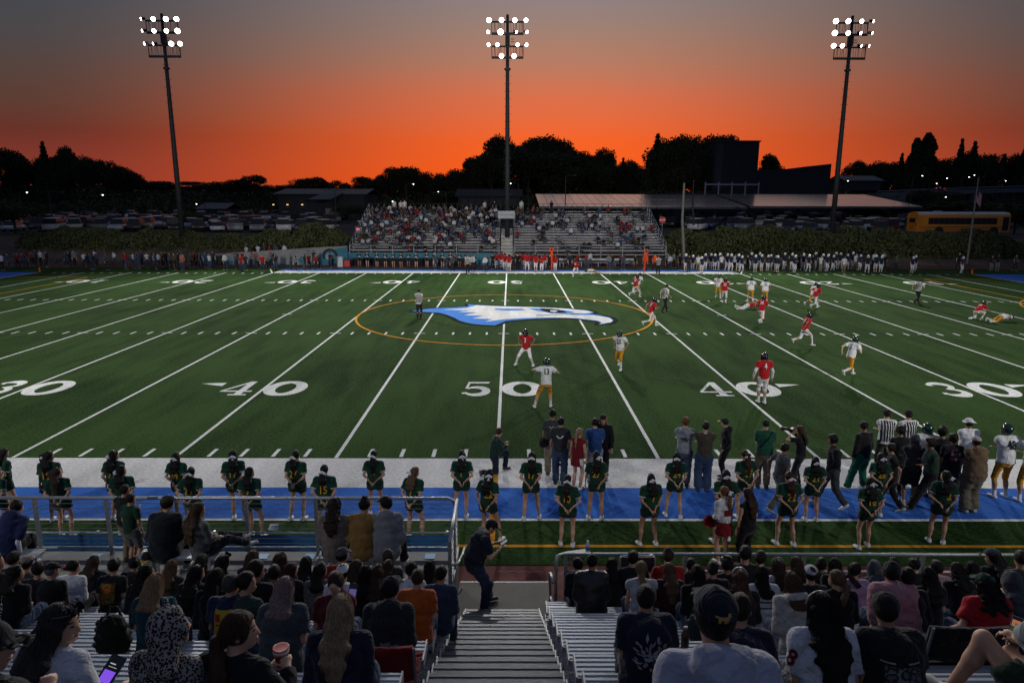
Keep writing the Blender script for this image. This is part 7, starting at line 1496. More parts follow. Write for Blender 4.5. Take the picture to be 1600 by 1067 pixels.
CB = [(16, 808, None, 'back-row cheerleader cut by the left edge, walking right', -35, -40, HD, SK1, 1.0), (90, 815, '16', 'back-row cheerleader numbered 16, head turned right, left arm out', 0, -55, HB, SK4, 1.15), (187, 813, '7', 'back-row cheerleader behind the boys, number 7', 0, -55, HB, SK1, 1.0), (286, 811, '24', 'back-row cheerleader numbered 24 above the blonde girl', 0, 5, HB, SK1, 1.05), (372, 812, '17', 'back-row cheerleader numbered 17 near the left rail', 0, 5, HB, SK2, 1.05), (468, 812, '27', 'back-row cheerleader numbered 27 left of the number 15', 0, -20, HB, SK1, 1.12), (588, 806, '5', 'back-row cheerleader numbered 5 above the ochre shirt', 0, 0, HB, SK2, 1.0), (722, 808, '1', 'back-row cheerleader numbered 1 at the rail corner', 0, 0, HB, SK1, 1.05),
      (829, 813, '17', 'back-row cheerleader numbered 17 right of the orange line', 0, 0, HB, SK1, .95), (931, 810, '27', 'back-row cheerleader numbered 27 below the blue tee, one arm down', 0, 25, HB, SK2, 1.0), (1052, 808, '24', 'back-row cheerleader numbered 24 below the grey hoodie', 0, 0, HB, SK1, 1.0), (1160, 811, '27', 'back-row cheerleader numbered 27 with a green wristband', 0, 0, HBR, SK1, 1.0), (1266, 815, '21', 'back-row cheerleader numbered 21 between the walkers', 0, 0, HB, SK1, 1.0), (1366, 808, '26', 'back-row cheerleader numbered 26 in front of the dark group', 0, 10, HB, SK1, 1.1)]
for (px, py, num, lab, rz, hy, hcol, sk_, bk_) in CB: cheer(px, py, num, lab, rz, hy, ('pony', 'long', 'wavy', 'lowpony', 'long')[px % 5], hcol, sk_, .945, bk_, dict(lh=(-.26, -.05, .80)) if px in (90,) else (dict(lh=(-.30, .02, .78)) if px == 931 else None))
CF = [(6, 838, None, 'front-row cheerleader at the left edge behind the rail', 0, -30, HD, SK1, 1.0), (104, 838, None, 'front-row cheerleader with long brown hair behind the left rail, looking right', 0, -55, HBR, SK1, .95), (200, 838, None, 'front-row cheerleader hidden behind the two boys', 0, -55, HB, SK1, 1.0), (306, 840, '25', 'front-row cheerleader numbered 25 behind the left rail', 0, -10, HB, SK1, .95), (398, 841, '7', 'front-row cheerleader left of the notice card, looking right', 0, -60, HB, SK2, .95), (511, 842, '15', 'front-row cheerleader numbered 15 above the beige top', 0, -10, HB, SK1, 1.15), (648, 844, '7', 'front-row cheerleader with light-brown ponytail looking right', -25, -35, HLB, SK1, .95),
      (886, 852, '10', 'front-row cheerleader numbered 10 alone right of the aisle', 0, 10, HD, SK1, 1.05), (1013, 852, '7', 'front-row cheerleader with feet wide apart above the maroon jacket', 0, 5, HB, SK2, 1.15), (1128, 848, '15', 'front-row cheerleader numbered 15 behind the pompom girl', 0, 0, HB, SK2, 1.05), (1226, 852, '22', 'front-row cheerleader numbered 22 with dark red hair', 0, 0, HRD, SK1, 1.1), (1350, 857, '16', 'front-row cheerleader numbered 16 above the pink blanket', 0, 10, HB, SK1, 1.1), (1464, 850, '2', 'front-row cheerleader with loose curly black hair glancing left', -20, 70, HB, SK1, 1.1)]
for (px, py, num, lab, rz, hy, hcol, sk_, bk_) in CF: cheer(px, py, num, lab, rz, hy, 'wavy' if px in (1464,) else ('long', 'lowpony', 'wavy', 'long', 'pony')[px % 5], hcol, sk_, .95, bk_, dict(lf=(-.20, .02, .075), rf=(.16, -.05, .075)) if px == 1013 else None, px != 104, .34, .07 if px == 1464 else 0)
cheer(762, 846, '22', 'cheerleader with long black curly hair stepping right beside the orange line', -20, 30, 'wavy', HB, SK2, .93, .95, dict(lf=(-.12, -.02, .075), rf=(.30, .06, .10), rh=(.10, -.20, .95), lh=(-.10, -.18, .95)), True, .40, .05)
# ------------------------------------------------------------------ visiting cheerleader with pompoms, companion
MAR = (.16, .008, .014)
w_ = gz(1128, 880, 0)
r, P, S = person('cheerleader in maroon skirt and white sleeves holding two pompoms', (w_[0], w_[1], 0), math.radians(20), dict(STAND, lh=(-.13, .20, 1.0), rh=(.02, .24, .98), hy=35), dict(skin=SK1, hair=H('lowpony', (.12, .055, .02), .30), shirt=dict(c=(.55, .54, .57), sl='long', hem=-.04), pants=dict(c=MAR, ty='skirt'), shoes=(.6, .6, .6), fem=1), .02, .95, 'people beside the near track'); bow(r, S)
patch(P['shirt'], 'chest_panel', .20, .16, S['ch']+V3(0, 0, -.05), V3(0, 1, 0), UP, cloth(MAR)); patch(P['shirt'], 'back_panel', .20, .14, S['ch']+V3(0, 0, -.08), BK, UP, cloth(MAR))
def pompom(c, col_, col2, label, rr=.15):
    o = empty('pompom', c, label, 'pompom', 'pompoms'); r = np.random.default_rng(int(abs(c[0])*100)); n = 420; d = r.normal(size=(n, 3)); d /= np.linalg.norm(d, axis=1)[:, None]; L2 = rr*r.uniform(.6, 1.05, (n, 1)); a = d*.02; b_ = d*L2+np.array([0, 0, -.03])*L2/rr; e = np.cross(d, r.normal(size=(n, 3))); e /= np.linalg.norm(e, axis=1)[:, None]; e *= .009
    V = np.stack([a-e, a+e, b_+e*.8, b_-e*.8], 1).reshape(-1, 3); F = np.arange(4*n).reshape(n, 4); me = np_mesh('streamers', V, F, mat('foil', col_, .22, .55, .6)); me.materials.append(mat('foil', col2, .22, .55, .6)); me.polygons.foreach_set('material_index', (r.random(n) < .45).astype(np.int32)); q = link('streamers', me, o); MB().lathe([(.012, -.05), (.018, 0), (.012, .05)], (0, 0, 0), 8).build('handle', BLK, o, True, True)
M_ = Matrix.LocRotScale(r.location, r.rotation_euler, r.scale); a = np.array(M_ @ Vector(S['wr'][-1])); b_ = np.array(M_ @ Vector(S['wr'][1]))
pompom(a+V3(-.06, .02, -.08), (.5, .01, .015), (.3, .01, .015), 'red foil pompom held by the maroon-skirted cheerleader'); pompom(b_+V3(-.10, -.04, -.05), (.6, .62, .66), (.45, .47, .5), 'silver foil pompom held by the maroon-skirted cheerleader', .13)
stander('wb', 1164, 885, 0, 'woman with long brown hair in black top beside the pompom cheerleader', H('long', HBR, .44), T(BLKC, 'none'), 25, SK1, scale=.96, fem=1, hy=30, group='people beside the near track', locks=60)
# ------------------------------------------------------------------ people along the near sideline
SG = 'people standing on the near sideline'
CROSS = dict(lh=(.12, .20, 1.18), rh=(-.12, .22, 1.15)); POCK = dict(lh=(-.24, .08, .92), rh=(.24, .08, .92)); PHON = dict(lh=(-.06, .30, 1.18), rh=(.08, .30, 1.2), hp=20)
WALKL = dict(lf=(-.10, .30, .09), rf=(.10, -.30, .13), rfp=30, lh=(-.24, -.15, .95), rh=(.24, .22, .98)); WALKR = dict(lf=(-.10, -.30, .13), lfp=30, rf=(.10, .30, .09), lh=(-.24, .22, .98), rh=(.24, -.15, .95))
def emb(tag_, word=None, size=.1, c=(.55, .56, .58), dz=.02, sun=False):
    r, P, S = FGP[tag_]; 
    if word: letters(P['shirt'], 'back_print', word, size, S['ch']+V3(0, 0, dz), -S['fw'], UP, cloth(c), .9, .01)
stander('s1', 862, 742, 0, 'young man in grey tee and khaki trousers with a sling bag, leftmost of the trio', H('curly', HB, g=.005), T((.045, .048, .05)), -5, SK4, None, dict(c=(.17, .15, .11), o=.03), 1.04, group=SG, hy=-10)
stander('s2', 874, 756, 0, 'young man in charcoal tee with a pale horseshoe print and blue jeans', H('short', HB), T((.028, .030, .032), o=.024), -8, SK2, None, dict(c=(.035, .06, .11), o=.03), 1.03, group=SG, hy=-15)
r_, P_, S_ = FGP['s2']
mb = strip(arc(0, 0, .075, .075, 190, 350, 14), .035, 0); lay_on(P_['shirt'], 'back_print', [(x, y) for x, y, _ in mb.v], mb.f, S_['ch']+V3(0, 0, .03), -S_['fw'], UP, cloth((.5, .55, .62)), .012)
r_, P_, S_ = FGP['s1']; lay_on(P_['shirt'], 'back_print', [(x*.6-.03, y*.6) for x, y, _ in mb.v], mb.f, S_['ch']+V3(0, 0, .05), -S_['fw'], UP, cloth((.4, .42, .45)), .012)
bag(gz(858, 742, 0)+V3(-.16, -.14, .86), (.26, .14, .20), 'black sling bag on the hip of the young man in grey tee', (.015, .014, .013), .3)
stander('s3', 901, 764, 0, 'cheerleader in maroon sleeveless dress with a blonde ponytail', H('lowpony', (.24, .16, .085), .30), T(MAR, 'none', hem=-.02), -35, SK1, None, dict(c=MAR, ty='skirt'), .93, group=SG, fem=1, hy=-20, shoes=(.6, .6, .6), look=dict(socks=(.3, .2, .16), sock_h=.5))
patch(FGP['s3'][1]['pants'], 'skirt_panel', .10, .22, FGP['s3'][2]['pel']+V3(0, 0, -.12), V3(.9, -.3, 0), UP, cloth((.6, .6, .62)), 4, 4, .008)
stander('s4', 928, 755, 0, 'man in royal-blue tee and pale trousers with his back turned', H('curly', HB), T((.020, .065, .20), o=.024), 0, SK1, None, dict(c=(.25, .27, .30), o=.025), 1.0, group=SG, bulk=1.05, **PHON)
stander('s5', 940, 748, 0, 'man in black jacket and cap with long blonde hair facing the camera', H('long', (.28, .19, .09), .14), T(BLKC, 'long', o=.024), 165, SK1, CAPK, None, 1.04, group=SG)
stander('s6', 1066, 760, 0, 'tall person with ginger curls in grey hoodie with a crest print', H('curly', (.13, .055, .02)), T((.24, .26, .28), 'hood', o=.024), -10, SK1, None, dict(c=(.06, .08, .11), o=.025), 1.06, group=SG, **CROSS)
r_, P_, S_ = FGP['s6']; BT[P_['shirt'].name] = bvh_of(P_['shirt']); feathers(P_['shirt'], S_['ch']+V3(0, 0, -.05), .20, .16, cloth((.03, .02, .025)), 8, 26)
stander('s7', 1097, 767, 0, 'man in brown-olive jumper with white collar and blue jeans', H('short', HD), T((.062, .052, .035), 'long', o=.026), -10, SK1, None, dict(c=(.035, .06, .12), o=.035, flare=.03), 1.05, group=SG, **CROSS)
MB().tube([S_['nb']*0+FGP['s7'][2]['nb']-FGP['s7'][2]['fw']*(.07*math.cos(a))+FGP['s7'][2]['ri']*.075*math.sin(a)+V3(0, 0, .012) for a in np.linspace(-1.5, 1.5, 9)], .014, 6).build('collar', cloth((.6, .6, .6)), FGP['s7'][1]['shirt'], True, True)
stander('s8', 1131, 748, 0, 'person in black hoodie and dark cap with yellow brim facing left', H('short', HD), T((.010, .010, .011), 'hood'), 75, SK1, dict(ty='cap', c=(.010, .045, .028)), None, .97, group=SG, **POCK)
r_, P_, S_ = FGP['s8']; q = S_['hc']+S_['hf']*.13+S_['hu']*.036; V, F = layer_mesh([C(q-S_['hf']*.05, q+S_['hf']*.045-S_['hu']*.01, (.082, .013), (.064, .012), S_['hr'], k=0)], 0, .018); link('cap_brim', smooth_mesh('cap_brim', V, F, [cloth((.60, .33, .02))]), P_['cap'])
stander('s9', 1190, 762, 0, 'man in green tee, green cap and khaki trousers with a shoulder strap', H('buzz', HD), T((.012, .075, .042), o=.024), -10, SK1, dict(ty='cap', c=(.010, .050, .030)), dict(c=(.13, .095, .06), o=.025), 1.04, group=SG, bulk=1.15, **PHON)
r_, P_, S_ = FGP['s9']; patch(P_['shirt'], 'strap', .03, .50, S_['ch']+V3(0, 0, -.03), -S_['fw'], V3(.75, 0, 1), cloth(BLKC), 2, 12, .010)
stander('s10', 1214, 797, 0, 'curly-haired boy in grey tee and cargo trousers walking right', H('curly', HD, g=.01), T((.075, .08, .085)), -75, SK4, None, dict(c=(.10, .105, .105), o=.03), .96, group=SG, shoes=(.3, .3, .3), **WALKL)
stander('s11', 1246, 762, 0, 'woman in black photographing the field with a large camera', H('long', HBR, .36), T(BLKC), 55, SK1, None, dict(c=(.02, .022, .025)), .96, group=SG, fem=1, lh=(-.08, .26, 1.50), rh=(.10, .22, 1.50), lp=(-1, .2, -.6), rp_=(1, .2, -.6))
c_ = np.array(at_local(FGP['s11'][0], (0.0, .27, 1.56))); o = empty('camera', c_, 'black camera with long lens raised by the woman in black', 'camera', None, math.radians(55)); MB().box((0, 0, 0), (.15, .07, .10)).build('body', BLK, o, False, True); MB().lathe([(.035, .03), (.038, .12), (.05, .22), (.05, .26)], (0, 0, 0), 12, 0, 'y').build('lens', BLK, o, True, True)
stander('s12', 1296, 792, 0, 'man in open black shirt and grey trousers striding left', H('curly', HB), T(BLKC, 'long', o=.024), 80, SK4, None, dict(c=(.055, .06, .065), o=.02), 1.05, group=SG, shoes=(.6, .6, .6), **WALKR)
stander('s13', 1343, 765, 0, 'man in black jacket and bright green trousers with feet apart', H('curly', HB, g=.005), T((.012, .012, .013), 'long', o=.026), 20, SK4, None, dict(c=(.008, .10, .05), o=.03), 1.03, group=SG, lf=(-.38, .05, .09), rf=(.12, 0, .075), shoes=(.5, .5, .5))
stander('s14', 1386, 800, 0, 'curly-headed person in black walking in front of the officials', H('curly', HD), T((.011, .011, .012)), 60, SK1, None, None, .98, group=SG, shoes=(.4, .4, .4), **WALKL)
stander('s14b', 1398, 772, 0, 'person with black curls in black behind the number 26 cheerleader', H('curly', HB, g=.02), T(BLKC, 'long'), 0, SK4, None, None, 1.02, group=SG)
def stripes(tag_, n=6):
    r, P, S = FGP[tag_]; o = P['shirt']; bt = bvh_of(o)
    for d in (-S['fw'], S['fw']):
        for i in range(n):
            x = (-n/2+.5+i)*.062; V2 = [(x+sx*.016, y) for y in np.linspace(-.36, .16, 9) for sx in (-1, 1)]; F = [(2*j, 2*j+1, 2*j+3, 2*j+2) for j in range(8)]; lay_on(o, 'stripe', V2, F, S['ch'], d, UP, cloth(BLKC), .010, bt)
    for s in (-1, 1):
        a, b_ = S['sh'][s], S['el'][s]
        for e in (.3, .5): MB().tube([a+(b_-a)*e+V3(.075*math.cos(t_), .075*math.sin(t_), 0)-((b_-a)/np.linalg.norm(b_-a))*0 for t_ in np.linspace(0, 2*PI, 13)], .012, 5).build('stripe', cloth(BLKC), o, True, True)
def official(tag_, px, py, label, rz, pose, h=.024, scale=1.05): 
    w_ = gz(px, py, 0); r = stander(tag_, 0, 0, 0, label, H('short', HD), T((.62, .62, .62), o=.02), rz, SK1, CAPK, dict(c=(.012, .012, .013)), scale, h, 'game officials', 0, 1.08, (.02, .02, .02), None, 0, (w_[0], w_[1], 0), **pose); stripes(tag_)
official('o1', 1377, 742, 'official in black and white stripes, left of the pair on the near sideline', -5, CROSS)
official('o2', 1411, 744, 'official in black and white stripes, right of the pair on the near sideline', 5, CROSS)
stander('s15', 1418, 790, 0, 'person in charcoal hooded top and camouflage shorts', H('short', HB), T((.035, .037, .040), 'hood'), -10, SK4, dict(ty='hood', c=(.045, .047, .05)), dict(c=(.02, .02, .02), ty='short', len=.95), 1.03, group=SG, look=dict(socks=(.45, .4, .33), sock_h=.2), shoes=(.4, .34, .24), **CROSS)
stander('s16', 1462, 778, 0, 'person with black curls standing behind the dark green tee', H('curly', HB, g=.02), T(BLKC), 0, SK4, None, None, 1.05, group=SG)
stander('s17', 1478, 790, 0, 'person in black tee with rows of red and pale prints on the back', H('curly', HB, g=.015), T((.012, .013, .018), o=.024), -5, SK4, None, dict(c=(.02, .025, .04)), 1.04, group=SG)
r_, P_, S_ = FGP['s17']
for j in range(2):
    for i in range(3): patch(P_['shirt'], 'back_print', .055, .075, S_['ch']+V3((i-1)*.075, 0, .0-.11*j), -S_['fw'], UP, cloth((.35, .42, .5) if (i+j) % 2 == 0 else (.42, .04, .03)), 2, 2, .010)
patch(P_['shirt'], 'back_print', .10, .02, S_['ch']+V3(-.03, 0, .075), -S_['fw'], UP, cloth((.45, .03, .03)), 3, 1, .010)
stander('s18', 1446, 800, 0, 'curly-haired man in dark green tee striding left with arms folded', H('curly', HD, g=.015), T((.016, .040, .026), o=.026), 70, SK4, None, dict(c=(.012, .012, .014), o=.03), 1.06, group=SG, lf=(-.1, .35, .09), rf=(.1, -.32, .12), rfp=30, **CROSS)
stander('s19', 1503, 762, 0, 'man in white bucket hat and white tee', H('short', HD), T((.60, .61, .63), o=.028), 0, SK4, dict(ty='bucket', c=(.66, .67, .69)), dict(c=(.03, .03, .035)), 1.06, group=SG, bulk=1.2, **CROSS)
stander('s20', 1514, 800, 0, 'big man in tan hoodie, pale cap and khaki trousers', H('buzz', HD), T((.145, .095, .055), 'hood', o=.03), 5, SK4, dict(ty='cap', c=(.40, .37, .33)), dict(c=(.12, .105, .075), o=.045, flare=.03), 1.07, group=SG, bulk=1.42, shoes=(.35, .32, .27), **CROSS)
# boy half-kneeling at the sideline, seen from behind
stander('s21', 772, 738, 0, 'boy in dark green jacket and jeans kneeling on one knee at the white sideline', H('curly', HBR, g=.005), T((.012, .035, .025), 'long', o=.028), -70, SK1, None, dict(c=(.012, .018, .035), o=.02), .95, group=SG, lean=8, pel=(0, 0, .52), lf=(-.1, .36, .075), rf=(.1, -.40, .10), rk=(0, .6, -1), rfp=80, rh=(.10, .34, .80), lh=(-.08, .34, .82), hp=15)
# ------------------------------------------------------------------ players
REDJ, WJ, GOLDP = (.36, .010, .014), (.62, .63, .63), (.50, .23, .012)
RUN = dict(lf=(-.10, .40, .14), rf=(.10, -.50, .36), rfp=65, lean=14, curve=4, lh=(-.27, -.20, 1.02), rh=(.22, .32, 1.14), pel=(0, 0, .88)); RUN2 = dict(lf=(-.10, -.50, .36), lfp=65, rf=(.10, .40, .14), lean=14, curve=4, rh=(.27, -.20, 1.02), lh=(-.22, .32, 1.14), pel=(0, 0, .88))
JOG = dict(lf=(-.12, .26, .09), rf=(.12, -.30, .16), rfp=40, lean=8, lh=(-.28, .12, 1.0), rh=(.28, -.02, .98), pel=(0, 0, .90)); SPLIT = dict(lf=(-.30, -.05, .08), rf=(.42, .10, .12), lean=10, lh=(-.30, .10, 1.02), rh=(.32, .05, 1.0), pel=(0, 0, .82))
def player(tag_, px, py, team, num, label, rz, pose, sk=SK4, scale=1.03, h=.029, bulk=1.05, group='players on the field', tgt=None):
    red = team == 'red'; L_ = dict(skin=sk, shirt=dict(c=REDJ if red else WJ, sl='short', pads=.026, o=.018, sleeve=.62), pants=dict(c=(.60, .60, .60) if red else GOLDP, ty='knee', o=.004), socks=(.60, .60, .60), sock_h=.82, shoes=(.55, .55, .55) if not red else (.5, .5, .5), cap=dict(ty='helmet', c=(.010, .010, .012) if red else (.006, .030, .022)), bulk=bulk)
    p = dict(STAND, sw=.195); p.update(pose); w_ = gz(px, py, 0) if tgt is None else tgt
    r, P, S = person(label, (w_[0], w_[1], 0 if tgt is None else tgt[2]), math.radians(rz), p, L_, h, scale, group)
    if num:
        for d in (-S['fw'], S['fw']): letters(P['shirt'], 'number', num, .27, S['ch']+S['up']*.01, d, UP, cloth((.62, .62, .62) if red else (.012, .014, .016)), .72, .02, .016)
    for s in (-1, 1):
        a, b_ = S['hip'][s], S['kn'][s]; lat = S['rp']*s; q = [a+(b_-a)*e+lat*(.094-.030*e) for e in (.05, .35, .65, .95)]; MB().tube(q, [.020, .020, .018, .016], 5).build('side_stripe', cloth((.30, .012, .014) if red else (.014, .05, .035)), P['pants'], True, True)
    facemask(r, S, MASKM if not red else mat('facemask_black', (.02, .02, .022), .4)); FGP[tag_] = (r, P, S); return r, P, S
player('p13', 853, 637, 'white', '13', 'player in white numbered 13 with gold trousers, seen from behind near the 50', 0, dict(SPLIT, lf=(-.38, -.05, .08), rf=(.16, .05, .08), lh=(-.26, .18, 1.32), rh=(.30, .16, 1.26), pel=(0, 0, .86), hy=-20), SK2, 1.05, .024)
player('p3', 822, 572, 'red', '3', 'player in red numbered 3 running towards the camera near midfield', 165, SPLIT, SK4)
player('p25', 968, 578, 'white', '23', 'player in white and gold jogging left of the 45-yard line', 150, dict(JOG, lf=(-.12, .18, .10), rf=(.14, -.34, .26)), SK2)
player('p4', 1190, 630, 'red', '4', 'player in red numbered 4 walking away with white arm sleeves', 0, dict(lf=(-.09, .06, .075), rf=(.06, -.10, .085), lh=(-.34, .04, .92), rh=(.30, .02, .88)), SK4, 1.06, .024)
r_, P_, S_ = FGP['p4']
for s in (-1, 1): V, F = layer_mesh([C(S_['sh'][s]+(S_['el'][s]-S_['sh'][s])*.6, S_['el'][s], .056, .050, k=.02), C(S_['el'][s], S_['wr'][s], .050, .038, None, False, True, .02)], 0, .024); link('arm_sleeve', smooth_mesh('arm_sleeve', V, F, [cloth((.6, .6, .6))]), r_)
player('p5', 1326, 590, 'white', '5', 'player in white and gold running right near the right 40-yard line', -60, RUN, SK3)
player('p8', 1255, 542, 'red', '8', 'player in red striding right with long white stockings', -80, RUN2, SK4)
player('p50', 1272, 484, 'red', '50', 'player in red numbered 50 running right beyond the hash marks', -60, RUN, SK5)
player('p50b', 1268, 481, 'white', '', 'player in white half hidden behind the red number 50', -70, RUN2, SK4)
player('p24', 1188, 508, 'red', '24', 'player in red numbered 24 running right below the pile-up', -40, RUN, SK4)
player('p22', 1131, 474, 'red', '22', 'player in red numbered 22 left of the pile-up, turned away', -20, JOG, SK5)
player('p77', 1121, 466, 'white', '77', 'player in white and gold blocking left of the red number 22', 160, dict(JOG, lf=(-.2, .1, .08)), SK2)
player('p72', 1172, 472, 'white', '72', 'player in white numbered 72 standing over the pile-up', -10, JOG, SK2, 1.03, .026, 1.3)
player('p52', 1194, 474, 'white', '52', 'player in white numbered 52 right of the pile-up', -10, JOG, SK4, 1.03, .026, 1.35)
player('p10', 1016, 512, 'red', '10', 'player in red numbered 10 sprinting right by the orange circle', -75, RUN, SK4)
player('p28', 992, 466, 'red', '28', 'player in red sprinting right beyond the orange circle', -50, RUN2, SK4)
player('p28b', 996, 462, 'white', '', 'player in white hidden behind the far red sprinter', -50, RUN, SK4)
player('p44', 1524, 500, 'red', '44', 'player in red crouching to tackle on the right', -80, dict(pel=(0, 0, .55), lean=48, curve=10, lf=(-.14, -.28, .10), rf=(.14, .24, .075), lh=(-.1, .75, .62), rh=(.12, .78, .55), hp=-20), SK4)
player('p1', 900, 433, 'red', '42', 'player in red nearest the far sideline, running', 150, RUN2, SK4)
def lying(tag_, px, py, team, num, label, rz, sk=SK4):
    r, P, S = player(tag_, px, py, team, num, label, rz, dict(lf=(-.14, -.02, .12), rf=(.16, .12, .10), lh=(-.35, .15, 1.55), rh=(.30, .1, 1.1)), sk); w_ = gz(px, py, 0); r.rotation_euler = (math.radians(-84), 0, math.radians(rz)); r.location = (w_[0], w_[1], .17); return r
lying('pl1', 1542, 503, 'white', '0', 'player in white numbered 0 lying on the turf after the tackle', -80); lying('pl2', 1148, 483, 'red', '6', 'player in red lying at the bottom of the pile-up', -85); lying('pl3', 942, 428, 'white', '', 'player in white lying near the far sideline', 80)
player('p48', 1562, 778, 'white', '48', 'helmeted player in white numbered 48 standing on the right sideline', 0, dict(CROSS, lf=(-.14, 0, .075), rf=(.14, .02, .075)), SK4, 1.08, .021, 1.15, 'players on the near sideline')
player('p49', 1602, 785, 'white', '', 'helmeted player cut by the right edge of the picture', -10, dict(CROSS, lf=(-.14, 0, .075)), SK4, 1.05, .021, 1.1, 'players on the near sideline')
player('pgh', 1438, 772, 'white', '', 'green-helmeted player hidden in the dark group on the near sideline', -20, CROSS, SK4, 1.05, .024, 1.1, 'players on the near sideline')
official('o3', 655, 498, 'official standing left of the midfield emblem', -10, dict(CROSS), .028); official('o4', 1038, 488, 'official striding beside the red number 10', -60, WALKL, .028); official('o5', 1432, 474, 'official running near the right 20-yard line', -60, dict(RUN, lf=(-.1, .35, .10), rf=(.1, -.42, .2)), .028)
# ------------------------------------------------------------------ people along the far sideline (shared meshes)
FH = .034
poses = {'a': dict(STAND), 'b': dict(STAND, **CROSS), 'c': dict(STAND, **POCK, hy=20), 'd': dict(STAND, lf=(-.14, .10, .075), rf=(.13, -.1, .08), lh=(-.2, .2, 1.0), hy=-25)}
rf_ = random.Random(21)
SHC = [('black', (.011, .011, .013)), ('black', (.013, .013, .015)), ('dark grey', (.035, .037, .04)), ('navy', (.012, .018, .04)), ('white', (.55, .56, .58)), ('grey', (.15, .16, .17)), ('maroon', (.14, .012, .015)), ('brown', (.07, .045, .03)), ('black', (.01, .01, .011))]
PTC = [(.012, .012, .014), (.03, .045, .08), (.025, .035, .06), (.12, .10, .07), (.02, .02, .022), (.2, .2, .2)]
def farp(px, py, label, group, shirt=None, pants=None, sl='short', hair=None, rz=180, z=0, kind='casual', helmet=None, scale=None, pose=None, Y=None, socks=None, pt='long'):
    w_ = gz(px, py, z) if Y is None else V3(xy(px, Y, z), Y, z); pk = pose or rf_.choice('abcd'); hs = hair or rf_.choice(('short', 'short', 'long', 'curly')); L_ = dict(skin=rf_.choice((SK1, SK2, SK4, SK3)), hair=H(hs, rf_.choice((HB, HB, HD, HBR)), .25), shirt=T(shirt or rf_.choice(SHC)[1], sl), pants=dict(c=pants or rf_.choice(PTC), ty=pt), shoes=(.3, .3, .3) if rf_.random() < .4 else (.04, .04, .04))
    if helmet: L_['cap'] = dict(ty='helmet', c=helmet); L_['shirt'].update(pads=.028, o=.02)
    if socks: L_['socks'] = socks; L_['sock_h'] = .8
    key = ('far', pk, hs if not helmet else 'x', sl, bool(helmet), bool(socks), pt)
    return person(label, (w_[0], w_[1], z), math.radians(rz+rf_.uniform(-25, 25)), poses[pk], L_, FH, scale or rf_.uniform(.95, 1.05), group, key=key, seed=1.0)
def cname(c): return min(SHC, key=lambda q: sum((a-b)**2 for a, b in zip(q[1], c)))[0]
STUFFP = []     # bystanders past the first three hundred people join the crowd mass
def cluster(x0, x1, n, ya, yb, where, rz=180):
    for i in range(n):
        px = x0+(x1-x0)*(i+rf_.uniform(-1.2, 2.2))/n; nm, c = rf_.choice(SHC); w_ = gz(px, rf_.uniform(ya, yb), 0); STUFFP.append((w_[0], w_[1], 0, rz+rf_.uniform(-40, 40)))
cluster(2, 24, 4, 421, 424, 'at the left end of the far track'); cluster(28, 84, 12, 415, 423, 'left of the far left pylon'); cluster(100, 175, 14, 415, 423, 'right of the far left pylon'); cluster(190, 332, 30, 416, 423, 'in the long huddle on the left far track'); cluster(352, 440, 16, 417, 424, 'gathered before the sloping grey wall'); cluster(460, 497, 6, 421, 424, 'in the small group at the end of the far blue band')
for px, py, c, lab in ((286, 423.5, (.42, .13, .09), 'woman in coral top and jeans standing alone near the left far sideline'), (378, 424, (.36, .012, .014), 'person in bright red jersey before the grey wall, left one'), (411, 424, (.36, .012, .014), 'person in bright red jersey before the grey wall, right one'), (432, 423, (.05, .05, .055), 'lone person in grey standing at the left of the far band'), (517, 419, (.012, .025, .06), 'person in navy tracksuit beside the painted wall end'), (491, 416, (.02, .018, .016), 'person in long dark coat against the grey wall')): farp(px, py, lab, None, c, (.03, .045, .08), rz=180)
for i in range(11):   # on the bank above the wall
    px = 385+rf_.uniform(0, 62); Yb = rf_.uniform(58.2, 59.2); X_ = xy(px, Yb, .5); STUFFP.append((X_, Yb, terrain_z(X_, Yb), 180))
# home cheer squad
for i in range(15):
    px = 562+i*12.9+rf_.uniform(-2, 2); r, P, S = farp(px, 418+rf_.uniform(-.8, 1.2), 'far cheerleader in black top with white sleeves before the teal wall', 'far cheerleaders in a row', (.012, .012, .014), (.012, .012, .014), 'long', 'lowpony', 180, 0, pt='skirt', pose='b', scale=.94)
    MB().box(tuple(S['ch']+S['fw']*.13+V3(0, 0, -.02)), (.16, .02, .10)).build('chest_emblem', cloth((.5, .5, .52)), P['shirt'], False, True)
    for s in (-1, 1): MB().tube([S['el'][s], S['wr'][s]], [.062, .05], 6).build('white_cuff', cloth((.55, .55, .57)), P['shirt'], True, True)
cluster(684, 758, 9, 422, 427, 'among the coaches left of the far middle stair', 190)
for i in range(17):
    px = 762+i*6.9+rf_.uniform(-2.5, 2.5); py = 421+rf_.uniform(-1.5, 4)
    if rf_.random() < .72: farp(px, py, 'red-jerseyed player in white trousers on the far sideline below the stair', 'red players on the far sideline', REDJ, (.6, .6, .6), 'short', None, 0 if rf_.random() < .4 else 180, 0, helmet=(.010, .010, .012), socks=(.6, .6, .6), pt='knee')
    else: farp(px, py, 'coach in dark clothes among the red players on the far sideline', 'coaches with the red players', (.011, .011, .013), (.015, .015, .017))
cluster(872, 1000, 12, 417, 424, 'between the two orange down markers')
for px, py, lab in ((1008, 424, 'chain-crew member in orange vest left of the leaning marker'), (1022, 424, 'chain-crew member in orange vest right of the leaning marker')): farp(px, py, lab, None, (.75, .06, .012), (.012, .012, .014))
official('o6', 1028, 429, 'official in stripes on the far sideline by the chain crew', 170, dict(CROSS), .034); official('o7', 731, 427, 'official in pale shirt on the far sideline left of the stair', 180, dict(STAND), .034)
cluster(1040, 1068, 6, 418, 424, 'at the foot of the weathered pole')
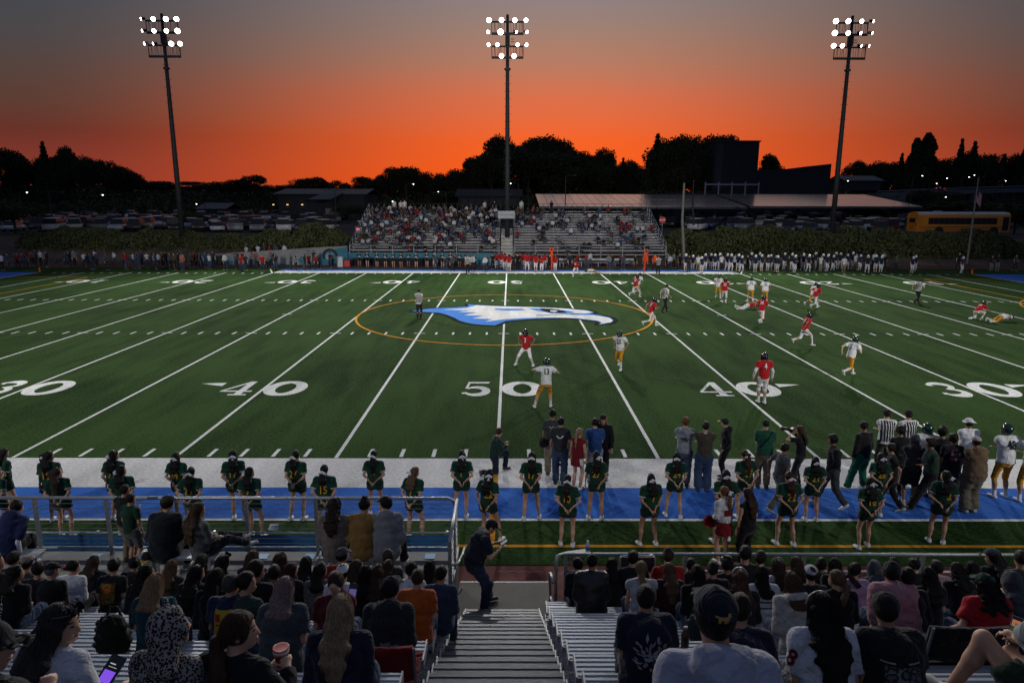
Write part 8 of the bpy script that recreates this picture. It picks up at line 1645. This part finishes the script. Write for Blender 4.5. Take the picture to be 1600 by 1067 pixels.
for i in range(50):
    px = 1070+i*6.35+rf_.uniform(-2, 2); py = rf_.uniform(420.5, 427.5); q = rf_.random()
    if q < .70: farp(px, py, 'white-helmeted player in navy jersey in the far right line', 'white-helmeted players along the far right sideline', (.014, .020, .045), (.58, .58, .60), 'short', None, 180 if rf_.random() < .7 else 0, 0, helmet=(.72, .73, .75), socks=(.55, .55, .57), pt='knee')
    elif q < .86: farp(px, py, 'coach in white polo among the white-helmeted players', 'coaches with the white-helmeted players', (.60, .61, .63), rf_.choice(((.2, .17, .12), (.02, .02, .022))))
    else: farp(px, py, 'person in dark clothes among the white-helmeted players', 'coaches with the white-helmeted players', (.012, .014, .02), (.03, .03, .035))
for px, py, c, pc, lab, hm_ in ((1379, 419, (.60, .61, .63), (.03, .03, .035), 'man in white jumper at the right end of the far line', None), (1398, 424, (.05, .07, .08), (.02, .02, .02), 'person in slate jacket alone right of the far line', None), (1424, 427, (.014, .02, .045), (.55, .55, .57), 'white-helmeted player bending forward, left of the far pair', (.7, .71, .73)), (1428, 425, (.014, .02, .045), (.55, .55, .57), 'white-helmeted player standing, right of the far pair', (.7, .71, .73)), (1501, 427, (.014, .02, .045), (.55, .55, .57), 'white-helmeted player alone near the flagpole', (.7, .71, .73)), (1496, 421, (.011, .011, .013), (.02, .02, .02), 'dark-clothed person behind the lone helmeted player', None), (1547, 424, (.011, .011, .013), (.15, .15, .16), 'dark-clothed person left of the right-hand pair near the end zone', None), (1557, 424, (.012, .02, .014), (.15, .15, .16), 'green-topped person right of the pair near the end zone', None), (1584, 423, (.06, .065, .07), (.03, .03, .035), 'person in grey hoodie at the far right track', None)): farp(px, py, lab, None, c, pc, helmet=hm_, socks=(.5, .5, .5) if hm_ else None, pt='knee' if hm_ else 'long')
# people standing on the top row of the far bleachers
zt_, Yt_ = FB_Z+(FB_N-1)*FB_RISE+.03, FB_Y+(FB_N-1)*FB_RUN-.36
for px, c, lab in ((616, (.5, .51, .53), 'person in white standing on the top far row, leftmost of three'), (626, (.5, .51, .53), 'person in white tee on the top far row, middle of three'), (632, (.55, .56, .58), 'person in bright white tee on the top far row, right of three'), (757, (.45, .46, .48), 'person in white top with arms spread near the sign board'), (772, (.011, .011, .013), 'person in black just left of the sign board'), (814, (.5, .51, .53), 'person in white tee just right of the sign board'), (861, (.011, .011, .013), 'person in black standing before the solar canopy')): farp(px, 0, lab, 'spectators standing on the top far row', c, Y=Yt_, z=zt_, rz=180, pose='a')
# ------------------------------------------------------------------ seated crowd in the far bleachers: reads as one mass
def low_sitter(pose, look):
    S = skel(pose); LY = build_layers(S, look, .08); out_ = []
    for ly in ('body', 'hair', 'shirt', 'pants', 'shoe-1', 'shoe1'):
        if ly in LY: V, F = layer_mesh([q_ for i_, q_ in enumerate(LY[ly][0]) if not (ly == 'body' and i_ < 3)], 0, .092); out_.append((ly, V, F))
    return out_
sitP = [low_sitter(dict(SIT, hy=h_, lean=l_, lh=(-.1, .3, .2), rh=(.1, .3, .2)), dict(skin=SK1, hair=H(st, HB, .2), shirt=T((0, 0, 0), sl), pants=dict(c=BLKC), sit=True, bare=True)) for h_, l_, st, sl in ((0, 5, 'short', 'short'), (25, 14, 'long', 'long'), (-25, 8, 'curly', 'long'), (10, 20, 'short', 'long'))]
SHM2 = [cloth(c) for c in ((.011, .011, .013), (.013, .013, .015), (.035, .037, .04), (.012, .018, .04), (.50, .51, .53), (.14, .15, .16), (.20, .012, .015), (.07, .045, .03), (.02, .05, .13), (.05, .06, .07), (.4, .41, .43))]
PM2 = [cloth(c) for c in ((.012, .012, .014), (.03, .045, .08), (.02, .025, .04))]; SM2 = [skin(SK1), skin(SK2), skin(SK4)]; HM2 = [hairm(HB), hairm(HBR), hairm(HLB)]
pal = SHM2+PM2+SM2+HM2; AV, AF, AM = [], [], []; nv = 0; nsit = 0
for k in range(FB_N):
    y, z = FB_Y+k*FB_RUN, FB_Z+k*FB_RISE+.43
    for (xa, xb, sd) in ((-17.0, -1.0, -1), (.9, 17.2, 1)):
        x = xa+.3
        while x < xb-.2:
            u = (x-xa)/(xb-xa); d = (.22+.34*(k/15)**.9 if sd < 0 else .10+.16*math.exp(-((u-.15)/.25)**2)+.16*math.exp(-((u-.8)/.3)**2)*(k < 9)+.10*(k > 6))
            d *= (.9 if sd < 0 else .5)+1.1*(1 if sd < 0 else .75)*(.5+.5*math.sin(x*1.7+k*1.1))
            if rf_.random() < d:
                nsit += 1; q = rf_.choice(sitP); a = PI+rf_.uniform(-.35, .35); s_ = rf_.uniform(.88, 1.04); ca, sa = math.cos(a)*s_, math.sin(a)*s_
                idx_ = {'shirt': rf_.randrange(len(SHM2)), 'pants': len(SHM2)+rf_.randrange(3), 'body': len(SHM2)+3+rf_.randrange(3), 'hair': len(SHM2)+6+rf_.choice((0, 0, 1, 2))}
                for ly, V, F in q: AV.append(np.stack([x+V[:, 0]*ca-V[:, 1]*sa, y+V[:, 0]*sa+V[:, 1]*ca, z+V[:, 2]*s_], 1)); AF.append(F+nv); AM.append(np.full(len(F), idx_[ly])); nv += len(V)
            x += rf_.uniform(.5, .75)
standP = [low_sitter(poses[q_], dict(skin=SK1, hair=H(st, HB, .22), shirt=T((0, 0, 0), sl), pants=dict(c=BLKC))) for q_, st, sl in (('a', 'short', 'short'), ('b', 'long', 'long'), ('c', 'curly', 'short'), ('d', 'short', 'long'), ('b', 'short', 'short'), ('d', 'long', 'short'))]
for (x, y, z, rz_) in STUFFP:
    q = rf_.choice(standP); a = math.radians(rz_); s_ = rf_.uniform(.92, 1.06); ca, sa = math.cos(a)*s_, math.sin(a)*s_
    idx_ = {'shirt': rf_.randrange(len(SHM2)), 'pants': len(SHM2)+rf_.randrange(3), 'body': len(SHM2)+3+rf_.randrange(3), 'hair': len(SHM2)+6+rf_.choice((0, 0, 1, 2))}; idx_['shoe-1'] = idx_['shoe1'] = rf_.choice((0, 4))
    for ly, V, F in q: AV.append(np.stack([x+V[:, 0]*ca-V[:, 1]*sa, y+V[:, 0]*sa+V[:, 1]*ca, z+V[:, 2]*s_], 1)); AF.append(F+nv); AM.append(np.full(len(F), idx_[ly])); nv += len(V)
V, F = np.concatenate(AV), np.concatenate(AF); me = smooth_mesh('far_crowd', V, F, pal, np.concatenate(AM)); tag(link('far_crowd', me), 'mass of spectators in the far bleachers and along the far track', 'crowd', None, 'stuff')
